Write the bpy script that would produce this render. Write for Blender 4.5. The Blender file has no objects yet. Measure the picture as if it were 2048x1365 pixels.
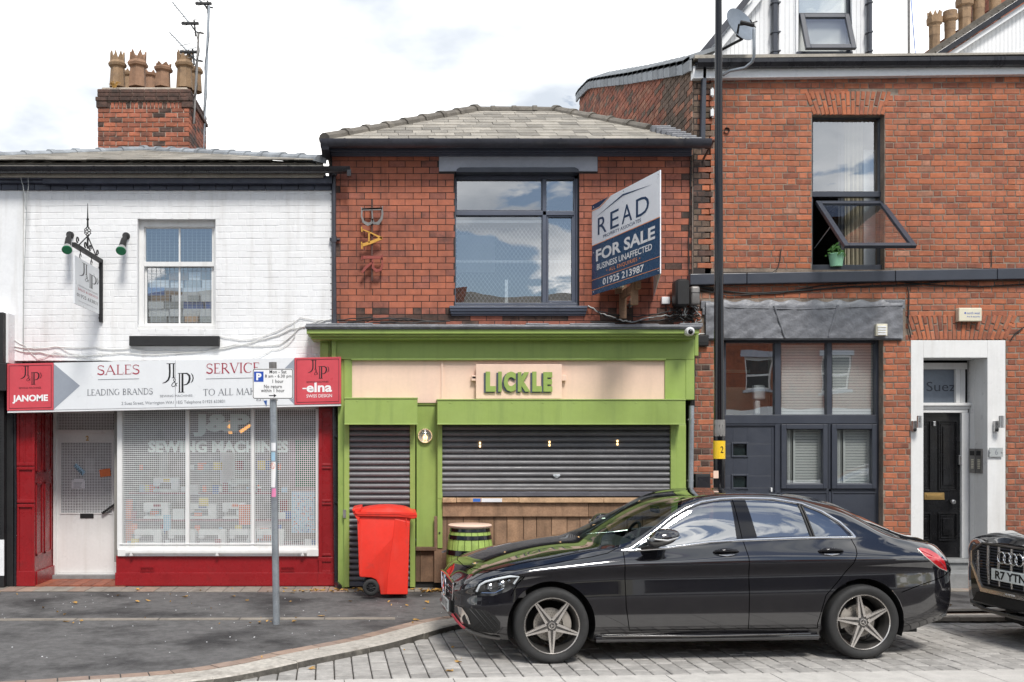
import bpy, bmesh, math, random
import numpy as np
from mathutils import Vector, Matrix
from mathutils.geometry import delaunay_2d_cdt
random.seed(7)
R_ = random.Random(11)
SC = bpy.context.scene
COL = SC.collection

# ------------------------------------------------------------------ camera, sky, sun, exposure
F, CX, CY, CZ = 2048.0, 785.0, 884.0, 1.96      # focal length and principal point in photo pixels, eye height
cam = bpy.data.cameras.new('camera'); camo = bpy.data.objects.new('camera', cam); COL.objects.link(camo)
camo.location = (0, 0, CZ); camo.rotation_euler = (math.radians(90), 0, 0)
cam.sensor_width = 36; cam.lens = 36
cam.shift_x = (1024 - CX) / 2048; cam.shift_y = (CY - 682.5) / 2048
cam.clip_end = 2000; cam.clip_start = .05
SC.camera = camo
SUN_EL, SUN_AZ = 52, 167                         # degrees; azimuth clockwise from +Y
wd = bpy.data.worlds.new('World'); SC.world = wd; wd.use_nodes = True
nt = wd.node_tree; nt.nodes.clear()
def wn(t, **k):
    n = nt.nodes.new(t)
    for a, b in k.items(): setattr(n, a, b)
    return n
sky = wn('ShaderNodeTexSky', sky_type='NISHITA', sun_disc=False, sun_elevation=math.radians(SUN_EL), sun_rotation=math.radians(SUN_AZ), air_density=1.0, dust_density=.6, ozone_density=1.2)
tc = wn('ShaderNodeTexCoord')
# clouds on a plane far overhead: direction divided by its height
sx = wn('ShaderNodeSeparateXYZ'); nt.links.new(tc.outputs['Generated'], sx.inputs[0])
ad = wn('ShaderNodeMath', operation='MAXIMUM'); nt.links.new(sx.outputs[2], ad.inputs[0]); ad.inputs[1].default_value = 0.0
ad2 = wn('ShaderNodeMath', operation='ADD'); nt.links.new(ad.outputs[0], ad2.inputs[0]); ad2.inputs[1].default_value = .22
dx = wn('ShaderNodeMath', operation='DIVIDE'); nt.links.new(sx.outputs[0], dx.inputs[0]); nt.links.new(ad2.outputs[0], dx.inputs[1])
dy = wn('ShaderNodeMath', operation='DIVIDE'); nt.links.new(sx.outputs[1], dy.inputs[0]); nt.links.new(ad2.outputs[0], dy.inputs[1])
cb = wn('ShaderNodeCombineXYZ'); nt.links.new(dx.outputs[0], cb.inputs[0]); nt.links.new(dy.outputs[0], cb.inputs[1]); cb.inputs[2].default_value = 3.7
no = wn('ShaderNodeTexNoise'); no.inputs['Scale'].default_value = 2.3; no.inputs['Detail'].default_value = 9; no.inputs['Roughness'].default_value = .58; no.inputs['Distortion'].default_value = .25
nt.links.new(cb.outputs[0], no.inputs['Vector'])
mr = wn('ShaderNodeMapRange'); mr.inputs[1].default_value = .445; mr.inputs[2].default_value = .485
bi = wn('ShaderNodeMath', operation='MULTIPLY_ADD'); nt.links.new(sx.outputs[1], bi.inputs[0]); bi.inputs[1].default_value = .055; nt.links.new(no.outputs[0], bi.inputs[2]); nt.links.new(bi.outputs[0], mr.inputs[0])
no2 = wn('ShaderNodeTexNoise'); no2.inputs['Scale'].default_value = 1.7; no2.inputs['Detail'].default_value = 6
nt.links.new(cb.outputs[0], no2.inputs['Vector'])
cr = wn('ShaderNodeValToRGB'); nt.links.new(no2.outputs[0], cr.inputs[0])
cr.color_ramp.elements[0].position = .40; cr.color_ramp.elements[0].color = (6.9, 7.5, 8.3, 1)
cr.color_ramp.elements[1].position = .62; cr.color_ramp.elements[1].color = (19, 18.8, 18.4, 1)
mx = wn('ShaderNodeMix', data_type='RGBA'); nt.links.new(mr.outputs[0], mx.inputs[0]); nt.links.new(sky.outputs[0], mx.inputs[6]); nt.links.new(cr.outputs[0], mx.inputs[7])
bg = wn('ShaderNodeBackground'); bg.inputs[1].default_value = .092; nt.links.new(mx.outputs[2], bg.inputs[0])
wo = wn('ShaderNodeOutputWorld'); nt.links.new(bg.outputs[0], wo.inputs[0])
sl = bpy.data.lights.new('sun', 'SUN'); so = bpy.data.objects.new('sun', sl); COL.objects.link(so)
sl.energy = 3.0; sl.angle = math.radians(14); sl.color = (1, .96, .9)
az, el = math.radians(SUN_AZ), math.radians(SUN_EL)
sd = Vector((math.sin(az) * math.cos(el), math.cos(az) * math.cos(el), math.sin(el)))
so.rotation_euler = sd.to_track_quat('Z', 'Y').to_euler(); so.location = sd * 30
SC.view_settings.view_transform = 'Standard'; SC.view_settings.look = 'None'
SC.view_settings.exposure = .22; SC.view_settings.gamma = 1
SC.view_settings.use_curve_mapping = False
SC.render.engine = 'CYCLES'
SC.cycles.max_bounces = 8; SC.cycles.transparent_max_bounces = 16

# ------------------------------------------------------------------ helpers
def W(px, py, d): return Vector(((px - CX) * d / F, d, CZ + (CY - py) * d / F))
WL = {}                                          # world location of each object (no rotation while building)
def wl(o): return WL.get(o.name, Vector((0, 0, 0))) if o else Vector((0, 0, 0))
def tag(o, label=None, cat=None, group=None, kind=None):
    for k, v in (('label', label), ('category', cat), ('group', group), ('kind', kind)):
        if v: o[k] = v
    return o
def thing(name, loc, label, cat, group=None):
    o = bpy.data.objects.new(name, None); COL.objects.link(o); o.empty_display_size = .2
    o.location = loc; WL[o.name] = Vector(loc); return tag(o, label, cat, group)
def part_empty(name, loc, parent):
    o = bpy.data.objects.new(name, None); COL.objects.link(o); o.parent = parent; o.empty_display_size = .1
    o.location = Vector(loc) - wl(parent); WL[o.name] = Vector(loc); return o
def add(name, mesh, parent=None, loc=(0, 0, 0), rot=None):
    o = bpy.data.objects.new(name, mesh); COL.objects.link(o)
    o.location = Vector(loc) - wl(parent)
    if rot: o.rotation_euler = rot
    if parent: o.parent = parent
    WL[o.name] = Vector(loc); return o
class MB:
    def __init__(s): s.v = []; s.f = []; s.m = []
    def face(s, idx, mi=0): s.f.append(tuple(idx)); s.m.append(mi)
    def quad(s, a, b, c, d, mi=0):
        n = len(s.v); s.v += [tuple(a), tuple(b), tuple(c), tuple(d)]; s.face((n, n+1, n+2, n+3), mi)
    def poly(s, pts, mi=0):
        n = len(s.v); s.v += [tuple(p) for p in pts]; s.face(range(n, n+len(pts)), mi)
    def box(s, x0, x1, y0, y1, z0, z1, mi=0):
        n = len(s.v)
        s.v += [(x0,y0,z0),(x1,y0,z0),(x1,y1,z0),(x0,y1,z0),(x0,y0,z1),(x1,y0,z1),(x1,y1,z1),(x0,y1,z1)]
        for q in ((0,3,2,1),(4,5,6,7),(0,1,5,4),(1,2,6,5),(2,3,7,6),(3,0,4,7)): s.face([n+i for i in q], mi)
        return s
    def px(s, x0, y0, x1, y1, d, th, mi=0):       # box whose front face at depth d spans these photo pixels
        a, b = W(x0, y1, d), W(x1, y0, d)
        return s.box(a.x, b.x, d, d + th, a.z, b.z, mi)
    def prism(s, pts, ax, mi=0):                  # closed polygon swept along a vector
        n = len(s.v); k = len(pts); ax = Vector(ax)
        s.v += [tuple(p) for p in pts] + [tuple(Vector(p) + ax) for p in pts]
        s.face(range(n, n+k), mi); s.face(range(n+2*k-1, n+k-1, -1), mi)
        for i in range(k):
            j = (i+1) % k; s.face((n+i, n+k+i, n+k+j, n+j), mi)
        return s
    def ppx(s, pts, d, th, mi=0): return s.prism([W(x, y, d) for x, y in pts], (0, th, 0), mi)
    def tube(s, pts, r, n=8, mi=0, cap=True):
        pts = [Vector(p) for p in pts]; rs = r if isinstance(r, (list, tuple)) else [r]*len(pts)
        b = len(s.v); up = None
        for i, p in enumerate(pts):
            t = (pts[min(i+1, len(pts)-1)] - pts[max(i-1, 0)])
            t = t.normalized() if t.length > 1e-9 else Vector((0,0,1))
            if up is None: up = Vector((0,0,1)) if abs(t.z) < .9 else Vector((1,0,0))
            e1 = t.cross(up)
            if e1.length < 1e-6: up = Vector((0,1,0)); e1 = t.cross(up)
            e1.normalize(); e2 = t.cross(e1).normalized(); up = -e2
            for k in range(n):
                a = 2*math.pi*k/n; s.v.append(tuple(p + (e1*math.cos(a) + e2*math.sin(a))*rs[i]))
        for i in range(len(pts)-1):
            for k in range(n):
                k2 = (k+1) % n; s.face((b+i*n+k, b+i*n+k2, b+(i+1)*n+k2, b+(i+1)*n+k), mi)
        if cap:
            s.face([b+k for k in range(n)][::-1], mi); s.face([b+(len(pts)-1)*n+k for k in range(n)], mi)
        return s
    def lathe(s, prof, c=(0,0,0), axis='z', n=24, mi=0, mats=None, a0=0):  # prof: (radius, height)
        b = len(s.v); c = Vector(c)
        for r, h in prof:
            for k in range(n):
                a = a0 + 2*math.pi*k/n; x, y = r*math.cos(a), r*math.sin(a)
                p = {'z': (x, y, h), 'y': (x, h, y), 'x': (h, x, y)}[axis]
                s.v.append(tuple(c + Vector(p)))
        for i in range(len(prof)-1):
            for k in range(n):
                k2 = (k+1) % n; s.face((b+i*n+k, b+i*n+k2, b+(i+1)*n+k2, b+(i+1)*n+k), mats[i] if mats else mi)
        return s
    def sphere(s, c, r, n=12, mi=0, sc=(1,1,1)):
        prof = [(max(r*math.sin(math.pi*i/8), 1e-4), -r*math.cos(math.pi*i/8)) for i in range(9)]
        b = len(s.v); s.lathe(prof, (0,0,0), 'z', n, mi)
        for i in range(b, len(s.v)):
            q = s.v[i]; s.v[i] = (c[0]+q[0]*sc[0], c[1]+q[1]*sc[1], c[2]+q[2]*sc[2])
        return s
    def mesh(s, name, mats, off=(0,0,0), smooth=False, bev=0, segs=2):
        me = bpy.data.meshes.new(name); o = Vector(off)
        me.from_pydata([(x-o.x, y-o.y, z-o.z) for x, y, z in s.v], [], s.f)
        for m in (mats if isinstance(mats, (list, tuple)) else [mats]): me.materials.append(m)
        me.polygons.foreach_set('material_index', s.m)
        bm = bmesh.new(); bm.from_mesh(me)
        if bev:
            bmesh.ops.recalc_face_normals(bm, faces=bm.faces)
            es = [e for e in bm.edges if len(e.link_faces) == 2 and e.calc_face_angle(0) > .6]
            bmesh.ops.bevel(bm, geom=es, offset=bev, segments=segs, profile=.5, affect='EDGES', clamp_overlap=True)
        else: bmesh.ops.recalc_face_normals(bm, faces=bm.faces)
        bm.to_mesh(me); bm.free()
        if smooth:
            me.polygons.foreach_set('use_smooth', [True]*len(me.polygons)); 
            try: me.set_sharp_from_angle(angle=math.radians(smooth if smooth > 1 else 40))
            except Exception: pass
        me.update(); return me
    def build(s, name, mats, parent=None, **k):
        off = wl(parent) if parent else Vector((0,0,0))
        o = bpy.data.objects.new(name, s.mesh(name, mats, off, **k)); COL.objects.link(o)
        if parent: o.parent = parent
        WL[o.name] = Vector(off); return o
def solo(mb, name, mats, loc, label, cat, group=None, **k):   # a thing that is one mesh, origin at loc
    o = bpy.data.objects.new(name, mb.mesh(name, mats, Vector(loc), **k)); COL.objects.link(o); o.location = loc
    WL[o.name] = Vector(loc); return tag(o, label, cat, group)

# ------------------------------------------------------------------ materials
MATS = {}
def mat(name, col, rough=.6, metal=0, var=.12, vs=3., bump=.15, bs=80., rnd=0., dirt=None, coat=0, emit=None, spec=None, streak=None, hue=0):
    if name in MATS: return MATS[name]
    m = bpy.data.materials.new(name); m.use_nodes = True; t = m.node_tree; N = t.nodes; L = t.links
    b = N['Principled BSDF']; b.inputs['Roughness'].default_value = rough; b.inputs['Metallic'].default_value = metal
    if coat: b.inputs['Coat Weight'].default_value = coat; b.inputs['Coat Roughness'].default_value = .02; b.inputs['Coat IOR'].default_value = 1.8
    if spec is not None: b.inputs['Specular IOR Level'].default_value = spec
    g = N.new('ShaderNodeNewGeometry')
    def noise(sc, det=5, vec=None, rough_=.55):
        n = N.new('ShaderNodeTexNoise'); n.inputs['Scale'].default_value = sc; n.inputs['Detail'].default_value = det; n.inputs['Roughness'].default_value = rough_
        L.new(vec or g.outputs['Position'], n.inputs['Vector']); return n.outputs[0]
    def mapr(x, a, b_, c, d):
        n = N.new('ShaderNodeMapRange'); L.new(x, n.inputs[0])
        for i, q in enumerate((a, b_, c, d)): n.inputs[i+1].default_value = q
        return n.outputs[0]
    def math_(op, x, y):
        n = N.new('ShaderNodeMath'); n.operation = op
        for i, q in enumerate((x, y)):
            if isinstance(q, (int, float)): n.inputs[i].default_value = q
            else: L.new(q, n.inputs[i])
        return n.outputs[0]
    def mix(fac, a, c, bt='MIX'):
        n = N.new('ShaderNodeMix'); n.data_type = 'RGBA'; n.blend_type = bt
        if isinstance(fac, (int, float)): n.inputs[0].default_value = fac
        else: L.new(fac, n.inputs[0])
        for i, q in ((6, a), (7, c)):
            if isinstance(q, (tuple, list)): n.inputs[i].default_value = (*q[:3], 1)
            else: L.new(q, n.inputs[i])
        return n.outputs[2]
    f = mapr(noise(vs), .3, .7, 1-var, 1+var)
    f2 = mapr(noise(vs*9), .3, .7, 1-var*.6, 1+var*.6); f = math_('MULTIPLY', f, f2)
    if rnd:
        oi = N.new('ShaderNodeObjectInfo')
        s = math_('FRACT', math_('ADD', math_('MULTIPLY', oi.outputs['Random'], 7.31), g.outputs['Random Per Island']), 0)
        f = math_('MULTIPLY', f, mapr(s, 0, 1, 1-rnd, 1+rnd*.7))
        if hue:
            s2 = math_('FRACT', math_('MULTIPLY', s, 13.7), 0)
    cc = N.new('ShaderNodeRGB'); cc.outputs[0].default_value = (*col, 1); c = cc.outputs[0]
    if rnd and hue: c = mix(mapr(s2, 0, 1, 0, hue), c, (col[0]*.62, col[1]*.75, col[2]*1.0))
    v = N.new('ShaderNodeVectorMath'); v.operation = 'SCALE'; L.new(c, v.inputs[0]); L.new(f, v.inputs['Scale']); c = v.outputs[0]
    if streak:   # (colour, amount): vertical dirt streaks
        mp = N.new('ShaderNodeMapping'); mp.inputs['Scale'].default_value = (9, 9, .7); L.new(g.outputs['Position'], mp.inputs[0])
        c = mix(mapr(noise(1.0, 6, mp.outputs[0]), .52, .8, 0, streak[1]), c, streak[0])
    if dirt:     # (colour, scale, threshold, amount)
        c = mix(mapr(noise(dirt[1], 7, None, .62), dirt[2], dirt[2]+.16, 0, dirt[3]), c, dirt[0])
    L.new(c, b.inputs['Base Color'])
    if rough > .12: L.new(mapr(noise(vs*2.3), .3, .7, max(rough-.1, .03), min(rough+.1, 1)), b.inputs['Roughness'])
    if bump:
        bn = N.new('ShaderNodeBump'); bn.inputs['Strength'].default_value = bump; bn.inputs['Distance'].default_value = .004
        L.new(noise(bs, 4), bn.inputs['Height']); L.new(bn.outputs[0], b.inputs['Normal'])
    if emit: b.inputs['Emission Color'].default_value = (*emit[0], 1); b.inputs['Emission Strength'].default_value = emit[1]
    MATS[name] = m; return m
def glass(name, tint=(.75,.8,.8), ior=1.75, rough=0., wav=0.):
    if name in MATS: return MATS[name]
    m = bpy.data.materials.new(name); m.use_nodes = True; t = m.node_tree; N = t.nodes; L = t.links
    N.remove(N['Principled BSDF']); out = N['Material Output']
    tr = N.new('ShaderNodeBsdfTransparent'); tr.inputs[0].default_value = (*tint, 1)
    gl = N.new('ShaderNodeBsdfGlossy'); gl.inputs['Roughness'].default_value = rough; gl.inputs[0].default_value = (.95, .97, 1, 1)
    fr = N.new('ShaderNodeFresnel'); fr.inputs[0].default_value = ior
    mx = N.new('ShaderNodeMixShader'); gg = N.new('ShaderNodeNewGeometry'); iv = N.new('ShaderNodeMath'); iv.operation = 'SUBTRACT'; iv.inputs[0].default_value = 1; L.new(gg.outputs['Backfacing'], iv.inputs[1]); ml = N.new('ShaderNodeMath'); ml.operation = 'MULTIPLY'; L.new(fr.outputs[0], ml.inputs[0]); L.new(iv.outputs[0], ml.inputs[1]); L.new(ml.outputs[0], mx.inputs[0]); L.new(tr.outputs[0], mx.inputs[1]); L.new(gl.outputs[0], mx.inputs[2])
    if wav:
        g = N.new('ShaderNodeNewGeometry'); n = N.new('ShaderNodeTexNoise'); n.inputs['Scale'].default_value = 1.6; n.inputs['Detail'].default_value = 1
        L.new(g.outputs['Position'], n.inputs['Vector']); bn = N.new('ShaderNodeBump'); bn.inputs['Strength'].default_value = wav; bn.inputs['Distance'].default_value = .03
        L.new(n.outputs[0], bn.inputs['Height']); L.new(bn.outputs[0], gl.inputs['Normal']); L.new(bn.outputs[0], fr.inputs['Normal'])
    L.new(mx.outputs[0], out.inputs[0]); MATS[name] = m; return m
SOOT = (.03,.024,.02)
M = dict(
 white=mat('white_gloss_paint', (.76,.76,.75), .35, var=.04, bump=.05, streak=((.45,.42,.37), .35)),
 wwall=mat('white_masonry_paint', (.79,.795,.80), .7, var=.04, vs=2, bump=.5, bs=45, rnd=.02, streak=((.5,.48,.45), .5), dirt=((.55,.53,.5), 1.4, .60, .35)),
 wwall2=mat('white_render', (.77,.78,.79), .7, var=.05, bump=.3, bs=30, streak=((.5,.48,.45), .5)),
 upvc=mat('white_plastic', (.80,.81,.82), .3, var=.03, bump=0, streak=((.66,.65,.62), .10)),
 mortdark=mat('dark_mortar', (.035,.028,.026), .9, var=.3, bump=.4),
 mortar=mat('lime_mortar', (.21,.165,.13), .95, var=.35, vs=4, bump=.5, dirt=((.4,.36,.31), 2.1, .58, .6)),
 mortch=mat('pale_mortar', (.42,.36,.30), .95, var=.3, bump=.5),
 brickA=mat('pressed_red_brick', (.39,.118,.062), .72, var=.12, vs=9, bump=.25, bs=150, rnd=.10, hue=.28, dirt=((.17,.055,.036), 1.7, .49, .65), streak=((.07,.035,.028), .5)),
 brickA2=mat('dark_red_brick', (.31,.10,.062), .75, var=.2, vs=9, bump=.3, bs=150, rnd=.15, hue=.4, dirt=(SOOT, 4, .52, .5)),
 soot=mat('soot_black_brick', (.10,.055,.042), .85, var=.35, vs=7, bump=.4, bs=120, rnd=.3, dirt=(SOOT, 4, .45, .8)),
 brickB=mat('handmade_orange_brick', (.44,.142,.066), .85, var=.16, vs=12, bump=.6, bs=110, rnd=.2, hue=.6, dirt=((.20,.065,.035), 1.6, .50, .6), streak=((.55,.36,.27), .22)),
 brickB2=mat('handmade_brown_brick', (.35,.115,.062), .85, var=.25, vs=12, bump=.6, bs=110, rnd=.25, hue=.4, dirt=((.11,.055,.04), 4, .5, .6)),
 brickBp=mat('bleached_brick', (.36,.165,.105), .9, var=.25, vs=12, bump=.6, bs=110, rnd=.2),
 brickC=mat('chimney_brick', (.37,.12,.065), .85, var=.25, vs=9, bump=.6, bs=110, rnd=.25, hue=.5, dirt=((.05,.035,.03), 3.5, .50, .75)),
 brickD=mat('mossy_brown_brick', (.17,.115,.085), .9, var=.3, vs=9, bump=.6, bs=110, rnd=.25, dirt=((.08,.07,.045), 4, .5, .6)),
 wood=mat('weathered_plank', (.34,.20,.115), .75, var=.25, vs=5, bump=.4, bs=60, rnd=.28, hue=.4, streak=((.07,.04,.025), .75)),
 woodd=mat('dark_old_plank', (.15,.09,.055), .8, var=.3, vs=5, bump=.4, bs=60, rnd=.3, streak=((.04,.025,.018), .7)),
 woodp=mat('pale_worn_wood', (.52,.34,.2), .75, var=.25, vs=8, bump=.3, dirt=((.15,.08,.05), 6, .52, .6)),
 green=mat('lime_green_paint', (.30,.405,.105), .42, var=.05, vs=2, bump=.08, bs=40, dirt=((.16,.27,.05), 2.2, .6, .5), streak=((.15,.22,.065), .45)),
 pink=mat('pale_pink_paint', (.83,.60,.48), .45, var=.04, bump=.05, streak=((.6,.45,.36), .35)),
 bgrey=mat('blue_grey_paint', (.085,.098,.135), .45, var=.1, bump=.1, dirt=((.16,.17,.2), 7, .62, .5)),
 lint=mat('pale_blue_grey_paint', (.42,.44,.50), .6, var=.08, bump=.2, bs=70),
 gut=mat('black_gutter', (.018,.018,.022), .28, var=.2, bump=.05, dirt=((.04,.038,.036), 5, .6, .3)),
 gutg=mat('grey_cast_gutter', (.05,.052,.065), .4, var=.2, bump=.1, dirt=((.12,.11,.1), 4, .6, .5)),
 navy=mat('navy_black_paint', (.03,.034,.055), .4, var=.2, bump=.3, bs=50, dirt=((.12,.13,.17), 6, .6, .5)),
 red=mat('deep_red_gloss_paint', (.27,.012,.016), .28, var=.1, bump=.1, bs=20, dirt=((.14,.02,.02), 3, .6, .5)),
 redp=mat('red_sign_panel', (.60,.075,.095), .35, var=.05, bump=0),
 sign=mat('white_sign_panel', (.76,.78,.80), .35, var=.02, bump=0, streak=((.6,.6,.6), .2)),
 arrow=mat('grey_sign_print', (.30,.33,.38), .4, var=.04, bump=0),
 ink=mat('black_print', (.012,.012,.015), .4, var=0, bump=0),
 inkg=mat('grey_print', (.19,.2,.22), .4, var=0, bump=0),
 inkr=mat('dark_red_print', (.38,.03,.06), .4, var=0, bump=0),
 inkw=mat('white_print', (.85,.85,.85), .4, var=0, bump=0),
 inko=mat('orange_print', (.85,.32,.12), .4, var=0, bump=0),
 inkn=mat('navy_print', (.012,.045,.115), .4, var=0, bump=0),
 inkb=mat('blue_print', (.01,.07,.42), .4, var=0, bump=0),
 boardn=mat('navy_board', (.014,.06,.14), .3, var=.05, bump=0),
 boardw=mat('white_board', (.90,.92,.95), .35, var=.03, bump=0),
 slat=mat('grey_steel_slat', (.15,.15,.158), .42, metal=.0, var=.12, bump=.05, streak=((.14,.13,.13), .25)),
 slatb=mat('grey_bottom_rail', (.13,.135,.16), .4, metal=.3, var=.1, bump=.05),
 anth=mat('anthracite_frame', (.042,.048,.064), .4, var=.08, bump=.03),
 blackp=mat('black_gloss_door', (.008,.008,.009), .22, var=.2, bump=.05),
 gap=mat('shut_gap_black', (.001,.001,.001), 1.0, var=0, bump=0, spec=0),
 blackm=mat('black_matt', (.012,.012,.013), .6, var=.2, bump=.1),
 steel=mat('galvanised_steel', (.34,.37,.40), .45, metal=.55, var=.18, vs=6, bump=.1, streak=((.2,.22,.24), .5)),
 alu=mat('brushed_metal', (.55,.55,.55), .3, metal=.9, var=.05, bump=0),
 chrome=mat('chrome', (.75,.76,.78), .08, metal=1, var=.02, bump=0),
 lead=mat('lead_sheet', (.17,.175,.19), .5, metal=.2, var=.22, vs=9, bump=1.6, bs=22, dirt=((.3,.32,.36), 4, .62, .5)),
 slate=mat('weathered_slate', (.30,.275,.235), .7, var=.2, vs=4, bump=.5, bs=40, rnd=.36, dirt=((.10,.085,.06), 8, .56, .6)),
 tile=mat('old_ridge_tile', (.15,.135,.115), .85, var=.25, vs=6, bump=.7, bs=40, rnd=.2, dirt=((.28,.26,.2), 9, .6, .6)),
 tileg=mat('grey_coping_tile', (.26,.28,.30), .7, var=.2, vs=5, bump=.5, bs=40, rnd=.2),
 pot=mat('buff_clay_pot', (.27,.175,.10), .8, var=.22, vs=7, bump=.4, bs=50, rnd=.15, dirt=((.12,.08,.055), 5, .54, .7)),
 potr=mat('red_clay_pot', (.27,.155,.095), .8, var=.22, vs=7, bump=.4, bs=50, dirt=((.12,.08,.055), 5, .56, .6)),
 cable=mat('black_cable', (.02,.02,.02), .6, var=.1, bump=0),
 cablew=mat('white_painted_cable', (.6,.6,.58), .6, var=.1, bump=0),
 bin=mat('red_bin_plastic', (.78,.038,.022), .42, var=.05, bump=.1, bs=120, dirt=((.35,.06,.05), 4, .58, .5), streak=((.5,.16,.13), .3)),
 rubber=mat('tyre_rubber', (.022,.022,.022), .75, var=.2, bump=.2, bs=200, dirt=((.06,.055,.05), 6, .6, .4)),
 barrel=mat('lime_painted_stave', (.34,.47,.11), .5, var=.12, vs=6, bump=.3, bs=50, rnd=.08, streak=((.06,.08,.02), .75)),
 asph=mat('asphalt', (.118,.115,.114), .85, var=.24, vs=11, bump=1.2, bs=160, dirt=((.022,.021,.022), 1.0, .48, .9)),
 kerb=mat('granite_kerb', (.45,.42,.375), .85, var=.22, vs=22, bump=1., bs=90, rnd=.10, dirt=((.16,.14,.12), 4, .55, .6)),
 kface=mat('grimy_shaded_kerb_face', (.10,.092,.08), .9, var=.35, vs=12, bump=.8, bs=70, dirt=((.3,.28,.24), 7, .55, .6)),  # real grime, darkened further by painting in the shade of the upright face
 sett=mat('grey_sett', (.36,.345,.325), .85, var=.2, vs=10, bump=.8, bs=90, rnd=.2, dirt=((.12,.115,.11), 1.6, .55, .55)),
 joint=mat('dirty_joint', (.05,.045,.04), .95, var=.3, bump=.5),
 edging=mat('buff_paver', (.33,.235,.18), .85, var=.16, vs=10, bump=.8, bs=90, rnd=.16, hue=.3, dirt=((.2,.18,.16), 3, .56, .5)),
 strip=mat('pale_concrete_strip', (.50,.48,.45), .85, var=.12, vs=8, bump=.7, bs=90, rnd=.05, dirt=((.25,.24,.22), 2, .56, .5)),
 chan=mat('worn_channel_stone', (.27,.24,.205), .85, var=.2, vs=9, bump=.6, bs=90, rnd=.1, dirt=((.1,.09,.08), 3, .54, .6)),
 stone=mat('grey_step_stone', (.23,.235,.235), .8, var=.15, vs=9, bump=.5, bs=90),
 tcot=mat('terracotta_tile', (.28,.085,.045), .6, var=.2, vs=9, bump=.3, rnd=.2),
 leaf=mat('fallen_leaf', (.42,.24,.06), .7, var=.3, vs=30, bump=0, rnd=.5),
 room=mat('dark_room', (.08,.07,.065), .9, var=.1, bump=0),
 roomm=mat('plaster_room', (.25,.24,.22), .9, var=.1, bump=0),
 blind=mat('white_blind', (.84,.83,.80), .6, var=.03, bump=0),
 curtain=mat('cream_curtain', (.55,.48,.34), .8, var=.1, bump=.1),
 paper=mat('white_paper', (.75,.76,.78), .7, var=.06, bump=0, rnd=.15),
 card=mat('brown_card', (.30,.20,.12), .8, var=.12, bump=0, rnd=.3),
 beige=mat('grey_box', (.4,.42,.42), .7, var=.12, bump=0, rnd=.3),
 blue=mat('blue_plastic', (.03,.12,.42), .5, var=.1, bump=0, rnd=.3),
 yell=mat('yellow_card', (.7,.55,.08), .6, var=.05, bump=0),
 orng=mat('orange_print2', (.75,.19,.06), .6, var=.1, bump=0),
 cyan=mat('pale_blue_card', (.35,.55,.7), .6, var=.1, bump=0),
 ltext=mat('pale_green_vinyl', (.62,.72,.67), .6, var=.02, bump=0),
 fglow=mat('shop_lamp_glow', (.9,.5,.15), .6, emit=((1,.42,.08), 1.6), var=0, bump=0),
 bulb=mat('warm_bulb', (1,.8,.5), .4, emit=((1,.62,.28), 3.0), var=0, bump=0),
 plant=mat('house_plant_leaf', (.07,.18,.04), .5, var=.3, vs=20, bump=0),
 mint=mat('mint_pot', (.35,.68,.45), .4, var=.03, bump=0),
 brass=mat('brass', (.5,.33,.13), .35, metal=.8, var=.1, bump=0),
 ygold=mat('yellow_painted_metal', (.58,.30,.045), .5, var=.12, bump=.1),
 greym=mat('bare_grey_metal', (.24,.23,.22), .45, metal=.5, var=.2, bump=.1, dirt=((.2,.08,.04), 9, .58, .5)),
 rust=mat('rusty_red_metal', (.27,.055,.04), .6, var=.2, bump=.2),
 rod=mat('rusty_rod', (.09,.045,.035), .7, var=.3, bump=.3),
 cream=mat('cream_plastic', (.70,.66,.52), .4, var=.04, bump=0),
 yellow=mat('yellow_tag', (.85,.55,.02), .4, var=.03, bump=0),
 lantern=mat('green_glass_lamp', (.03,.22,.10), .25, var=.05, bump=0),
 dish=mat('satellite_dish_grey', (.18,.21,.25), .45, metal=.3, var=.1, bump=0),
 pink2=mat('pink_sticker', (.8,.25,.45), .5, var=0, bump=0),
 carp=mat('black_car_paint', (.004,.004,.007), .05, var=.05, bump=0, coat=1.0),
 piano=mat('piano_black_trim', (.006,.006,.008), .08, var=0, bump=0),
 trimb=mat('black_plastic_trim', (.012,.012,.012), .5, var=.1, bump=.1),
 alloy=mat('grey_alloy', (.13,.125,.12), .35, metal=.7, var=.05, bump=0),
 alloyc=mat('diamond_cut_alloy', (.72,.68,.64), .25, metal=.8, var=.03, bump=0),
 disc=mat('brake_disc', (.42,.39,.35), .4, metal=.5, var=.1, bump=0),
 tail=mat('red_lamp_lens', (.50,.01,.015), .12, var=.1, bump=0, coat=1.0),
 platew=mat('white_number_plate', (.72,.76,.74), .35, var=.02, bump=0),
 redlip=mat('red_scuffed_lip', (.28,.03,.04), .35, var=.2, bump=0),
 trimg=mat('grey_interior', (.05,.05,.055), .7, var=.1, bump=.1),
)
G = dict(win=glass('window_glass', (.92,.94,.94), 3.9, 0, .06), shop=glass('shop_glass', (.93,.95,.94), 1.35), car=glass('tinted_car_glass', (.40,.46,.48), 4.2),
         screen=glass('green_windscreen', (.52,.60,.55), 1.36), lamp=glass('clear_lens', (.85,.88,.9), 1.5), frost=glass('frosted_glass', (.35,.4,.4), 1.6, .2))

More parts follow.
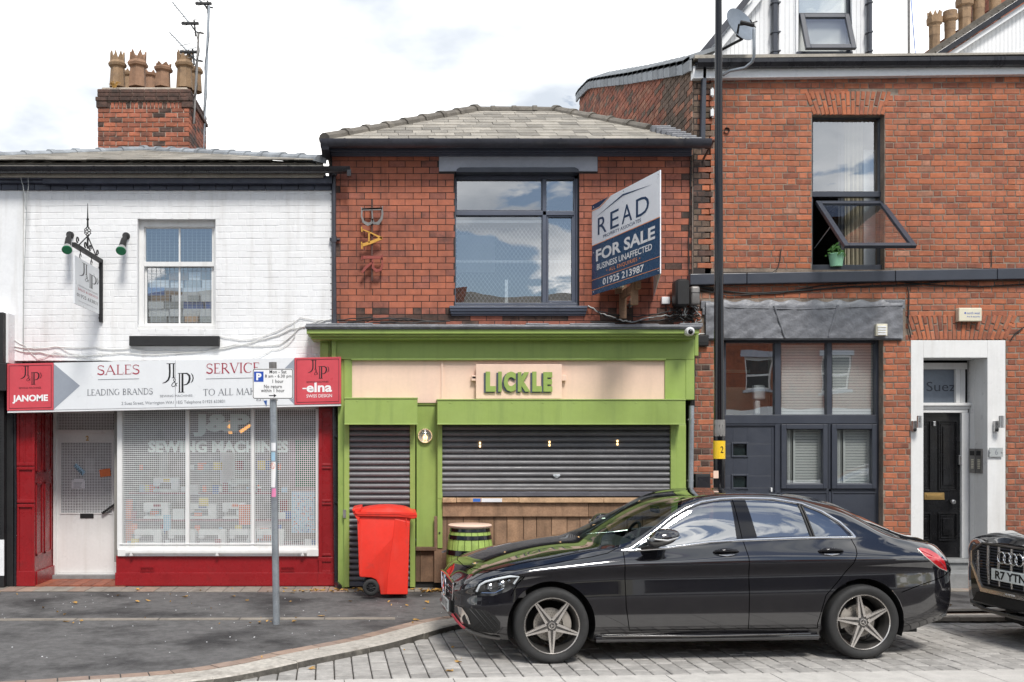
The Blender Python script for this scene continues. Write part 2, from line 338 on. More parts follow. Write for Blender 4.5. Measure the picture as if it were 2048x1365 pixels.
def road_dust(m):
    """a film of dry road dust, thickest along the sills"""
    t = m.node_tree; N = t.nodes; L = t.links; b = N['Principled BSDF']; src = b.inputs['Base Color'].links[0].from_socket
    g = N.new('ShaderNodeNewGeometry'); s = N.new('ShaderNodeSeparateXYZ'); L.new(g.outputs['Position'], s.inputs[0])
    n = N.new('ShaderNodeTexNoise'); n.inputs['Scale'].default_value = 7; n.inputs['Detail'].default_value = 8; n.inputs['Roughness'].default_value = .7; mp = N.new('ShaderNodeMapping'); mp.inputs['Scale'].default_value = (1, 1, .35); L.new(g.outputs['Position'], mp.inputs[0]); L.new(mp.outputs[0], n.inputs[0])
    r = N.new('ShaderNodeMapRange'); L.new(s.outputs[2], r.inputs[0]); r.inputs[1].default_value = .85; r.inputs[2].default_value = .2; r.inputs[3].default_value = .02; r.inputs[4].default_value = .17
    k = N.new('ShaderNodeMath'); k.operation = 'MULTIPLY'; L.new(r.outputs[0], k.inputs[0]); L.new(n.outputs[0], k.inputs[1])
    x = N.new('ShaderNodeMix'); x.data_type = 'RGBA'; L.new(k.outputs[0], x.inputs[0]); L.new(src, x.inputs[6]); x.inputs[7].default_value = (.13,.12,.11,1); L.new(x.outputs[2], b.inputs['Base Color'])
    c = N.new('ShaderNodeMath'); c.operation = 'SUBTRACT'; c.inputs[0].default_value = 1; c.use_clamp = True; q = N.new('ShaderNodeMath'); q.operation = 'MULTIPLY'; q.inputs[1].default_value = 2.0; L.new(k.outputs[0], q.inputs[0]); L.new(q.outputs[0], c.inputs[1]); L.new(c.outputs[0], b.inputs['Coat Weight'])
    r2 = N.new('ShaderNodeMapRange'); L.new(k.outputs[0], r2.inputs[0]); r2.inputs[2].default_value = .35; r2.inputs[3].default_value = .05; r2.inputs[4].default_value = .55; L.new(r2.outputs[0], b.inputs['Roughness'])
road_dust(M['carp'])
# ------------------------------------------------------------------ lettering
def text_mesh(s, bold=0., space=1.0, ext=.0):
    c = bpy.data.curves.new('lettering', 'FONT'); c.body = s; c.size = 1; c.offset = bold; c.space_character = space; c.fill_mode = 'BOTH' if ext else 'FRONT'; c.extrude = ext; c.resolution_u = 3
    o = bpy.data.objects.new('tmp', c); COL.objects.link(o)
    dg = bpy.context.evaluated_depsgraph_get(); me = bpy.data.meshes.new_from_object(o.evaluated_get(dg))
    bpy.data.objects.remove(o); bpy.data.curves.remove(c)
    v = [tuple(q.co) for q in me.vertices]; f = [tuple(p.vertices) for p in me.polygons]
    bpy.data.meshes.remove(me); return v, f
def letter(mb, s, fn, x0, y0, x1, y1, mi=0, bold=0., space=1.0, ext=0.):
    """fit the lettering into the box x0..x1, y0(top)..y1(bottom) of a sign whose surface is fn(x, y, out)"""
    v, f = text_mesh(s, bold, space, ext)
    if not v: return
    ax, bx_ = min(p[0] for p in v), max(p[0] for p in v); ay, by = min(p[1] for p in v), max(p[1] for p in v)
    n = len(mb.v)
    for p in v:
        x = x0 + (p[0]-ax)/(bx_-ax)*(x1-x0); y = y1 + (p[1]-ay)/(by-ay)*(y0-y1); mb.v.append(tuple(fn(x, y, p[2])))
    for q in f: mb.face([n+i for i in q], mi)
def stroke(mb, pts, w, fn, mi=0):
    """a flat brush stroke through pts; w is a width or one width per point"""
    k = len(pts); ws = w if isinstance(w, (list, tuple)) else [w]*k; n = len(mb.v)
    for i, (x, y) in enumerate(pts):
        a, b = pts[max(i-1, 0)], pts[min(i+1, k-1)]; tx, ty = b[0]-a[0], b[1]-a[1]; l = math.hypot(tx, ty) or 1
        nx, ny = -ty/l*ws[i]/2, tx/l*ws[i]/2
        mb.v.append(tuple(fn(x+nx, y+ny, 0))); mb.v.append(tuple(fn(x-nx, y-ny, 0)))
    for i in range(k-1): mb.face((n+2*i, n+2*i+1, n+2*i+3, n+2*i+2), mi)
def arc(cx, cy, rx, ry, a0, a1, n=9): return [(cx+rx*math.cos(math.radians(a0+(a1-a0)*i/n)), cy+ry*math.sin(math.radians(a0+(a1-a0)*i/n))) for i in range(n+1)]
# seriffed inline capitals on a unit cap height (y down, 0 = top, 1 = base): (advance, strokes)
def _sf(x, y, w=.22): return [(x-w/2, y), (x+w/2, y)]
T_, t_, s_ = .11, .045, .035
SER = {
 'S': (.62, [(arc(.3,.25,.22,.22,-20,-270), t_*1.3), (arc(.3,.74,.24,.24,-90,150), T_), ([(.51,.05),(.52,.22)], t_), ([(.06,.80),(.06,.97)], t_)]),
 'A': (.86, [([(.42,0),(.08,1)], t_), ([(.42,0),(.76,1)], T_), ([(.2,.64),(.64,.64)], t_), (_sf(.08,1), s_), (_sf(.76,1,.26), s_)]),
 'L': (.62, [([(.16,0),(.16,1)], T_), (_sf(.16,0), s_), ([(.06,.98),(.56,.98),(.58,.80)], t_)]),
 'E': (.64, [([(.16,0),(.16,1)], T_), ([(.06,.02),(.54,.02),(.55,.18)], t_), ([(.16,.48),(.44,.48)], t_), ([(.06,.98),(.56,.98),(.58,.80)], t_)]),
 'R': (.78, [([(.16,0),(.16,1)], T_), ([(.06,.02),(.34,.02)]+arc(.34,.26,.2,.24,-90,90,6)+[(.16,.5)], t_*1.5), ([(.34,.5),(.70,1)], T_), (_sf(.16,1), s_), (_sf(.70,1,.16), s_)]),
 'V': (.80, [([(.08,0),(.40,1)], T_), ([(.40,1),(.72,0)], t_), (_sf(.08,0), s_), (_sf(.72,0), s_)]),
 'I': (.34, [([(.16,0),(.16,1)], T_), (_sf(.16,0), s_), (_sf(.16,1), s_)]),
 'C': (.80, [(arc(.44,.5,.36,.49,-45,-315,14), [t_]*4+[T_]*7+[t_]*4), ([(.70,.05),(.71,.24)], t_)]),
 'D': (.88, [([(.16,0),(.16,1)], T_), ([(.06,.02),(.36,.02)]+arc(.36,.5,.4,.48,-90,90,10)+[(.06,.98)], t_*1.6)]),
 'N': (.88, [([(.14,0),(.14,1)], t_), ([(.14,0),(.74,1)], T_), ([(.74,0),(.74,1)], t_), (_sf(.12,0), s_), (_sf(.14,1), s_), (_sf(.74,0), s_)]),
 'G': (.86, [(arc(.44,.5,.36,.49,-45,-315,14), [t_]*4+[T_]*7+[t_]*4), ([(.70,.56),(.70,.88)], T_), (_sf(.70,.56), s_)]),
 'B': (.70, [([(.16,0),(.16,1)], T_), ([(.06,.02),(.32,.02)]+arc(.32,.24,.18,.22,-90,90,6)+[(.16,.47)], t_*1.5), ([(.16,.47),(.34,.47)]+arc(.34,.73,.22,.25,-90,90,6)+[(.06,.98)], t_*1.5)]),
 'T': (.76, [([(.37,0),(.37,1)], T_), ([(.06,.2),(.07,.02),(.67,.02),(.68,.2)], t_), (_sf(.37,1), s_)]),
 'O': (.92, [(arc(.45,.5,.38,.49,0,360,20), [t_ if abs(math.sin(math.radians(18*i))) > .8 else T_ for i in range(21)])]),
 'M': (1.02, [([(.16,0),(.10,1)], t_), ([(.16,0),(.5,.95)], T_), ([(.5,.95),(.84,0)], t_), ([(.84,0),(.90,1)], T_), (_sf(.1,1), s_), (_sf(.9,1), s_)]),
 'K': (.82, [([(.16,0),(.16,1)], T_), ([(.62,0),(.2,.5)], t_), ([(.3,.42),(.70,1)], T_), (_sf(.16,0), s_), (_sf(.16,1), s_), (_sf(.62,0), s_), (_sf(.70,1), s_)]),
 ' ': (.40, [])}
def serif(mb, s, fn, x0, y0, x1, y1, mi=0, bold=1.):
    tot = sum(SER[c][0] for c in s); kx = (x1-x0)/tot; ky = y1-y0; x = x0
    for c in s:
        a, st = SER[c]
        for pts, w in st:
            ww = [q*ky*bold for q in w] if isinstance(w, (list, tuple)) else w*ky*bold
            stroke(mb, [(x+p[0]*kx, y0+p[1]*ky) for p in pts], ww, fn, mi)
        x += a*kx
def logo(mb, fn, x0, y0, x1, y1, mi=0):
    """the interlaced J & P monogram"""
    def P(pts): return [(x0+p[0]*(x1-x0), y0+p[1]*(y1-y0)) for p in pts]
    k = (x1-x0)/240.
    def S(pts, w): stroke(mb, P([(a/240., b/215.) for a, b in pts]), [q*k for q in w] if isinstance(w, list) else w*k, fn, mi)
    S([(32,2),(98,2)], 4); S([(55,2),(57,60),(55,95),(45,120),(25,136),(0,144)], [14,14,14,13,9,3])
    S([(86,2),(86,106)], 11); S([(72,106),(98,106)], 4)
    S([(120,74),(170,74)], 4); S([(132,74),(132,212)], 9); S([(155,74),(155,212)], 15); S([(122,212),(170,212)], 4)
    S([(160,74),(190,76),(208,92),(211,115),(204,140),(188,155),(163,160)], [5,10,15,16,15,9,4])
    S([(222,76),(234,92),(238,112),(232,132),(220,144)], [3,8,9,8,3])
    S([(112,168),(92,132),(84,122),(92,112),(101,120),(98,132),(78,146),(70,160),(78,170),(92,168),(108,148),(116,144)], 5)
# ------------------------------------------------------------------ bricks
BR = {}
def brick_shape(w, h, dep, ch, seed):
    r = random.Random(seed); j = ch*.35
    def q(x, y, z): return (x + r.uniform(-j, j), y, z + r.uniform(-j, j))
    a, b = w/2, h/2
    v = [(-a,dep,-b),(a,dep,-b),(a,dep,b),(-a,dep,b)] + [q(-a,ch,-b),q(a,ch,-b),q(a,ch,b),q(-a,ch,b)] + [q(-a+ch,r.uniform(0,j),-b+ch),q(a-ch,r.uniform(0,j),-b+ch),q(a-ch,r.uniform(0,j),b-ch),q(-a+ch,r.uniform(0,j),b-ch)]
    f = [(8,9,10,11)] + [(4+i, 4+(i+1)%4, 8+(i+1)%4, 8+i) for i in range(4)] + [(i, (i+1)%4, 4+(i+1)%4, 4+i) for i in range(4)]
    return v, f
def brick_mesh(w, h, dep, ch, var, m):
    k = (round(w,3), round(h,3), var, m.name, ch)
    if k not in BR:
        v, f = brick_shape(w, h, dep, ch, var*17+3); me = bpy.data.meshes.new('brick'); me.from_pydata(v, [], f); me.materials.append(m); BR[k] = me
    return BR[k]
def place_bricks(parent, L, proud, ch, n_ind=300, name='brick', rot=None, stuffname=None, nx=(1,0,0)):
    """L: list of (centre Vector on the wall plane, w, h, material, angle); the largest n_ind are objects of their own, the rest one mesh"""
    L.sort(key=lambda b: -b[1]*b[2]); rr = random.Random(5)
    ind, rest = L[:n_ind], L[n_ind:]
    for c, w, h, m, a in ind:
        o = add(name, brick_mesh(w, h, proud+.02, ch, rr.randrange(5), m), parent, c + Vector((0, -proud, 0)))
        o.rotation_euler = (0, a, 0)
        o.location.y += rr.uniform(-.0015, .0015)
    if rest:
        ms = []; mb = MB()
        for c, w, h, m, a in rest:
            if m not in ms: ms.append(m)
            v, f = brick_shape(w, h, proud+.02, ch, rr.randrange(99)); n = len(mb.v); ca, sa = math.cos(a), math.sin(a)
            e = rr.uniform(-.0015, .0015)
            for x, y, z in v: mb.v.append((c.x + x*ca + z*sa, c.y - proud + y + e, c.z - x*sa + z*ca))
            for q in f: mb.face([n+i for i in q], ms.index(m))
        o = mb.build(stuffname or 'brickwork', ms, parent); o['kind'] = 'stuff'
def bond(x0, y0, x1, y1, d, cpx, spx, pattern, holes, pick, gap=.010, skew=0., tidy=.0, phase=0.):
    """courses of bricks inside photo rectangle; holes are rectangles (px); pattern(row) -> list of brick lengths (in stretcher units) and an offset"""
    out = []; k = d/F; row = 0; y = y1
    while y > y0 + 3:
        yt = max(y - cpx, y0); seq, off = pattern(row); x = x0 - spx*2 + (off+phase)*spx; i = 0
        while x < x1:
            wpx = seq[i % len(seq)]*spx; i += 1; xa, xb = x, x + wpx; x = xb
            segs = [(max(xa, x0), min(xb, x1))]
            for hx0, hy0, hx1, hy1 in holes:
                if hy0 < yt + cpx*.45 and hy1 > y - cpx*.45:
                    ns = []
                    for a, b in segs:
                        if b <= hx0 or a >= hx1: ns.append((a, b))
                        else:
                            if a < hx0: ns.append((a, hx0))
                            if b > hx1: ns.append((hx1, b))
                    segs = ns
            for a, b in segs:
                if b - a < 5: continue
                w = (b-a)*k - gap*R_.uniform(.8, 1.25); h = (y-yt)*k - gap*R_.uniform(.85, 1.15)
                if h < .015: continue
                cx = (a+b)/2; cy = (y+yt)/2 + skew*(math.sin(cx/61.+row*.35)+.6*math.sin(cx/23.+row*1.7))
                c = W(cx, cy, d); w = round(w/.004)*.004; h = round(h/.003)*.003
                out.append((c, w, h, pick(cx, cy, w), R_.gauss(0, tidy)))
        y -= cpx; row += 1
    return out
def cells(x0, y0, x1, y1, holes):
    xs = sorted({x0, x1, *[v for h in holes for v in (h[0], h[2]) if x0 < v < x1]}); ys = sorted({y0, y1, *[v for h in holes for v in (h[1], h[3]) if y0 < v < y1]})
    for a, b in zip(xs, xs[1:]):
        for c, e in zip(ys, ys[1:]):
            mx_, my_ = (a+b)/2, (c+e)/2
            if not any(h[0] < mx_ < h[2] and h[1] < my_ < h[3] for h in holes): yield a, c, b, e
def wall_slab(mb, x0, y0, x1, y1, holes, d, th, mi=0):
    for a, c, b, e in cells(x0, y0, x1, y1, holes): mb.px(a, c, b, e, d, th, mi)
def room(mb, x0, y0, x1, y1, d0, depth, mi=0):    # an open-fronted room behind an opening
    a, b = W(x0, y1, d0), W(x1, y0, d0); y = d0+depth
    mb.box(a.x-.05, a.x, d0, y, a.z, b.z, mi); mb.box(b.x, b.x+.05, d0, y, a.z, b.z, mi)
    mb.box(a.x-.05, b.x+.05, d0, y, a.z-.05, a.z, mi); mb.box(a.x-.05, b.x+.05, d0, y, b.z, b.z+.05, mi); mb.box(a.x-.05, b.x+.05, y, y+.05, a.z-.05, b.z+.05, mi)
def frame(mb, x0, y0, x1, y1, w, d, th, mi=0, wb=None):
    wb = wb or w
    mb.px(x0, y0, x0+w, y1, d, th, mi); mb.px(x1-w, y0, x1, y1, d, th, mi)
    mb.px(x0+w, y0, x1-w, y0+w, d, th, mi); mb.px(x0+w, y1-wb, x1-w, y1, d, th, mi)
def profile_run(mb, x0, x1, prof, mi=0):           # prof: (depth y, z) polygon swept from x0 to x1 (metres)
    mb.prism([(x0, y, z) for y, z in prof], (x1-x0, 0, 0), mi)
def zpx(py, d): return CZ + (CY-py)*d/F
def xpx(px, d): return (px-CX)*d/F
DF = 13.47; GZ = .06
def gutter_run(mb, x0, x1, y, z, r, mi=0, n=8):    # half-round gutter, top edge at z, back at y+r
    pts = [(y + r*math.cos(math.pi + math.pi*i/n), z + r*math.sin(math.pi + math.pi*i/n)) for i in range(n+1)]
    pin = [(y + (r-.008)*math.cos(math.pi + math.pi*i/n), z + (r-.008)*math.sin(math.pi + math.pi*i/n)) for i in range(n+1)]
    profile_run(mb, x0, x1, pts + pin[::-1], mi)
def slates(parent, A, B, C_, D_, rows, wid, m, name='slate', edge=None, thick=.013, n_ind=300, dropo=0):
    """roof plane: eaves A->B, top D_->C_ (C_ above B). Overlapping slates in rows."""
    A, B, C_, D_ = map(Vector, (A, B, C_, D_)); nrm = (B-A).cross(D_-A).normalized()
    if nrm.z < 0: nrm = -nrm
    u = (B-A).normalized(); up = nrm.cross(u).normalized()
    if up.z < 0: up = -up
    H = (D_-A).dot(up); rh = H/rows; L = []; meshes = {}
    for r in range(rows):
        f0 = r/rows; a = A.lerp(D_, f0); b = B.lerp(C_, f0); f1 = (r+.5)/rows
        xa = max((a-A).dot(u), (A.lerp(D_, f1)-A).dot(u)) ; xb = min((b-A).dot(u), (B.lerp(C_, f1)-A).dot(u))
        x = xa - R_.uniform(0, wid*.5) if r % 2 else xa
        while x < xb - .04:
            w = wid*R_.uniform(.88, 1.12); x0_, x1_ = max(x, xa), min(x+w, xb); x += w
            if x1_-x0_ < .05: continue
            L.append((A + u*((x0_+x1_)/2) + up*(r*rh + R_.uniform(-.006, .006)) + nrm*(.012 + R_.uniform(0, .004)), round((x1_-x0_)/.01)*.01, R_.uniform(-.012, .012)))
    rotm = Matrix((u, up, nrm)).transposed()
    def shape(w):
        h = rh*1.15; t = thick
        v = [(-w/2+.002,0,t),(w/2-.002,0,t),(w/2-.002,h,0),(-w/2+.002,h,0),(-w/2+.002,0,0),(w/2-.002,0,0)]
        return v, [(0,1,2,3),(4,5,1,0),(5,2,1),(4,0,3)]
    L.sort(key=lambda q: -q[1]); mb = MB()
    for i, (c, w, a) in enumerate(L):
        rm = rotm @ Matrix.Rotation(a, 3, 'Z') @ Matrix.Rotation(.03, 3, 'X')
        if i < n_ind:
            if w not in meshes:
                v, f = shape(w); me = bpy.data.meshes.new(name); me.from_pydata(v, [], f); me.materials.append(m); meshes[w] = me
            o = add(name, meshes[w], parent, c); o.rotation_euler = rm.to_euler()
        else:
            v, f = shape(w); n = len(mb.v); mb.v += [tuple(c + rm @ Vector(q)) for q in v]
            for q in f: mb.face([n+k for k in q])
    if mb.v: o = mb.build('roofing', m, parent); o['kind'] = 'stuff'
def ridge_tiles(parent, A, B, n, r, m, name='ridge_tile', lift=.0):
    A, B = Vector(A), Vector(B); d = (B-A)/n; L = d.length; t = d.normalized()
    mb = MB(); k = 7
    for sx, rr in ((-.02, r*1.0), (L*.86, r*.92), (L*.86, r*1.14), (L+.02, r*1.14)):
        for i in range(k): a = math.pi*(-.08 + 1.16*i/(k-1)); mb.v.append((sx, rr*math.cos(a), rr*math.sin(a)*.8))
    for s in range(3):
        for i in range(k-1): mb.face((s*k+i, s*k+i+1, (s+1)*k+i+1, (s+1)*k+i))
    mb.face(range(k)); mb.face(range(4*k-1, 3*k-1, -1))
    me = mb.mesh(name, m); up = Vector((0,0,1)); y = up.cross(t).normalized(); z = t.cross(y).normalized(); rm = Matrix((t, y, z)).transposed()
    for i in range(n):
        o = add(name, me, parent, A + d*i + Vector((0,0,lift)) + Vector((R_.uniform(-.004,.004), R_.uniform(-.004,.004), R_.uniform(-.006,.006))))
        o.rotation_euler = (rm @ Matrix.Rotation(R_.uniform(-.03,.03), 3, 'X')).to_euler()

# ------------------------------------------------------------------ ground
def H_(x): return x
SL = .0658                                          # the street runs a little away from the shop fronts
def build_ground():
    mb = MB(); mb.quad((-60,-40,-.05),(60,-40,-.05),(60,60,-.05),(-60,60,-.05))
    tag(mb.build('ground', M['asph']), kind='structure')
    # kerb line: outer (road) edge
    global KO
    KO = [(-14,4.2),(-9.0,5.7),(-5.2,6.98),(-3.4,7.54),(-2.35,7.88),(-1.75,8.06),(-1.39,8.26),(-1.05,8.58),(-.72,8.98),(-.386,9.31),(-.038,9.68),(.25,10.1),(.53,10.52),(.68,10.72),(.88,10.82),(1.4,10.88),(3.2,11.0),(5.84,11.17),(8.5,11.34),(14,11.7)]
    # resample
    P = [Vector((a, b, 0)) for a, b in KO]
    def off(P, dd):
        Q = []
        for i, p in enumerate(P):
            t = (P[min(i+1,len(P)-1)]-P[max(i-1,0)]).normalized(); Q.append(p + Vector((-t.y, t.x, 0))*dd)
        return Q
    def resample(P, step):
        out = [P[0]]; rem = step
        for a, b in zip(P, P[1:]):
            l = (b-a).length; s = 0
            while l - s >= rem: s += rem; out.append(a.lerp(b, s/l)); rem = step
            rem -= l - s
        return out
    # smooth
    Pn = resample(P, .08)
    for _ in range(6): Pn = [Pn[0]] + [(Pn[i-1]+Pn[i]*2+Pn[i+1])/4 for i in range(1, len(Pn)-1)] + [Pn[-1]]
    k1 = off(Pn, .29); e1 = off(Pn, .30); e2 = off(Pn, .44)
    pv = MB(); n = len(Pn)                              # pavement asphalt
    top = [(q.x, q.y, GZ-.004) for q in e1]
    pv.poly(top + [(14, 16, GZ-.004), (-12, 16, GZ-.004)])
    o = pv.build('pavement', M['asph']); tag(o, kind='structure')
    # kerb stones, each a piece of the kerb
    kb = part_empty('kerb', (0, 9, 0), None); tag(kb, kind='structure')
    step = 11; jj = .006; i = 0
    zt = lambda q: .062 if q.x < .8 else max(.03, .062-(q.x-.8)*.01)
    while i + step < n:
        a, b = Pn[i:i+step+1], k1[i:i+step+1]; mb = MB()
        a = list(a); b = list(b); dd = (a[-1]-a[0]).normalized()*jj; a[0] = a[0]+dd; b[0] = b[0]+dd
        zz = zt(a[0]) + R_.uniform(-.002, .002); m_ = len(a)
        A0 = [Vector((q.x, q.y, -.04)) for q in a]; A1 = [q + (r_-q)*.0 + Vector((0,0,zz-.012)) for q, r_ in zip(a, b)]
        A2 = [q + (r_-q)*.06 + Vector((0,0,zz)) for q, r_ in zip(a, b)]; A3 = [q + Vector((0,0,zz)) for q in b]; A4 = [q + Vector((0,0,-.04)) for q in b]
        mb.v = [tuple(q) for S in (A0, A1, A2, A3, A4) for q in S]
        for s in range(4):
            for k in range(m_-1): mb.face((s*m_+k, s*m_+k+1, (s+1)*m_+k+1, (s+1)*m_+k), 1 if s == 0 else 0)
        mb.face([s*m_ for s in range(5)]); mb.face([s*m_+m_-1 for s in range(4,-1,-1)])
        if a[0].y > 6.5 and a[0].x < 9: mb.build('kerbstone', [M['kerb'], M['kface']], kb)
        else: pass
        i += step
    # buff edging pavers
    ed = part_empty('paver_edging', (0, 9, 0), None); tag(ed, kind='structure'); i = 0
    while i + 3 < n:
        a, b = e1[i:i+4], e2[i:i+4]; s = .05; mb = MB()
        c = [a[0].lerp(a[3], s/2), a[3].lerp(a[0], s/2), b[3].lerp(b[0], s/2), b[0].lerp(b[3], s/2)]
        z = zt(a[0]) - .004 + R_.uniform(-.002,.002)+ .003
        if 6 < a[0].y and a[0].x < 8: mb.prism([(q.x, q.y, z-.05) for q in c], (0,0,.05)).build('paver', M['edging'], ed)
        i += 3
    jb = MB()
    for k in range(n-1): jb.quad((e1[k].x,e1[k].y,GZ-.002),(e1[k+1].x,e1[k+1].y,GZ-.002),(e2[k+1].x,e2[k+1].y,GZ-.002),(e2[k].x,e2[k].y,GZ-.002))
    jb.build('joint_bed', M['joint'], ed)
    # back row of pavers along the shop fronts and the channel stones
    bk = part_empty('paver_course', (0, 13.2, 0), None); tag(bk, kind='structure')
    x = -7
    while x < 9:
        w = .222*R_.choice((1,1,.98)); mb = MB(); d0 = 12.98+.02*math.sin(x); mb.box(x+.004, x+w-.004, d0, 13.42, GZ-.03, GZ+.002+R_.uniform(-.001,.002)); mb.build('paver', M['edging'] if R_.random() < .3 else M['chan'], bk); x += w
    jb = MB(); jb.box(-7, 9, 12.97, 13.44, GZ-.04, GZ-.0015); jb.build('joint_bed', M['joint'], bk)
    ch = part_empty('drain_channel', (0, 10.9, 0), None); tag(ch, kind='structure')
    x = -7
    while x < 8:
        w = R_.uniform(.75, .98); mb = MB(); y0 = 10.96 + x*.018; mb.prism([(x+.006,y0,GZ-.04),(x+w-.006,y0+w*.018,GZ-.04),(x+w-.006,y0+.12+w*.018,GZ-.04),(x+.006,y0+.12,GZ-.04)],(0,0,.043)).build('channel_stone', M['chan'], ch) if not (.45 < x+w/2 < 5.6) else None; x += w
    # setts: rows run across the parking bay, joints staggered
    rd = part_empty('road', (2, 9, 0), None); tag(rd, kind='structure')
    c, s = math.cos(math.atan(SL)), math.sin(math.atan(SL)); O = Vector((0, 8.47, 0))
    pts = Pn
    def inside(p):                                     # on the road side of the kerb
        best = None
        for k in range(0, n-1):
            a, b = Pn[k], Pn[k+1]; dd = (p-a).length_squared
            if best is None or dd < best[0]: t = b-a; best = (dd, t.x*(p.y-a.y)-t.y*(p.x-a.x))
        return best[1] < .007
    cand = []; uu = -1.9
    while uu < 8.6:
        wu = .158; v = R_.uniform(-.12, .0)
        while v < 2.75:
            hv = R_.choice((.21,.24,.24,.27,.3)); u0, u1, v0, v1 = uu, uu+wu, max(v, .0), v+hv; v += hv
            if v1 - v0 < .05: continue
            ctr = Vector((u0+wu/2, (v0+v1)/2, 0)); p = O + Vector((ctr.x*c - ctr.y*s, ctr.x*s + ctr.y*c, 0))
            q = O + Vector((ctr.x*c - (v1-.03)*s, ctr.x*s + (v1-.03)*c, 0))
            if inside(p): cand.append((p, wu, v1-v0))
        uu += wu
    # the ones in view first: not beneath the cars
    def score(b):
        x, y = b[0].x, b[0].y; py = CY + CZ*F/y; px = CX + x*F/y
        hid = (px > 1190 and px < 1660 and py > 0 and py < 1290) or px > 2060
        return (1e3 if hid else 0) + y
    cand.sort(key=score); ms = {}; mb = MB(); ang = math.atan(SL)
    for i, (p, w, h) in enumerate(cand):
        h = round(h, 2); g = .006; a, b, t = w/2-.0055, h/2-.011, .006
        V = [(-a,-b,-.03),(a,-b,-.03),(a,b,-.03),(-a,b,-.03),(-a,-b,-t),(a,-b,-t),(a,b,-t),(-a,b,-t),(-a+t,-b+t,0),(a-t,-b+t,0),(a-t,b-t,0),(-a+t,b-t,0)]
        Fc = [(8,9,10,11)] + [(4+k, 4+(k+1)%4, 8+(k+1)%4, 8+k) for k in range(4)] + [(k,(k+1)%4,4+(k+1)%4,4+k) for k in range(4)]
        z = R_.uniform(-.003, .003); rx, ry = R_.uniform(-.012,.012), R_.uniform(-.012,.012)
        if i < 300:
            if h not in ms:
                me = bpy.data.meshes.new('sett'); me.from_pydata(V, [], Fc); me.materials.append(M['sett']); ms[h] = me
            add('sett', ms[h], rd, p + Vector((0,0,z)), (rx, ry, ang))
        else:
            nn = len(mb.v); mb.v += [(p.x + x*c - y*s, p.y + x*s + y*c, z+zz+x*ry+y*rx) for x, y, zz in V]
            for q in Fc: mb.face([nn+k for k in q])
    if mb.v: mb.build('sett_paving', M['sett'], rd)['kind'] = 'stuff'
    jb = MB(); jb.quad((-12,2,-.02),(14,2,-.02),(14,12.5,-.02),(-12,12.5,-.02)); jb.build('joint_bed', M['joint'], rd)
    # pale strip along the near edge of the bay
    st = part_empty('strip_paving', (2, 8, 0), None); tag(st, kind='structure'); u = -1.9
    while u < 8:
        w = R_.choice((.9,.9,.6)); q = [(u+.004,-.012),(u+w-.004,-.012),(u+w-.004,-.9),(u+.004,-.9)]
        MB().prism([tuple(O + Vector((a*c-b*s, a*s+b*c, -.05))) for a, b in q], (0,0,.052+R_.uniform(-.001,.001))).build('paving_slab', M['strip'], st); u += w
    # fallen leaves and crumbs
    mb = MB(); rr = random.Random(3)
    spots = [(rr.uniform(-5.2, 1.0), rr.uniform(10.6, 13.2), 1) for _ in range(60)] + [(rr.uniform(-1.4,-.2), rr.uniform(12.9,13.25), 1) for _ in range(38)] + [(rr.uniform(.35,1.0), rr.uniform(12.85,13.2), 1.3) for _ in range(46)] + [(rr.uniform(5.2,6.6), rr.uniform(11.6,12.8), 1.2) for _ in range(16)] + [(rr.uniform(-1.3,1.2), rr.uniform(8.6,9.8), .9) for _ in range(8)]
    for x, y, k in spots:
        road = not (Vector((x,y,0))-min(Pn, key=lambda q: (q-Vector((x,y,0))).length)).length < .0 and inside(Vector((x,y,0)))
        z = (.006 if road else GZ+.006); a = rr.uniform(0, 6.28); l = rr.choice((.012,.02,.03,.05))*k; w = l*rr.uniform(.4,.7); nn = len(mb.v)
        for i in range(7):
            t = i/6*2*math.pi; px_, py_ = l*math.cos(t)*(1 if i % 2 else .75), w*math.sin(t)*(1 if i % 2 else .7)
            mb.v.append((x + px_*math.cos(a)-py_*math.sin(a), y + px_*math.sin(a)+py_*math.cos(a), z + rr.uniform(0, .02)*k))
        mb.v.append((x, y, z)); 
        for i in range(6): mb.face((nn+i, nn+i+1, nn+7))
    tag(mb.build('fallen_leaves', M['leaf']), kind='stuff')
    # crumbs
    mb = MB()
    for _ in range(150):
        x, y = rr.uniform(-5.6, 1.2), rr.uniform(8.6, 13.1)
        if inside(Vector((x,y,0))): continue
        r = rr.uniform(.003,.008); mb.lathe([(r,0),(r*.8,r*.5),(.0005,r*.6)], (x,y,GZ-.004), 'z', 5)
    tag(mb.build('litter_crumbs', M['paper']), kind='stuff')
build_ground()
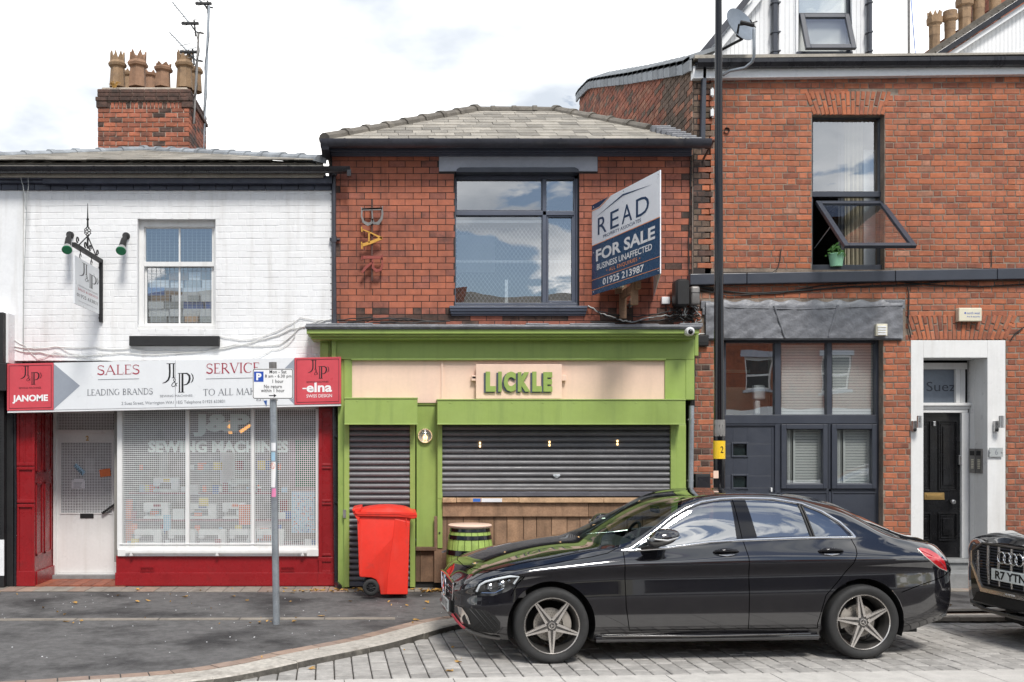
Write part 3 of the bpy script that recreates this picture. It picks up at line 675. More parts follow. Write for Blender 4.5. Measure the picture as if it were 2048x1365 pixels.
# ================================================================== white sewing-machine shop
def soft(p): return R_.random() < p
JP = thing('white_shop_house', (-3, DF, GZ), 'two-storey white painted brick shop with red shopfront and black gutter', 'building')
def build_jp():
    P = JP; dg_ = DF
    win = (275, 437, 431, 664); holes = [win]
    # wall
    mb = MB(); wall_slab(mb, 47, 378, 664, 722, holes, DF, .24); wall = mb.build('wall', M['wwall'], P)
    L = bond(47, 380, 664, 722, DF, 12.86, 33, lambda r: ([1], .5*(r % 2)) if r % 5 else ([.5], .25), holes, lambda x, y, w: M['wwall'], gap=.007, tidy=.008, skew=.6)
    place_bricks(wall, L, .0045, .0035, 300)
    mb = MB(); x = 0
    for i in range(22):                                  # dark painted course under the eaves
        a = -30 + i*33; b = a + 32
        if b > 664: b = 664
        m = MB(); m.px(a, 366.5, b, 380.5, DF-.035, .1); m.build('corbel_brick', M['navy'], P, bev=.004)
    m = MB(); m.px(85, 352, 664, 367, DF-.12, .12); m.build('eaves_board', M['navy'], P, bev=.004)
    m = MB(); m.px(-40, 351, 86, 358, DF-.14, .14); m.px(-40, 358, 86, 366.2, DF-.09, .09); m.build('eaves_moulding', M['navy'], P, bev=.006)
    # gutter
    g = MB(); gy = 13.24; gutter_run(g, xpx(-60, 13.2), xpx(700, 13.2), gy, zpx(334, 13.2), .075)
    for x in (95, 187, 290, 368, 462, 575): gutter_run(g, xpx(x, 13.2), xpx(x+4, 13.2), gy, zpx(333.5, 13.2), .081)
    g.px(694, 338, 702, 352, 13.18, .09); g.build('gutter', M['gut'], P, smooth=40)
    # roof
    A, L_, Rr = Vector((-3.99,16.5,6.64)), Vector((-6.4,13.28,5.60)), Vector((-.90,13.28,5.60))
    rf = MB(); rf.poly([L_-Vector((0,0,.03)), Rr-Vector((0,0,.03)), A-Vector((0,0,.03))]); rf.poly([Rr-Vector((0,0,.03)), (-.90,19.5,5.57), A-Vector((0,0,.03))]); rf.poly([L_-Vector((0,0,.03)), A-Vector((0,0,.03)), (-9,19.5,5.6), (-9,13.28,5.57)])
    rf.poly([(-9,19.5,5.57),A-Vector((0,0,.03)),(-.9,19.5,5.57)]); rf.box(-9,-.9,13.3,19.5,5.4,5.56)
    roof = rf.build('roof', M['slate'], P)
    slates(roof, L_, Rr, A, A, 13, .26, M['slate'])
    ridge_tiles(roof, L_+Vector((.1,.1,.02)), A, 9, .10, M['tileg'], 'hip_tile'); ridge_tiles(roof, Rr+Vector((-.05,.05,.02)), A, 11, .10, M['tileg'], 'hip_tile')
    m = MB(); m.tube([W(632,330,13.3), W(634,318,13.3), W(631,314,13.3), W(637,311,13.3)], .009, 6); m.build('hip_iron', M['gut'], P)
    # inner shell
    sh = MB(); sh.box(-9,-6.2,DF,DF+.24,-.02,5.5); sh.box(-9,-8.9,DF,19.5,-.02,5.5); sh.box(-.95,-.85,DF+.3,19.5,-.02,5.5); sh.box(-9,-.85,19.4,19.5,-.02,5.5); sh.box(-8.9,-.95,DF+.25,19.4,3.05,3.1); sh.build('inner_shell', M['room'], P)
    # sash window
    x0, y0, x1, y1 = win; dw = DF+.10
    m = MB(); m.px(x0, y0, x1, y0+17, dw-.0, .14); m.px(x0, y0, x0+13, y1, dw-.001, .14); m.px(x1-3, y0+17, x1+2, y1, dw, .14); m.px(x0, y1-13, x1, y1, dw-.05, .2)
    W0 = m.build('sash_window', M['white'], P, bev=.004)
    m = MB(); frame(m, 286, 452, 429, 531, 5, dw+.03, .04, 0, 7); m.px(357.5, 456, 360.5, 524, dw+.035, .03); m.build('upper_sash', M['white'], W0)
    m = MB(); frame(m, 288, 524, 429, 655, 6, dw+.07, .04, 0, 8); m.px(357.5, 532, 360.5, 648, dw+.075, .03); m.px(286, 524, 430, 533, dw+.02, .09); m.build('lower_sash', M['white'], W0)
    m = MB(); m.px(290, 456, 426, 525, dw+.05, .004); m.px(293, 531, 425, 649, dw+.09, .004); m.build('pane', G['win'], W0)
    m = MB()
    for x in range(294, 428, 9): m.px(x, 455, x+.7, 650, dw+.082, .004)
    for y in range(458, 650, 6): m.px(290, y, 427, y+.45, dw+.0865, .003)
    b = m.build('window_bars', M['steel'], W0); b['kind'] = 'stuff'
    m = MB(); m.px(258, 672, 438, 692, DF-.09, .2); m.build('window_sill', M['blackm'], P, bev=.008)
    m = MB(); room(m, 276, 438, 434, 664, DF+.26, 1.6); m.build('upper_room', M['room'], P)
    # ---- fascia sign is a thing of its own (below); shopfront
    tilt = lambda x: -.021*(x-15)
    dp = DF-.01
    pil = MB(); pil.px(33, 812, 69, 1173, dp, .2); pil.px(31, 1143, 70, 1173, dp-.03, .03)
    for a, b in ((33, 38), (64, 69)):
        pil.px(a, 826, b, 930, dp-.02, .02); pil.px(a, 938, b, 1003, dp-.02, .02); pil.px(a, 1012, b, 1143, dp-.02, .02)
    for y in (926, 934, 1000, 1009): pil.px(33, y, 69, y+6, dp-.024, .024)
    pil.px(33, 814, 69, 828, dp-.022, .022); pil.px(47, 830, 50, 925, dp-.008, .008)
    pil.build('pilaster', M['red'], P, bev=.004)
    pr = MB(); pr.px(637, 815, 668, 1172, dp, .2); pr.px(636, 1115, 670, 1121, dp-.02, .02); pr.px(636, 1146, 670, 1172, dp-.03, .03)
    for a, b in ((637, 644), (662, 668)): pr.px(a, 820, b, 1146, dp-.018, .018)
    for y in (928, 934, 1000, 1006, 1108, 1120, 1142): pr.px(644, y, 662, y+4, dp-.018, .018)
    pr.px(644, 818, 662, 824, dp-.018, .018); pr.build('pilaster', M['red'], P, bev=.004)
    # recessed entrance
    xl = xpx(69, dp); dd = 14.2
    m = MB(); m.box(xl-.2, xl-.001, dp+.012, dd+.05, .0, zpx(812, DF)); 
    for (ya, yb, za, zb) in ((dp+.05,dp+.30,1.55,2.35),(dp+.38,dp+.66,1.55,2.35),(dp+.05,dp+.30,.45,1.42),(dp+.38,dp+.66,.45,1.42)):
        m.box(xl-.001, xl+.012, ya, ya+.03, za, zb); m.box(xl-.001, xl+.012, yb-.03, yb, za, zb); m.box(xl-.001, xl+.012, ya, yb, za, za+.03); m.box(xl-.001, xl+.012, ya, yb, zb-.03, zb)
    m.box(xl-.001, xl+.03, dp+.02, dd, .0, .25); m.build('side_panelling', M['red'], P, bev=.003)
    m = MB(); m.box(xl, xpx(242, DF), dp+.0, dd+.1, 2.55, 2.6); m.build('porch_ceiling', M['white'], P)
    # door
    fr = MB(); dfm = dd-.03
    fr.px(106, 824, 111.5, 1151, dfm, .1); fr.px(228, 824, 240, 1150, dfm, .1); fr.px(111.5, 860, 228, 868, dfm, .1); fr.px(111.5, 820, 228, 826, dfm, .1); fr.build('door_frame', M['white'], P, bev=.005)
    d = MB(); d.px(112, 868, 228, 1148, dd, .05); 
    holesd = [(121, 884, 224, 1027)]
    d = MB(); wall_slab(d, 112, 868, 228, 1148, holesd, dd, .05); frame(d, 119, 882, 226, 1029, 3, dd-.012, .012); d.px(114, 1031, 226, 1145, dd-.006, .006); d.px(113, 1146, 228, 1151, dd-.03, .03)
    door = d.build('door', M['white'], P, bev=.002)
    m = MB(); m.px(121, 884, 224, 1027, dd+.025, .004); m.build('pane', G['shop'], door)
    m = MB(); m.px(160, 1027.5, 187, 1037, dd-.014, .014); m.build('letter_flap', M['blackm'], door)
    m = MB(); m.ppx([(202,1026),(205,1029),(230,1011),(230,1006)], dd-.06, .03); m.build('closing_bar', M['blackm'], door)
    m = MB(); letter(m, '2', lambda x,y,o: W(x,y,dd)-Vector((0,.008+o*.02,0)), 172, 872, 178, 882, 0, .03, ext=.2); m.build('door_number', M['brass'], door)
    m = MB(); m.lathe([(.012,-.04),(.02,-.03),(.02,0),(.008,.0)], W(232, 973, dd-.05), 'y', 10); m.px(229, 965, 233, 985, dd-.045, .012); m.build('door_lock', M['alu'], door)
    m = MB(); lattice(m, 121, 884, 224, 1027, dd+.008, 3.15, .0075, .003); o = m.build('door_grille', M['upvc'], door); o['kind'] = 'stuff'
    m = MB(); m.px(112, 826, 228, 860, dd+.03, .004); m.build('pane', G['shop'], P)
    m = MB(); lattice(m, 112, 826, 228, 860, dd-.01, 3.1, .0075, .003); o = m.build('transom_grille', M['upvc'], P); o['kind'] = 'stuff'
    m = MB(); room(m, 106, 815, 240, 1155, dd+.06, 1.4); m.build('hallway', M['room'], P)
    # papers stuck in the door
    m = MB(); m.ppx([(152,927),(147,933),(165,952),(171,944)], dd-.004, .002); m.build('closed_notice', M['cyan'], door)
    m = MB(); letter(m, 'CLOSE', lambda x,y,o: W(149+(x*.72)+y*-.0, 931+x*.74+y*1.0, dd)-Vector((0,.007,0)), 0, -2.5, 22, 3.5, 0, .02); m.build('lettering', M['ink'], door)
    m = MB(); m.px(143, 962, 170, 978, dd-.004, .002); m.px(147, 958, 168, 962, dd-.004, .002); m.build('paper_notice', M['paper'], door)
    m = MB()
    for k in range(5): m.px(147, 965+k*2.5, 166-R_.uniform(0,6), 965.7+k*2.5, dd-.006, .001)
    m.build('notice_lines', M['inkg'], door)
    m = MB(); m.px(170, 918, 189, 946, dd+.03, .002); m.build('paper_notice', M['beige'], door)
    m = MB(); m.ppx([(198,940),(220,937),(222,952),(201,955)], dd-.004, .002); m.build('orange_notice', M['orng'], door)
    # threshold: step and terracotta tiles
    m = MB(); m.box(xl, xpx(236,DF), dd-.12, dd+.1, 0, .125); m.build('door_step', M['stone'], P, bev=.006)
    x = xl
    while x < xpx(232, DF):
        m = MB(); m.box(x+.003, x+.147, DF-.02, dd-.125, .0, .075+R_.uniform(-.001,.001)); m.build('floor_tile', M['tcot'], P, bev=.002); x += .15
    # stallriser
    m = MB(); xa, xb = xpx(232, dp), xpx(637, dp)
    m.px(232, 1112, 637, 1146, dp+.02, .15); m.px(230, 1146, 637, 1172.5, dp-.01, .2); 
    m.box(xa+.002, xa+.1, dp+.034, dd, GZ-.02, zpx(1112, dp)); m.build('stallriser', M['red'], P, bev=.004)
    for cx in (294, 575):
        m = MB(); frame(m, cx-14, 1134, cx+14, 1143.5, 1.6, dp+.008, .012)
        for k in range(3): m.px(cx-12, 1136.2+k*2.2, cx-1, 1137+k*2.2, dp+.012, .01); m.px(cx+1, 1136.2+k*2.2, cx+12, 1137+k*2.2, dp+.012, .01)
        m.build('air_vent', M['red'], P)
    # window frame
    m = MB(); dwf = DF+.03
    m.px(235, 1099, 637, 1113, dwf-.05, .2); m.px(240, 1093, 637, 1099.5, dwf-.02, .15); m.px(234, 815, 244, 1100, dwf, .12); m.px(631, 815, 638, 1100, dwf, .12)
    m.px(371, 815, 378, 1098, dwf-.005, .1); m.px(502, 812, 508.5, 1096, dwf-.005, .1); m.px(240, 812, 637, 819, dwf, .12); m.px(239,1087.5,556,1089.5,dwf-.02,.02)
    wf = m.build('shop_window_frame', M['white'], P, bev=.004)
    m = MB(); m.px(250, 1101.5, 614, 1106.5, dwf-.1, .02); 
    for x in (262, 434, 605): m.px(x-3, 1103, x+3, 1113, dwf-.09, .04); m.px(x-1.5, 1106, x+1.5, 1112, dwf-.1, .06)
    m.build('shutter_rail', M['white'], P, bev=.003)
    for a, b in ((244,371),(378,502),(508.5,631)):
        m = MB(); lattice(m, a, 819, b, 1097, dwf+.02, 4.02, .0062, .004); o = m.build('security_grille', M['upvc'], wf); o['kind'] = 'stuff'
        m = MB(); m.px(a, 817, b, 1099, dwf+.07, .006); m.build('pane', G['shop'], wf)
    fn = lambda x,y,o: W(x,y,dwf+.066)
    m = MB(); letter(m, 'SEWING MACHINES', fn, 296, 882, 577, 906, 0, .045); letter(m, 'J&P', fn, 386, 828, 500, 874, 0, .05); m.build('window_lettering', M['ltext'], wf)
    # display room
    m = MB(); room(m, 236, 812, 640, 1117, DF+.2, 2.6); m.build('display_room', M['roomm'], P)
    m = MB(); m.px(238, 1096, 637, 1117, DF+.2, 1.0); m.px(240, 1040, 600, 1043, DF+.55, .25); m.px(240, 985, 560, 988, DF+.75, .25); m.build('display_shelf', M['red'], P)
    m = MB(); m.ppx([(446,846),(462,842),(464,868),(458,868)], 14.6, .06); m.ppx([(478,862),(500,848),(501,853),(482,867)], 14.6, .06); m.build('neon_light', M['fglow'], P)
    # upstairs stock
    rr = random.Random(21); yy = 645
    cols = [M['paper'], M['beige'], M['card'], M['paper'], M['blue'], M['beige']]
    for row in range(8):
        h = rr.uniform(11, 17); x = 294 + rr.uniform(0, 8) + (row > 5)*40; nth = -1
        while x < 424:
            w = rr.uniform(22, 40); m = MB(); m.px(x, yy-h, min(x+w, 426), yy, DF+.19+rr.uniform(0,.04)+row*.004, .3)
            c = rr.choice(cols); cc = W(x+w/2, yy, DF+.4); nm = 'stock_box'
            cn = {'white_paper':'white','grey_box':'grey','brown_card':'brown','blue_plastic':'blue'}[c.name]; nth += 1; od = ('first','second','third','fourth','fifth','sixth','seventh','eighth')
            solo(m, nm, c, tuple(cc), '%s box inside the sash window, %s from left in the %s layer up' % (cn, od[nth], od[row]), 'box', 'boxes piled behind the upstairs sash window'); x += w + rr.uniform(0, 4)
        yy -= h
def lattice(mb, x0, y0, x1, y1, d, pitch, bw, th):
    k = d/F; hw = bw/k/2; x = x0 + pitch/2
    while x < x1: mb.px(x-hw, y0, x+hw, y1, d, th); x += pitch
    y = y0 + pitch/2
    while y < y1: mb.px(x0, y-hw, x1, y+hw, d+.0006, th-.0012); y += pitch
build_jp()

def display_goods():
    """sewing machines and stock in the shop window, one thing each"""
    grp = 'sewing machines on show in the shop window'
    def machine(cx, by, w, h, d, body, lab, trim=None):
        base = W(cx, by, d); t = thing('sewing_machine', base, lab, 'sewing machine', grp); k = d/F
        m = MB(); m.px(cx-w/2, by-h*.16, cx+w/2, by, d, .16); m.build('base', body, t, bev=.01)
        m = MB(); m.px(cx+w*.22, by-h, cx+w/2, by-h*.16, d+.01, .13); m.px(cx-w/2, by-h, cx+w*.22, by-h*.62, d+.01, .13); m.px(cx-w/2, by-h*.62, cx-w*.28, by-h*.42, d+.02, .11); m.build('arm', body, t, bev=.012)
        m = MB(); m.lathe([(.035,0),(.035,.02),(.0,.02)], W(cx+w/2, by-h*.7, d)+Vector((0,.07,0)), 'x', 12); m.build('hand_wheel', M['beige'], t)
        m = MB(); m.px(cx-w*.40, by-h*.42, cx-w*.36, by-h*.16, d+.06, .01); m.build('needle_bar', M['alu'], t)
        if trim: m = MB(); m.px(cx-w*.1, by-h*.93, cx+w*.18, by-h*.72, d+.006, .006); m.build('decal', trim, t)
    y0 = DF+.28
    for i, (cx, lab) in enumerate(((295,'white sewing machine in the bottom row nearest the shop door'),(363,'white sewing machine second along the bottom row of the shop window'),(424,'white sewing machine in the bottom row under the middle grille'),(485,'white sewing machine in the bottom row left of the parking sign post'),(540,'white sewing machine in the bottom row beside the parking sign post'))):
        machine(cx, 1090, 54, 30, y0, M['upvc'], lab)
    machine(312, 1038, 50, 32, DF+.56, M['upvc'], 'white sewing machine with red top on the middle shelf at left', M['red']); 
    machine(403, 1038, 58, 30, DF+.56, M['upvc'], 'white sewing machine with blue print on the middle shelf', M['blue']); machine(468, 1038, 46, 32, DF+.56, M['upvc'], 'white and orange sewing machine on the middle shelf', M['orng'])
    machine(331, 984, 50, 28, DF+.76, M['upvc'], 'white sewing machine on the top shelf at left', M['yell']); machine(487, 984, 50, 26, DF+.76, M['beige'], 'grey sewing machine on the top shelf at right'); 
    def card(x0, y0_, x1, y1, d, m_, lab, nm='product_card', th=.01):
        m = MB(); m.px(x0, y0_, x1, y1, d, th); solo(m, nm, m_, tuple(W((x0+x1)/2, y1, d)), lab, 'display card' if th < .05 else 'box')
    card(327,1030,341,1062,DF+.5,M['cyan'],'upright pale blue card between the sewing machines'); card(398,996,417,1012,DF+.52,M['yell'],'yellow price card standing on the middle shelf')
    card(425,971,438,988,DF+.7,M['blue'],'small blue display card on the top shelf'); card(378,970,396,990,DF+.72,M['upvc'],'white product box on the top shelf in the middle','product_box',.12)
    card(583,984,630,1066,DF+.36,M['cyan'],'pale thread display board covered in coloured dots in the right pane','thread_display',.06); card(590,880,630,975,DF+.9,M['lantern'],'green fabric hanging behind the right-hand grille','hanging_fabric')
    card(478,1010,500,1050,DF+.5,M['orng'],'orange product box on the shelf left of the sign post','product_box',.12); card(515,1068,560,1086,DF+.5,M['orng'],'orange box low down behind the parking sign post','product_box',.12)
    card(512,1040,545,1066,DF+.6,M['paper'],'white product box above the orange box in the right pane','product_box',.15); card(246,1000,262,1095,DF+.6,M['orng'],'rust coloured fabric roll standing beside the door frame','fabric_roll',.08); card(345,1018,368,1040,DF+.54,M['paper'],'white pattern packet on the middle shelf','product_box',.05)
    card(318,900,336,960,15.4,M['beige'],'grey poster high at the back of the shop'); card(440,905,470,968,15.5,M['paper'],'white poster at the back of the shop under the lettering'); card(560,1000,576,1030,14.4,M['red'],'small red card behind the sign post')
    seen = set(); r3 = random.Random(31); cl = [M['paper'], M['paper'], M['cyan'], M['yell'], M['orng'], M['red'], M['beige'], M['blue']]
    for (yb, d0, n0) in ((1096, DF+.24, 26), (1040, DF+.62, 32), (985, DF+.85, 32), (940, DF+1.3, 26), (1068, DF+.5, 20)):
        for i in range(n0):
            x = r3.uniform(250, 575 if yb < 1090 else 628); w, h = r3.uniform(6, 18), r3.uniform(8, 20); m = MB(); m.px(x, yb-h, x+w, yb, d0+r3.uniform(0,.1), .04); mc = r3.choice(cl); cn = {'white_paper':'white','pale_blue_card':'pale blue','yellow_card':'yellow','orange_print2':'orange','deep_red_gloss_paint':'red','grey_box':'grey','blue_plastic':'blue'}[mc.name]; rw = {1096:'bottom row',1040:'middle shelf',985:'top shelf',940:'shelf at the back',1068:'second lowest row'}[yb]; ln = 'left' if x < 365 else 'middle' if x < 500 else 'right'
            if (cn, rw, ln) in seen: continue
            seen.add((cn, rw, ln)); solo(m, 'sewing_packet', mc, tuple(W(x, yb, d0)), '%s packet on the %s, %s pane of the sewing shop window' % (cn, rw, ln), 'packet', 'packets of sewing goods in the shop window')
    mb = MB(); rr = random.Random(8)
    for _ in range(160):
        x, y = rr.uniform(585, 628), rr.uniform(990, 1064); mb.px(x, y, x+1.8, y+1.8, DF+.355, .004, rr.randrange(3))
    o = mb.build('thread_reels', [M['orng'], M['blue'], M['red']], None); o['kind'] = 'stuff'
display_goods()

# ---- fascia sign of the sewing machine shop
def fascia():
    d = 13.16; T = lambda x, y: (x, y - .021*(x-15))
    t = thing('shop_fascia_sign', W(350, 820, d), 'long white and red fascia sign over the sewing machine shop', 'shop sign')
    def pan(x0, y0, x1, y1, d_, th): m = MB(); m.ppx([T(x0,y0),T(x1,y0),T(x1,y1),T(x0,y1)], d_, th); return m
    pan(14, 728, 107, 822, d, .3).build('red_panel', M['redp'], t, bev=.003)
    pan(589, 728, 682, 822, d, .3).build('red_panel', M['redp'], t, bev=.003)
    pan(107.5, 728, 350.2, 822, d+.004, .29).build('white_panel', M['sign'], t); pan(351, 728, 588.5, 822, d+.004, .29).build('white_panel', M['sign'], t)
    pan(15, 822.3, 682, 826, d+.01, .28).build('bottom_trim', M['upvc'], t)
    m = MB()
    for tri in ([(107.5,730),(160,775),(107.5,821)], [(588.5,730),(543,775),(588.5,821)]): m.poly([W(*T(*p), d+.002) for p in tri])
    m.build('arrow_print', M['arrow'], t)
    fn = lambda x, y, o: W(*T(x,y), d) - Vector((0,.002,0)); fw = lambda x, y, o: W(*T(x,y), d+.004) - Vector((0,.003,0))
    for x0 in (14, 589):
        m = MB()
        for a, b, c, e in ((4,4,89,4.9),(4,89,89,89.9),(4,4,4.8,89),(88.2,4,89,89)): m.poly([fn(x0+p, 728+q, 0) for p, q in ((a,b),(c,b),(c,e),(a,e))])
        logo(m, fn, x0+27, 733.5, x0+69, 771); letter(m, 'SEWING MACHINES', fn, x0+24, 775.5, x0+68, 779); m.build('lettering', M['ink'], t)
    m = MB(); letter(m, 'JANOME', fn, 25, 791, 96, 808, 0, .04); letter(m, 'elna', fn, 613, 778.5, 664, 798, 0, .03); letter(m, 'SWISS DESIGN', fn, 613, 802, 664, 808.5, 0, .005)
    stroke(m, [(605, 790), (614, 790)], 2.5, fn); m.build('lettering', M['inkw'], t)
    m = MB(); logo(m, fw, 325, 734, 387, 793); m.build('monogram', M['ink'], t)
    m = MB(); serif(m, 'SALES', fw, 194, 735, 280, 754, 0, 1.15); serif(m, 'SERVICE', fw, 412, 736, 520, 756, 0, 1.15); m.build('lettering', M['inkr'], t)
    m = MB(); serif(m, 'LEADING BRANDS', fw, 174, 783, 306, 795, 0, 1.25); serif(m, 'TO ALL MAKES', fw, 406, 787, 530, 800, 0, 1.25)
    letter(m, 'SEWING MACHINES', fw, 320, 797, 385, 801.5); letter(m, '2 Suez Street, Warrington WA1 1EG Telephone 01925 633831', fw, 243, 809, 450, 817)
    for a, b, y in ((196, 278, 763.5), (412, 520, 766.5)): stroke(m, [(a, y), (b, y)], 1.0, fw)
    letter(m, 'EST       S', fw, 513, 806, 556, 813); m.build('lettering', M['inkg'], t)
    m = MB(); m.ppx([(527,811-9),(534,810-9),(533,822-9)], d-.001, .002); m.build('blue_emblem', M['blue'], t)
fascia()

# ---- hanging sign with its wrought-iron bracket, lamps
def hanging_sign():
    cx0 = xpx(203, DF); y1 = DF; y0 = DF-1.08*.75
    p1 = W(203, 523, DF); d0 = 12.35; p0 = Vector((xpx(147, d0), d0, zpx(490, d0)))
    p0 = Vector((p1.x-.02, DF*0 + 0, p1.z)); # beam runs square to the wall
    yb = DF - 1.18; p0 = Vector((p1.x-.0, yb, p1.z)); 
    t = thing('hanging_shop_sign', p1, 'white hanging sign on a black wrought iron bracket beside the upstairs window', 'hanging sign')
    X = p1.x
    m = MB(); m.box(X-.022, X+.022, yb, DF-.01, p1.z-.03, p1.z+.02); m.box(X-.022, X+.022, DF-.045, DF, zpx(645, DF), p1.z+.02)
    for k in range(12): m.box(X-.025, X+.025, DF-.05, DF-.0451, p1.z-.1-k*.06, p1.z-.08-k*.06)
    ym = (yb+DF)/2 - .02
    m.tube([(X, ym, p1.z+.05), (X, ym, p1.z+.22)], .012, 6)
    for k in range(4):
        m.tube([(X+.045*math.sin(a*math.pi/6)*math.cos(a*.9+k*1.57), ym+.045*math.sin(a*math.pi/6)*math.sin(a*.9+k*1.57), p1.z+.20+a*.022) for a in range(7)], .006, 5)
    m.tube([(X, ym, p1.z+.33), (X, ym, p1.z+.62)], [.013, .003], 6); m.sphere((X, ym, p1.z+.42), .018, 8)
    for sy in (-1, 1):
        m.tube([(X, ym, p1.z+.21), (X, ym+sy*.12, p1.z+.15), (X, ym+sy*.36, p1.z+.03)], .008, 5)
        for yy in (ym+sy*.42, ym+sy*.1): m.tube([(X, yy + .045*math.cos(a)*(1-a/9), p1.z+.07+.05*math.sin(a)*(1-a/9)) for a in [i*.6 for i in range(10)]], .009, 5)
    for yy in (ym-.30, ym+.16):
        m.tube([(X, yy, p1.z-.03), (X, yy, p1.z-.07)], .006, 5); m.tube([(X, yy+.03*math.cos(a), p1.z-.10+.03*math.sin(a)) for a in [i*.7 for i in range(8)]], .006, 5)
    m.build('bracket', M['blackm'], t)
    b0, b1 = yb+.02, DF-.14; zt, zb = p1.z-.13, zpx(628, DF)-.02
    m = MB(); m.box(X-.008, X+.008, b0, b1, zb, zt); m.build('board', M['sign'], t)
    # lettering on the face that looks towards the street's far end (+x)
    k = (b1-b0)/100.
    fn = lambda x, y, o: Vector((X+.0095, b0 + x*k, zt - y*(zt-zb)/170.))
    m = MB(); logo(m, fn, 18, 10, 96, 88); letter(m, '01925 633831', fn, 8, 128, 94, 140); m.build('lettering', M['ink'], t)
    m = MB(); letter(m, 'SEWING MACHINES', fn, 14, 96, 94, 102); letter(m, 'www.jpsewingmachines.co.uk', fn, 14, 152, 90, 157); m.build('lettering', M['inkg'], t)
    m = MB(); letter(m, 'SALES & SERVICE', fn, 12, 108, 94, 116); m.build('lettering', M['inkr'], t)
    for (bx, by, tip, lab) in ((141, 471, (134, 500), 'black spotlight with green glass left of the hanging sign'), (253, 473, (242, 502), 'black spotlight with green glass between the hanging sign and the sash window')):
        base = W(bx, by, DF); s = thing('wall_spotlight', base, lab, 'wall light', 'green glass spotlights on the white wall')
        m = MB(); m.lathe([(.0,-.05),(.045,-.045),(.05,0)], base, 'y', 14); m.build('mount', M['blackm'], s, smooth=50)
        a = base - Vector((0,.06,0)); b = W(tip[0], tip[1], DF-.3); m = MB(); dv = (b-a)
        m.tube([a, a+dv*.25, a+dv*.3, a+dv*.78], [.03,.03,.04,.045], 12); m.build('housing', M['blackm'], s, smooth=50)
        m = MB(); m.tube([a+dv*.78, a+dv*1.0], [.045,.068], 14); m.build('shade', M['alu'], s, smooth=50)
        m = MB(); m.tube([a+dv*.99, a+dv*1.03], [.066,.064], 14); m.build('lens', M['lantern'], s, smooth=50)
hanging_sign()

# ---- neighbour at the far left
def left_neighbour():
    t = thing('left_neighbour_shop', (-6, DF, GZ), 'white rendered house with black shopfront at the left edge', 'building')
    m = MB(); m.px(-260, 381, 46.6, 722, DF-.012, .3); m.px(-260, 722, 28, 1176, DF-.011, .3); m.build('wall', M['wwall2'], t)
    m = MB(); m.px(45.2, 381, 46.4, 705, DF-.02, .03); m.build('wall_joint', M['cablew'], t)
    m = MB(); m.px(-260, 727, 12, 782, DF-.35, .36); m.px(-260, 782, 8, 1176, DF-.16, .15); m.px(9, 780, 26, 1176, DF-.06, .05); m.build('black_shopfront', M['blackm'], t, bev=.006)
    m = MB(); m.px(-260, 625, 6, 727, DF-.34, .1); m.build('sign_edge', M['blackm'], t); 
    xx = xpx(6, DF-.34); m = MB(); m.box(xx-.4, xx+.03, DF-.24, DF-.012, zpx(727,DF-.2), zpx(625, DF-.3)); m.build('sign_box', M['upvc'], t, bev=.005)
    m = MB(); m.px(-260, 1080, 8, 1152, DF-.17, .01); m.build('white_riser', M['wwall2'], t)
    m = MB()
    for i in range(40): m.px(-200, 840+i*6, 2, 841+i*6, DF-.165, .004)
    m.build('vent_slats', M['trimb'], t)
    m = MB(); m.tube([W(29, 790, DF-.04), W(31, 1000, DF-.04), W(30,1172,DF-.04)], .02, 8); m.build('drain_pipe', M['gut'], t)
left_neighbour()

# ---- cables drawn along the white wall
def cable_run(pts, r, m_, lab, name='cable', n=5, d=None, sag=2.5, grp=None, seed=0):
    rr = random.Random(seed); out = []
    for (a, b) in zip(pts, pts[1:]):
        for i in range(n): f = i/n; out.append(W(a[0]+(b[0]-a[0])*f, a[1]+(b[1]-a[1])*f + sag*4*f*(1-f) + rr.uniform(-.8,.8), (d or DF)-.02))
    out.append(W(pts[-1][0], pts[-1][1], (d or DF)-.02)); mb = MB(); mb.tube(out, r, 5)
    return solo(mb, name, m_, tuple(out[0]), lab, 'cable', grp, smooth=60)
gp = 'cables strung along the white wall'
for i, (pts, lab) in enumerate((
  ([(22,690),(60,697),(110,693),(190,695),(260,697),(330,703),(430,700),(520,680),(580,660),(640,640),(664,637)], 'thick white painted cable running the whole way below the black window sill'),
  ([(30,700),(80,705),(140,712),(240,706),(360,708),(470,690),(560,690),(600,655),(650,642)], 'white painted cable looping lowest across the middle of the white wall'),
  ([(440,672),(490,680),(540,668),(575,650),(600,636),(664,640)], 'thin white cable starting at the right end of the black window sill'),
  ([(22,675),(50,692),(75,718),(110,704),(175,716)], 'pair of loose cable ends hanging above the left end of the fascia'),
  ([(505,718),(545,700),(575,690),(590,672),(588,640)], 'white cable rising from the fascia towards the green cornice'),
  ([(120,694),(150,708),(200,720),(270,722)], 'white cable dropping to the fascia top above the red panel arrow'))):
    cable_run(pts, .0075 if i < 2 else .005, M['cablew'], lab, grp=gp, seed=i)
for i, (pts, lab) in enumerate((([(42,338),(41,352),(46,372),(50,396),(52,420)], 'cable looping over the gutter at the left, nearer the picture edge'), ([(62,336),(56,348),(57,372),(54,396),(53,430),(48,560),(46,690)], 'cable looping over the gutter and dropping down the white wall joint'))):
    cable_run(pts, .005, M['beige'], lab, d=DF-.12, grp='cables hanging over the left gutter', sag=1, seed=40+i)

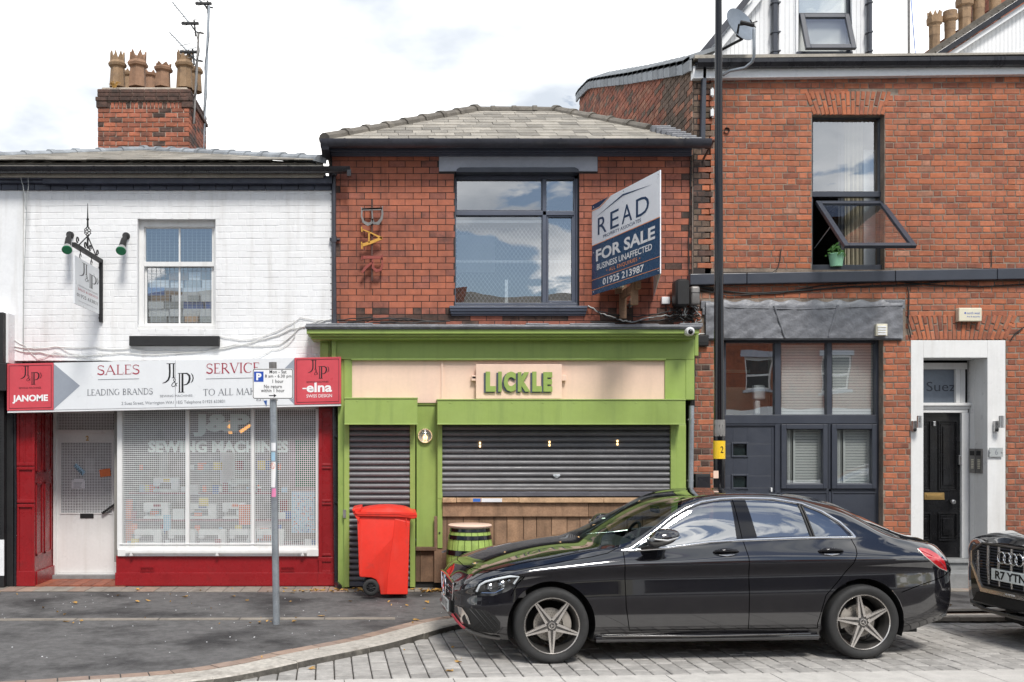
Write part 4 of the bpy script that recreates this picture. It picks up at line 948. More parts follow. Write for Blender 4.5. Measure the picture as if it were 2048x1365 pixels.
# ---- chimney, its pots, and aerials
def chimney():
    D = 17.8; P = JP; x0, x1 = 195, 379; yb = 330
    a, b = W(x0, yb, D), W(x1, 178, D); dep = 1.55
    ch = part_empty('chimney', (a.x, D, a.z), P)
    m = MB(); m.box(a.x+.01, b.x-.01, D+.008, D+dep-.008, a.z-.8, b.z); m.build('core', M['mortch'], ch)
    def pick(x, y, w):
        if 318 < x < 336 and y < 290: return M['soot'] if soft(.6) else M['brickC']
        return M['soot'] if soft(.05) else M['brickB2'] if soft(.25) else M['brickC']
    L = bond(x0, 217, x1, 340, D, 9.5, 24.6, lambda r: ([1], .5*(r % 2)), [], pick, gap=.013, tidy=.014, skew=.5)
    # soldier-like course, then oversailing dark courses
    for i in range(22):
        x = x0+6+i*8; L.append((W(x, 211, D), .055, .1, M['soot'] if (soft(.3)) else M['brickC'], R_.gauss(0,.02)))
    place_bricks(ch, L, .012, .006, 260)
    rr = random.Random(4); k = D/F
    for row, (ya, yb_, pr, xa, xb) in enumerate(((193.5,201.5,.045,190,386),(186,193,.02,194,381),(178.5,185.5,.02,194,381))):
        x = xa
        while x < xb-4:
            w = min(rr.choice((22,24,24,14)), xb-x); m = MB(); m.px(x+.4, ya, x+w-.4, yb_, D-pr, .12); m.build('oversailing_brick', M['soot'], ch, bev=.008); x += w
        # side (right) returns
        xs = b.x + pr; yy = D - pr
        while yy < D+dep:
            l = min(.225, D+dep-yy); m = MB(); m.box(xs-.11, xs+.001, yy+.006, yy+l-.006, zpx(yb_, D)+.004, zpx(ya, D)-.004); m.build('oversailing_brick', M['soot'], ch, bev=.006); yy += l
    for x in (192, 363): m = MB(); m.px(x, 202.5, x+22, 215, D-.03, .1); m.build('corner_block', M['soot'], ch, bev=.01)
    # right side bricks
    mb = MB(); z = a.z-.1; row = 0; ms = [M['brickC'], M['soot']]
    while z < zpx(203, D):
        y = D + (.0 if row % 2 else -.11)
        while y < D+dep:
            y0_, y1_ = max(y+.006, D), min(y+.219, D+dep); y += .225
            if y1_-y0_ > .03: mb.box(b.x-.02, b.x+.006+rr.uniform(0,.003), y0_, y1_, z+.006, z+.0765, 1 if rr.random() < .25 else 0)
        z += .0826; row += 1
    o = mb.build('side_brickwork', ms, ch); o['kind'] = 'stuff'
    m = MB(); m.box(a.x+.05, b.x-.05, D+.06, D+dep-.05, b.z-.03, b.z+.05); m.build('flaunching', M['mortch'], ch, bev=.02)
    def pot(px, y_top, y_bot, w, dpt, sides, m_, spikes, lean=0, tall=1):
        base = W(px, y_bot, dpt); kk = dpt/F; H = (y_bot-y_top)*kk; r = w*kk/2; mb = MB()
        z0 = 0; body = H*.56; col = H*.74
        mb.lathe([(r*1.02, 0), (r*.86, body), (r*1.12, body+.02), (r*1.2, body+.06), (r*.95, col), (r*.95, col), (r*.75, col), (r*.75, 0)], (0,0,0), 'z', sides, 0, a0=math.pi/sides)
        # crown points
        for i in range(sides):
            if spikes and (i % 2 == 0 or sides <= 8):
                a0_, a1_ = math.pi/sides + 2*math.pi*i/sides, math.pi/sides + 2*math.pi*(i+1)/sides; am = (a0_+a1_)/2; rr_ = r*.95
                hh = H*(.26 if spikes == 2 else .13)
                q0 = (rr_*math.cos(a0_), rr_*math.sin(a0_), col-.005); q1 = (rr_*math.cos(a1_), rr_*math.sin(a1_), col-.005); q2 = (rr_*math.cos(am), rr_*math.sin(am), col+hh)
                mb.prism([q0, q1, q2], (-.03*math.cos(am), -.03*math.sin(am), 0))
        o = add('chimney_pot', mb.mesh('chimney_pot', m_, smooth=30), ch, base); o.rotation_euler = (0, math.radians(lean), 0)
    pot(235, 105, 176, 31, D+.35, 8, M['pot'], 2, 0); pot(275, 104, 176, 36, D+.35, 6, M['potr'], 2, 1); pot(325, 120, 176, 33, D+.35, 6, M['potr'], 1, 3); pot(369, 104, 178, 33, D+.35, 8, M['pot'], 2, 0)
    pot(299, 137, 180, 28, D+1.1, 10, M['potr'], 1); pot(258, 135, 180, 26, D+1.1, 8, M['pot'], 1); pot(390, 120, 185, 28, D+1.0, 8, M['pot'], 0)
    mb = MB(); r2 = random.Random(2)
    for _ in range(26):
        a_ = r2.uniform(0, 6.28); l = r2.uniform(.05,.11); c = W(229+r2.uniform(-3,3), 176, D); mb.tube([c, c+Vector((math.cos(a_)*l*.6, -abs(math.sin(a_))*l*.3, l)), c+Vector((math.cos(a_)*l*1.2, -.02, l*.7))], [.006,.005,.001], 4)
    solo(mb, 'chimney_weed', M['leaf'], tuple(W(229,178,D)), 'small yellowing weed growing on the chimney top', 'plant')
    # cramp and small boxes
    def aerial(name, pole, yagis, lab, colp):
        base = W(*pole[0]); t = thing('tv_aerial', base, lab, 'tv aerial', 'tv aerials on the left chimney')
        m = MB(); m.tube([W(*q) for q in pole], pole_r, 8); m.build('pole', colp, t, smooth=60)
        m = MB(); pts = []
        for i in range(30):
            f = i/29; q = W(*pole[0]).lerp(W(*pole[-1]), f); a_ = f*16; pts.append(q + Vector((math.cos(a_)*.03, math.sin(a_)*.03, 0)))
        m.tube(pts, .006, 4); m.build('feeder_cable', M['cable'], t)
        for (x0, y0, x1, y1, n) in yagis:
            dd = pole[-1][2]; A = W(x0, y0, dd); B = W(x1, y1, dd+.05); m = MB(); m.tube([A, B], .012, 6); u = (B-A)
            for i in range(n):
                c = A + u*(.02 + .62*i/(n-1)); L_ = .11 + .01*i; m.tube([c+Vector((-L_, .3*L_, -.02)), c+Vector((L_, -.3*L_, .02))], .004, 4)
            for i in range(5): c = A+u*(.72)+Vector((.02*i, 0, .14-.075*i)); m.tube([c+Vector((-.17,.02,-.02)), c+Vector((.17,-.02,.03))], .004, 4)
            m.build('elements', M['steel'], t)
            m = MB(); c = A+u*.72; m.box(c.x-.15, c.x+.15, c.y-.03, c.y+.03, c.z-.01, c.z+.025); m.tube([c+Vector((.07,0,.06)), c+Vector((.10,0,-.22))], .016, 6); m.tube([B, B+Vector((.12,0,-.02))], .016, 6); m.tube([c, c+Vector((.09,0,-.13))], .01, 5); m.build('dipole_box', M['blackm'], t)
    pole_r = [.022,.022,.018]
    aerial('a', [(387,248,D+.2),(393,150,D+.2),(397.5,66,D+.2)], [(345,5,394,65,8),(339,65,392,121,8)], 'black tv aerial pole with two long yagi arrays', M['greym'])
    pole_r = [.028,.026,.024]
    aerial('b', [(405,312,D+1.3),(411,180,D+1.3),(418,12,D+1.3)], [(392,-6,413,14,5)], 'tallest pale blue tv aerial pole behind the chimney corner', M['steel'])
chimney()
# ================================================================== green-fronted shop with the red brick upper floor
LK = thing('red_brick_shop_house', (2, DF, GZ), 'small red brick building with slate hipped roof and lime green shopfront', 'building')
def build_lk():
    P = LK; win = (910, 345, 1158, 612); lint = (878, 312, 1195, 343); xr = 1386
    mb = MB(); wall_slab(mb, 660, 300, xr, 668, [win], DF, .24); wall = mb.build('wall', M['mortdark'], P)
    def pick(x, y, w):
        s = 0
        if x < 690 and y > 340: s = .6
        if y > 606: s = max(s, .55 + (y-606)/70)
        if x > 1340: s = max(s, .25)
        if x > 1368: s = .8
        if soft(s): return M['soot'] if soft(.55 if y > 618 or x > 1365 else .12) else M['brickA2']
        if x > 1290 + R_.uniform(-40, 40) and soft(.75): return M['brickA2'] if soft(.55) else M['brickA']
        if w < .13 and soft(.3): return M['brickA2']
        return M['brickA2'] if soft(.07) else M['brickA']
    def pat(r):
        if r % 5 == 2: return [.5], 0
        return [1], .5*(r % 2)
    L = bond(664, 305, xr-1, 655, DF, 12.8, 32.5, pat, [win, lint], pick, gap=.0078, tidy=.0)
    place_bricks(wall, L, .006, .0022, 300)
    m = MB(); m.px(lint[0], lint[1], lint[2], lint[3], DF-.012, .2); m.build('lintel', M['lint'], P, bev=.004)
    m = MB(); m.prism([W(*q, DF-.09) for q in ((912,345),(914,338),(920,335),(1150,335),(1157,338),(1159,345))], (0,.2,0)); m.build('blind_box', M['anth'], P, bev=.006)
    m = MB()
    for y0, y1, dd in ((612,617,.10),(617,622,.085),(622,628,.06),(628,632,.03)): m.px(899+(.10-dd)*60, y0, 1175-(.10-dd)*60, y1, DF-dd, .14+dd)
    m.build('window_sill', M['bgrey'], P, bev=.005)
    # window
    dw = DF+.10; m = MB(); x0, y0, x1, y1 = 908, 345, 1158, 612
    m.px(x0, y0, x1, 358, dw, .1); m.px(904, y0, 912, y1, dw, .1); m.px(1148, y0, 1160, y1, dw, .1); m.px(x0, 606, x1, y1, dw-.03, .14); m.px(1085, 358, 1093, 606, dw-.01, .1); m.px(912, 422, 1148, 431, dw-.01, .1)
    frame(m, 1093, 431, 1148, 606, 4, dw+.01, .05); frame(m, 912, 358, 1085, 422, 2, dw+.02, .05); m.px(1152,358,1156,606,dw-.03,.05)
    w_ = m.build('window_frame', M['bgrey'], P, bev=.005)
    for r in ((912,358,1085,422),(1093,358,1148,422),(912,431,1085,606),(1097,435,1144,602)): m = MB(); m.px(*r, dw+.05, .005); m.build('pane', G['win'], w_)
    m = MB(); di = dw+.09; k = di/F
    for (a, b) in ((912,1085),(1093,1148)):
        n = 0; x = a-186
        while x < b:
            for s in (1, -1):
                # diagonal bar clipped to the pane
                pts = []
                X0, Y0 = (x, 606) if s == 1 else (x, 444); sl = -1.35*s if s == 1 else 1.35
                # parametrise by y
                ya, yb_ = 444, 606; f = lambda y: X0 + (Y0-y)/1.35*1 if s == 1 else X0 + (y-Y0)/1.35
                lo, hi = f(ya), f(yb_); 
                P0, P1 = (f(606), 606), (f(444), 444)
                (xa, ya_), (xb, yb2) = (P0, P1) if P0[0] < P1[0] else (P1, P0)
                if xb <= a or xa >= b: continue
                if xa < a: ya_ += (a-xa)/(xb-xa)*(yb2-ya_); xa = a
                if xb > b: yb2 = ya_ + (b-xa)/(xb-xa)*(yb2-ya_); xb = b
                m.ppx([(xa, ya_-.5), (xb, yb2-.5), (xb, yb2+.5), (xa, ya_+.5)], di+.002*s, .003)
            x += 8.2
    o = m.build('expanded_mesh_screen', M['steel'], w_); o['kind'] = 'stuff'
    m = MB(); m.px(912, 441, 1085, 446, di-.005, .02); m.px(1010, 560, 1016, 606, di+.02, .03); m.px(912, 521, 1146, 526, di+.5, .05); m.build('pale_rail', M['upvc'], w_)
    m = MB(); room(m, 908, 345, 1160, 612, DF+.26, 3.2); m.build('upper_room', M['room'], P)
    m = MB(); m.px(915, 470, 990, 545, DF+1.4, .05); m.build('noticeboard', M['beige'], P)
    # eaves: moulding and gutter
    m = MB(); m.px(660, 296.5, xr-2, 303, DF-.12, .14); m.px(661, 303, xr-2, 307.5, DF-.09, .1); m.px(662, 307.5, xr-2, 312, DF-.05, .06); m.build('eaves_moulding', M['bgrey'], P, bev=.008)
    g = MB(); gutter_run(g, xpx(641, 13.15), xpx(1421, 13.15), 13.17, zpx(281.5, 13.17), .095, n=10)
    for x in (688, 776, 862, 952, 1034, 1118, 1204, 1290, 1366): gutter_run(g, xpx(x, 13.15), xpx(x+3.5, 13.15), 13.17, zpx(281, 13.17), .101, n=10)
    gutter_run(g, xpx(858, 13.15), xpx(868, 13.15), 13.17, zpx(281, 13.17), .103, n=10)
    xx = xpx(643, 13.2); g.prism([(xx, 13.1, zpx(284,13.1)), (xx, 13.47, zpx(284,13.1)), (xx, 13.47, zpx(318,13.4)), (xx, 13.32, zpx(318,13.4)), (xx,13.14,zpx(302,13.2))], (.1,0,0)); g.build('gutter', M['gutg'], P, smooth=40)
    # roof
    d = 13.22; E0 = Vector((xpx(648,d), d, zpx(283,d))); E1 = Vector((xpx(1388,d), d, zpx(283,d))); dr = d+2.1
    T0 = Vector((xpx(945,dr), dr, zpx(224,dr))); T1 = Vector((xpx(1112,dr), dr, zpx(224,dr))); b_ = d+8
    lo = Vector((0,0,-.02)); rf = MB(); rf.poly([E0+lo, E1+lo, T1+lo, T0+lo]); rf.poly([E0+lo, T0+lo, (T0.x, b_-2, T0.z), (E0.x, b_, E0.z)]); rf.poly([E1+lo, T1+lo, (T1.x, b_-2, T1.z), (E1.x, b_, E1.z)]); rf.poly([T0+lo, T1+lo, (T1.x, b_-2, T1.z), (T0.x, b_-2, T0.z)]); rf.poly([(E0.x,b_,E0.z),(E1.x,b_,E1.z),(T1.x,b_-2,T1.z),(T0.x,b_-2,T0.z)])
    rf.box(E0.x+.05, E1.x-.02, DF+.26, b_, E0.z-.35, E0.z-.04)
    roof = rf.build('roof', M['slate'], P)
    slates(roof, E0+Vector((0,-.03,0)), E1+Vector((0,-.03,0)), T1, T0, 11, .235, M['slate'])
    ridge_tiles(roof, E0+Vector((.02,.02,.03)), T0+Vector((.03,0,.01)), 8, .105, M['tile'], 'hip_tile', .0)
    ridge_tiles(roof, T0, T1, 4, .085, M['tile'], 'ridge_tile', .01)
    e = E1.lerp(T1, .30); ridge_tiles(roof, e+Vector((0,0,.02)), T1+Vector((0,0,.01)), 5, .10, M['tile'], 'hip_tile')
    m = MB(); 
    for k in range(7): q = E1.lerp(T1, k*.033); m.box(q.x-.16, q.x+.10, q.y-.02, q.y+.08, q.z-.01, q.z+.05+.012*k)
    m.build('lead_flashing', M['lead'], roof, bev=.01)
    # shell
    sh = MB(); sh.box(-.84,-.72,DF+.02,21,-.02,5.6); sh.box(-.84,3.95,20.9,21,-.02,5.6); sh.box(3.83,3.92,DF+.3,21,-.02,5.6); sh.box(-.8,3.9,DF+.25,21,3.2,3.3); sh.px(660, 655, xr, 800, DF+.1, .1); sh.build('inner_shell', M['room'], P)
    # --- shopfront
    dS = 13.28
    m = MB(); m.px(612, 655.5, 1402, 659, dS-.34, .5); m.px(610, 651, 1404, 655.5, dS-.36, .52); 
    for i in range(18): m.px(612+i*44, 648+R_.uniform(-1.5,1.5), 658+i*44, 653, dS-.30+R_.uniform(0,.03), .45)
    m.build('cornice_lead_cover', M['lead'], P, bev=.006)
    m = MB(); m.px(613, 659, 1399, 668, dS-.32, .5); m.px(619, 668, 1393, 673, dS-.28, .45); m.px(622, 673, 1388, 679, dS-.22, .4); m.build('cornice', M['green'], P, bev=.008)
    m = MB(); m.px(664, 679, 1388, 719, dS-.05, .24); m.px(688, 719, 704, 800, dS-.035, .22); m.px(1330, 719, 1372, 800, dS-.035, .22); m.px(1372, 679, 1389, 800, dS-.045, .2); m.px(676, 719, 690, 1176, dS-.02, .2); m.px(702, 717, 1332, 721, dS-.07, .04)
    m.px(663, 679, 672, 722, dS-.09, .05); m.px(640, 681, 662, 722, dS-.01, .18); m.px(645, 686, 657, 716, dS-.03, .03)
    m.px(1389, 668, 1397, 712, dS-.03, .25); m.px(1342, 850, 1372, 1172, dS-.02, .2); m.px(1341,850,1349,1172,dS-.06,.06)
    m.build('fascia_boards', M['green'], P, bev=.005)
    m = MB(); m.px(703, 720, 1331, 806, dS-.012, .05); m.px(882.5, 720, 886.5, 800, dS-.03, .02); m.px(861.5, 742, 862.3, 800, dS-.014, .003); m.build('pink_frieze', M['pink'], P)
    m = MB(); m.px(833, 806, 876, 1096, dS+.02, .1); m.px(834, 804, 876, 810, dS-.0, .05); m.build('middle_panel', M['green'], P, bev=.004)
    # name board
    d = dS-.10; n = part_empty('name_board', W(1038, 798, d), P)
    m = MB(); m.px(952, 729, 1124, 798, d, .03); m.build('board', M['pink'], n, bev=.004)
    m = MB(); m.px(943, 751, 952, 762, d+.02, .06); m.px(1124, 751, 1133, 762, d+.02, .06); m.px(930+14,753,952,758,d+.02,.06); m.build('bracket', M['pink'], n, bev=.004)
    for off, mm, o_ in (((-3.2, 2.2), M['bgrey'], .006), ((0, 0), M['green'], .022)):
        m = MB(); fn = lambda x, y, o: W(x+off[0]*1, y+off[1], d) - Vector((0, o_ + o*.12, 0))
        xs = [(971,991,'L'),(996,1003,'I'),(1007,1031,'C'),(1035,1060,'K'),(1064,1083,'L'),(1086,1104,'E')]
        for a, b, c in xs: letter(m, c, fn, a, 744+(1 if c in 'KE' else 0), b, 784, 0, .07, ext=.12)
        m.build('lettering' if mm is M['green'] else 'lettering_shade', mm, n)
    # shutter boxes
    for (a, b, y0, y1, dd) in ((689, 835, 797, 849, .30), (875, 1371, 800, 849, .30)):
        m = MB(); df = dS-dd; m.prism([W(a,y0,df), W(b,y0,df), W(b,y1,df), W(a,y1,df)], (0,dd,0)); m.px(a-1, y0-1.5, b+1, y0+1, df-.01, dd); m.px(a-.5, y1-2, b+.5, y1+1, df-.006, .03); m.px((a+b)/2-.3, y0+2, (a+b)/2+.5, y1-2, df-.0015, .01)
        for x in range(int(a)+25, int(b)-10, 62): m.lathe([(.007,-.004),(.004,-.007),(0,-.007)], W(x, y0+6, df), 'y', 8)
        m.build('shutter_box', M['green'], P, bev=.006)
    def shutter(x0, x1, y0, y1, pitch, gw, name, yg):
        s = part_empty(name, W((x0+x1)/2, y1, dS), P); d_ = dS-.03
        me = None; y = y0; k = d_/F; hh = pitch*k
        prof = [(.014,0),(.006,.05*hh),(-.010,.16*hh),(-.018,.34*hh),(-.016,.58*hh),(-.006,.78*hh),(.008,.86*hh),(.010,.90*hh),(-.006,.94*hh),(.014,hh)]
        mb = MB(); a, b = W(x0, 0, d_).x, W(x1, 0, d_).x
        n = len(prof)
        for i, (yy, zz) in enumerate(prof): mb.v += [(a-(a+b)/2, yy, zz), (b-(a+b)/2, yy, zz)]
        for i in range(n-1): mb.face((2*i, 2*i+1, 2*i+3, 2*i+2))
        me = mb.mesh('slat', M['slat'], smooth=50)
        while y < y1 - 3:
            z = zpx(min(y+pitch, y1), d_); o = add('slat', me, s, ((a+b)/2, d_+R_.uniform(-.002,.002), z)); y += pitch
        m = MB(); m.px(x0, y1, x1, y1+9, d_-.012, .03); m.build('bottom_rail', M['slatb'], s, bev=.003)
        m = MB(); m.px(x0-gw, y0-1, x0, yg, d_-.045, .09); m.px(x1, y0-1, x1+gw, yg, d_-.045, .09); m.build('guide_rail', M['green'], s, bev=.004)
        return s
    s1 = shutter(698.5, 820, 850, 1164, 11.6, 10.5, 'door_shutter', 1175); s2 = shutter(884.5, 1341.5, 850, 984, 11.6, 9.5, 'window_shutter', 998)
    m = MB(); m.px(686, 1020, 692, 1036, dS-.09, .02); m.build('lock_plate', M['alu'], P)
    m = MB(); m.px(875, 985, 885, 1097, dS-.07, .09); m.build('shutter_guide_end', M['green'], P, bev=.004); m = MB(); m.lathe([(.012,-.01),(.008,-.014),(0,-.014)], W(879, 1066, dS-.07), 'y', 8); m.build('bolt_hole', M['blackm'], P)
    m = MB(); c = W(1113, 951, dS-.05); m.tube([c+Vector((.04*math.cos(a), -.012, .025*math.sin(a))) for a in [math.pi+i*math.pi/8 for i in range(9)]], .006, 6); m.tube([c+Vector((-.045,0,0)), c+Vector((.045,0,0))], .008, 6); m.build('pull_ring', M['steel'], s2)
    for x, y in ((960,890),(1099,888),(1235,886)):
        m = MB(); m.px(x-1.6, y-5.5, x+1.6, y-1.2, dS-.056, .004); m.px(x-1.6, y+.5, x+1.6, y+5, dS-.056, .004); m.build('shutter_glow_slot', M['bulb'], s2)  # small glowing slots set on the slat fronts
    # bulkhead light
    b = part_empty('bulkhead_light', W(850, 872, dS), P); c = W(850, 872, dS+.02)
    m = MB(); m.lathe([(.0,-.03),(.078,-.03),(.092,-.045),(.098,-.02),(.098,0)], c, 'y', 24); m.build('rim', M['alu'], b, smooth=50)
    m = MB(); m.lathe([(.0,-.085),(.04,-.078),(.07,-.055),(.08,-.03)], c, 'y', 20); m.build('glass_cover', G['lamp'], b, smooth=50)
    m = MB(); m.sphere((c.x, c.y-.05, c.z-.02), .026, 10, sc=(1,.6,1.3)); m.build('bulb', M['bulb'], b, smooth=60)
    m = MB()
    for k in (-.035, 0, .035): m.tube([c+Vector((k,-.06+abs(k),-.08)), c+Vector((k,-.09,0)), c+Vector((k,-.06+abs(k),.08))], .0035, 5)
    m.tube([c+Vector((-.085,-.05,0)), c+Vector((0,-.095,0)), c+Vector((.085,-.05,0))], .0035, 5); m.build('wire_guard', M['alu'], b)
    # timber counter front
    t = part_empty('timber_counter', W(1110, 1165, dS), P); dc = dS-.09
    x = 885
    for w in (28, 125, 170, 130, 90):
        m = MB(); m.px(x+.4, 996.5, min(x+w, 1345)-.4, 1005.5+R_.uniform(-.4,.4), dc-.05, .3); m.build('ledge_board', M['woodp'], t, bev=.004); x += w
    x = 885
    for w in (292, 166):
        m = MB(); m.px(x+.3, 1006, x+w-.4, 1033.5, dc-.005, .03); m.build('cross_plank', M['wood'], t, bev=.003); x += w
    x = 868
    while x < 1345:
        w = R_.choice((26,31,31,30,33)); m = MB(); m.px(x+.5, 1033, min(x+w,1345)-.5, 1165+R_.uniform(-1,1), dc+.03+R_.uniform(0,.008), .03); m.build('plank', M['wood'], t, bev=.003); x += w
    m = MB(); m.px(951-5, 997.5, 961, 1004, dc-.052, .003); m.build('blue_paint_patch', M['blue'], t)
    m = MB(); m.px(963, 997.2, 1004, 1004.5, dc-.0515, .003); m.build('worn_white_patch', M['paper'], t)
    for xa, xb in ((831,840),(840.8,872)):
        m = MB(); m.px(xa, 1101, xb, 1164, dS+.0, .04); m.build('plank', M['woodd'], t, bev=.003)
    m = MB(); m.px(831, 1095, 873, 1102, dS-.06, .12); m.build('ledge_board', M['woodd'], t, bev=.004)
    m = MB(); m.px(690, 1160, 1372, 1176, dS+.03, .1); m.build('plinth', M['blackm'], P)
build_lk()

def bar_letters():
    d = DF-.12; t = thing('bar_sign', W(744, 560, d), 'metal letters spelling BAR sideways on a rusty rod on the red brick wall', 'sign')
    m = MB(); m.tube([W(744, 400, d+.03), W(744, 470, d+.03), W(744, 562, d+.03)], .014, 6); m.tube([W(744,412,d+.03), W(744,412,DF)], .012, 6); m.tube([W(744,548,d+.03), W(744,548,DF)], .012, 6); m.build('rod', M['rod'], t)
    def strip(pts, w, mm, name):                      # flat bar bent along pts, standing off the wall
        mb = MB(); k = d/F
        def fn(x, y, o): return W(x, y, d)
        stroke(mb, pts, w, fn); n = len(mb.v)//2; vv = mb.v; fcs = mb.f
        mb2 = MB(); mb2.v = vv + [(a, b+.03, c) for a, b, c in vv]; N_ = len(vv)
        for i in range(n-1): mb2.face((2*i,2*i+1,2*i+3,2*i+2)); mb2.face((N_+2*i+2,N_+2*i+3,N_+2*i+1,N_+2*i)); mb2.face((2*i+1,N_+2*i+1,N_+2*i+3,2*i+3)); mb2.face((2*i,2*i+2,N_+2*i+2,N_+2*i))
        mb2.face((0,N_,N_+1,1)); mb2.face((2*n-2,2*n-1,N_+2*n-1,N_+2*n-2)); return mb2
    def group(name, mm, ss):
        a = MB()
        for pts, w in ss: q = strip(pts, w, mm, name); nn = len(a.v); a.v += q.v; [a.face([nn+i for i in f]) for f in q.f]
        a.build(name, mm, t)
    # letters lie on their backs: B, A, R read from top to bottom, turned a quarter to the right
    group('letter_b', M['greym'], [([(723,415),(724,418.5),(764,417),(765,413)], 3), ([(725,419),(764,418)], 5), ([(724,418),(723,432),(727,444),(736,449),(743,446),(745,438),(744,420)], [3,3,5,7,5,3,2]), ([(744,438),(748,447),(756,447),(763,438),(765,428),(764,417)], [3,5,7,5,4,3])])
    group('letter_a', M['ygold'], [([(723,454),(724,464)], 2.5), ([(724,459),(744,467),(764,477)], [2,2.5,4]), ([(764,476),(745,484),(724,491)], [5,6,6]), ([(723,484),(724,498)], 2.5), ([(738,465),(738,486)], 3)])
    group('letter_r', M['rust'], [([(724,512),(723,520)], 2.5), ([(765,509),(764,520)], 2.5), ([(724,515),(764,515)], 6), ([(764,517),(765,530),(761,540),(753,542),(746,536),(745,519)], [3,3,5,7,5,3]), ([(745,525),(738,530),(730,537),(724,546)], [3,5,6,4])])
bar_letters()

def downpipes():
    d = DF-.07
    t = thing('cast_iron_downpipe', W(669, 648, d), 'dark grey downpipe between the white wall and the red brick upper floor', 'downpipe')
    m = MB(); m.tube([W(668, 346, d), W(668, 500, d), W(669.5, 646, d)], .027, 12); m.build('pipe', M['gutg'], t, smooth=60)
    m = MB(); m.tube([W(668, 473, d), W(668, 485, d)], .036, 12); m.px(659, 477, 679, 480, d-.0, .07); m.build('collar', M['gutg'], t, smooth=40)
    for a_, b_ in ((344,352),(640,649)): m = MB(); m.tube([W(668.5,a_,d),W(668.5,b_,d)], .037, 12); m.build('collar', M['gutg'], t, smooth=40)
    t = thing('black_drainpipe', W(671, 1172, d), 'black drainpipe beside the red pilaster below the fascia', 'downpipe')
    m = MB(); m.tube([W(669, 815, 13.35), W(671, 1000, 13.35), W(673, 1172, 13.33)], .03, 12); m.build('pipe', M['gut'], t, smooth=60)
    m = MB(); m.tube([W(674,1168,13.3), W(679,1174,13.15)], .035, 10); m.build('shoe', M['gut'], t)
    for y in (871, 1004): m = MB(); m.px(668, y, 680, y+3, 13.3, .06); m.build('bracket', M['gut'], t)
    t = thing('galvanised_conduit', W(1382, 985, 13.2), 'galvanised steel conduit beside the right end of the green shopfront', 'pipe')
    m = MB(); m.tube([W(1383, 812, 13.3), W(1381, 990, 13.3), W(1380, 1172, 13.3)], .036, 12); m.build('pipe', M['steel'], t, smooth=60)
    m = MB(); m.px(1376, 838, 1390, 841, 13.29, .06); m.px(1375, 960, 1388, 963, 13.29, .06); m.build('clip', M['alu'], t)
    t = thing('black_conduit_bundle', W(1385, 812, 13.4), 'bundle of black conduits running down from the green cornice end', 'pipe')
    for i, (xa, xb) in enumerate(((1381,1382),(1385.5,1385),(1389,1388))): m = MB(); m.tube([W(xa, 712, 13.38-.01*i), W(xb, 815, 13.38-.01*i)], .013, 8); m.build('conduit', M['cable'], t)
downpipes()

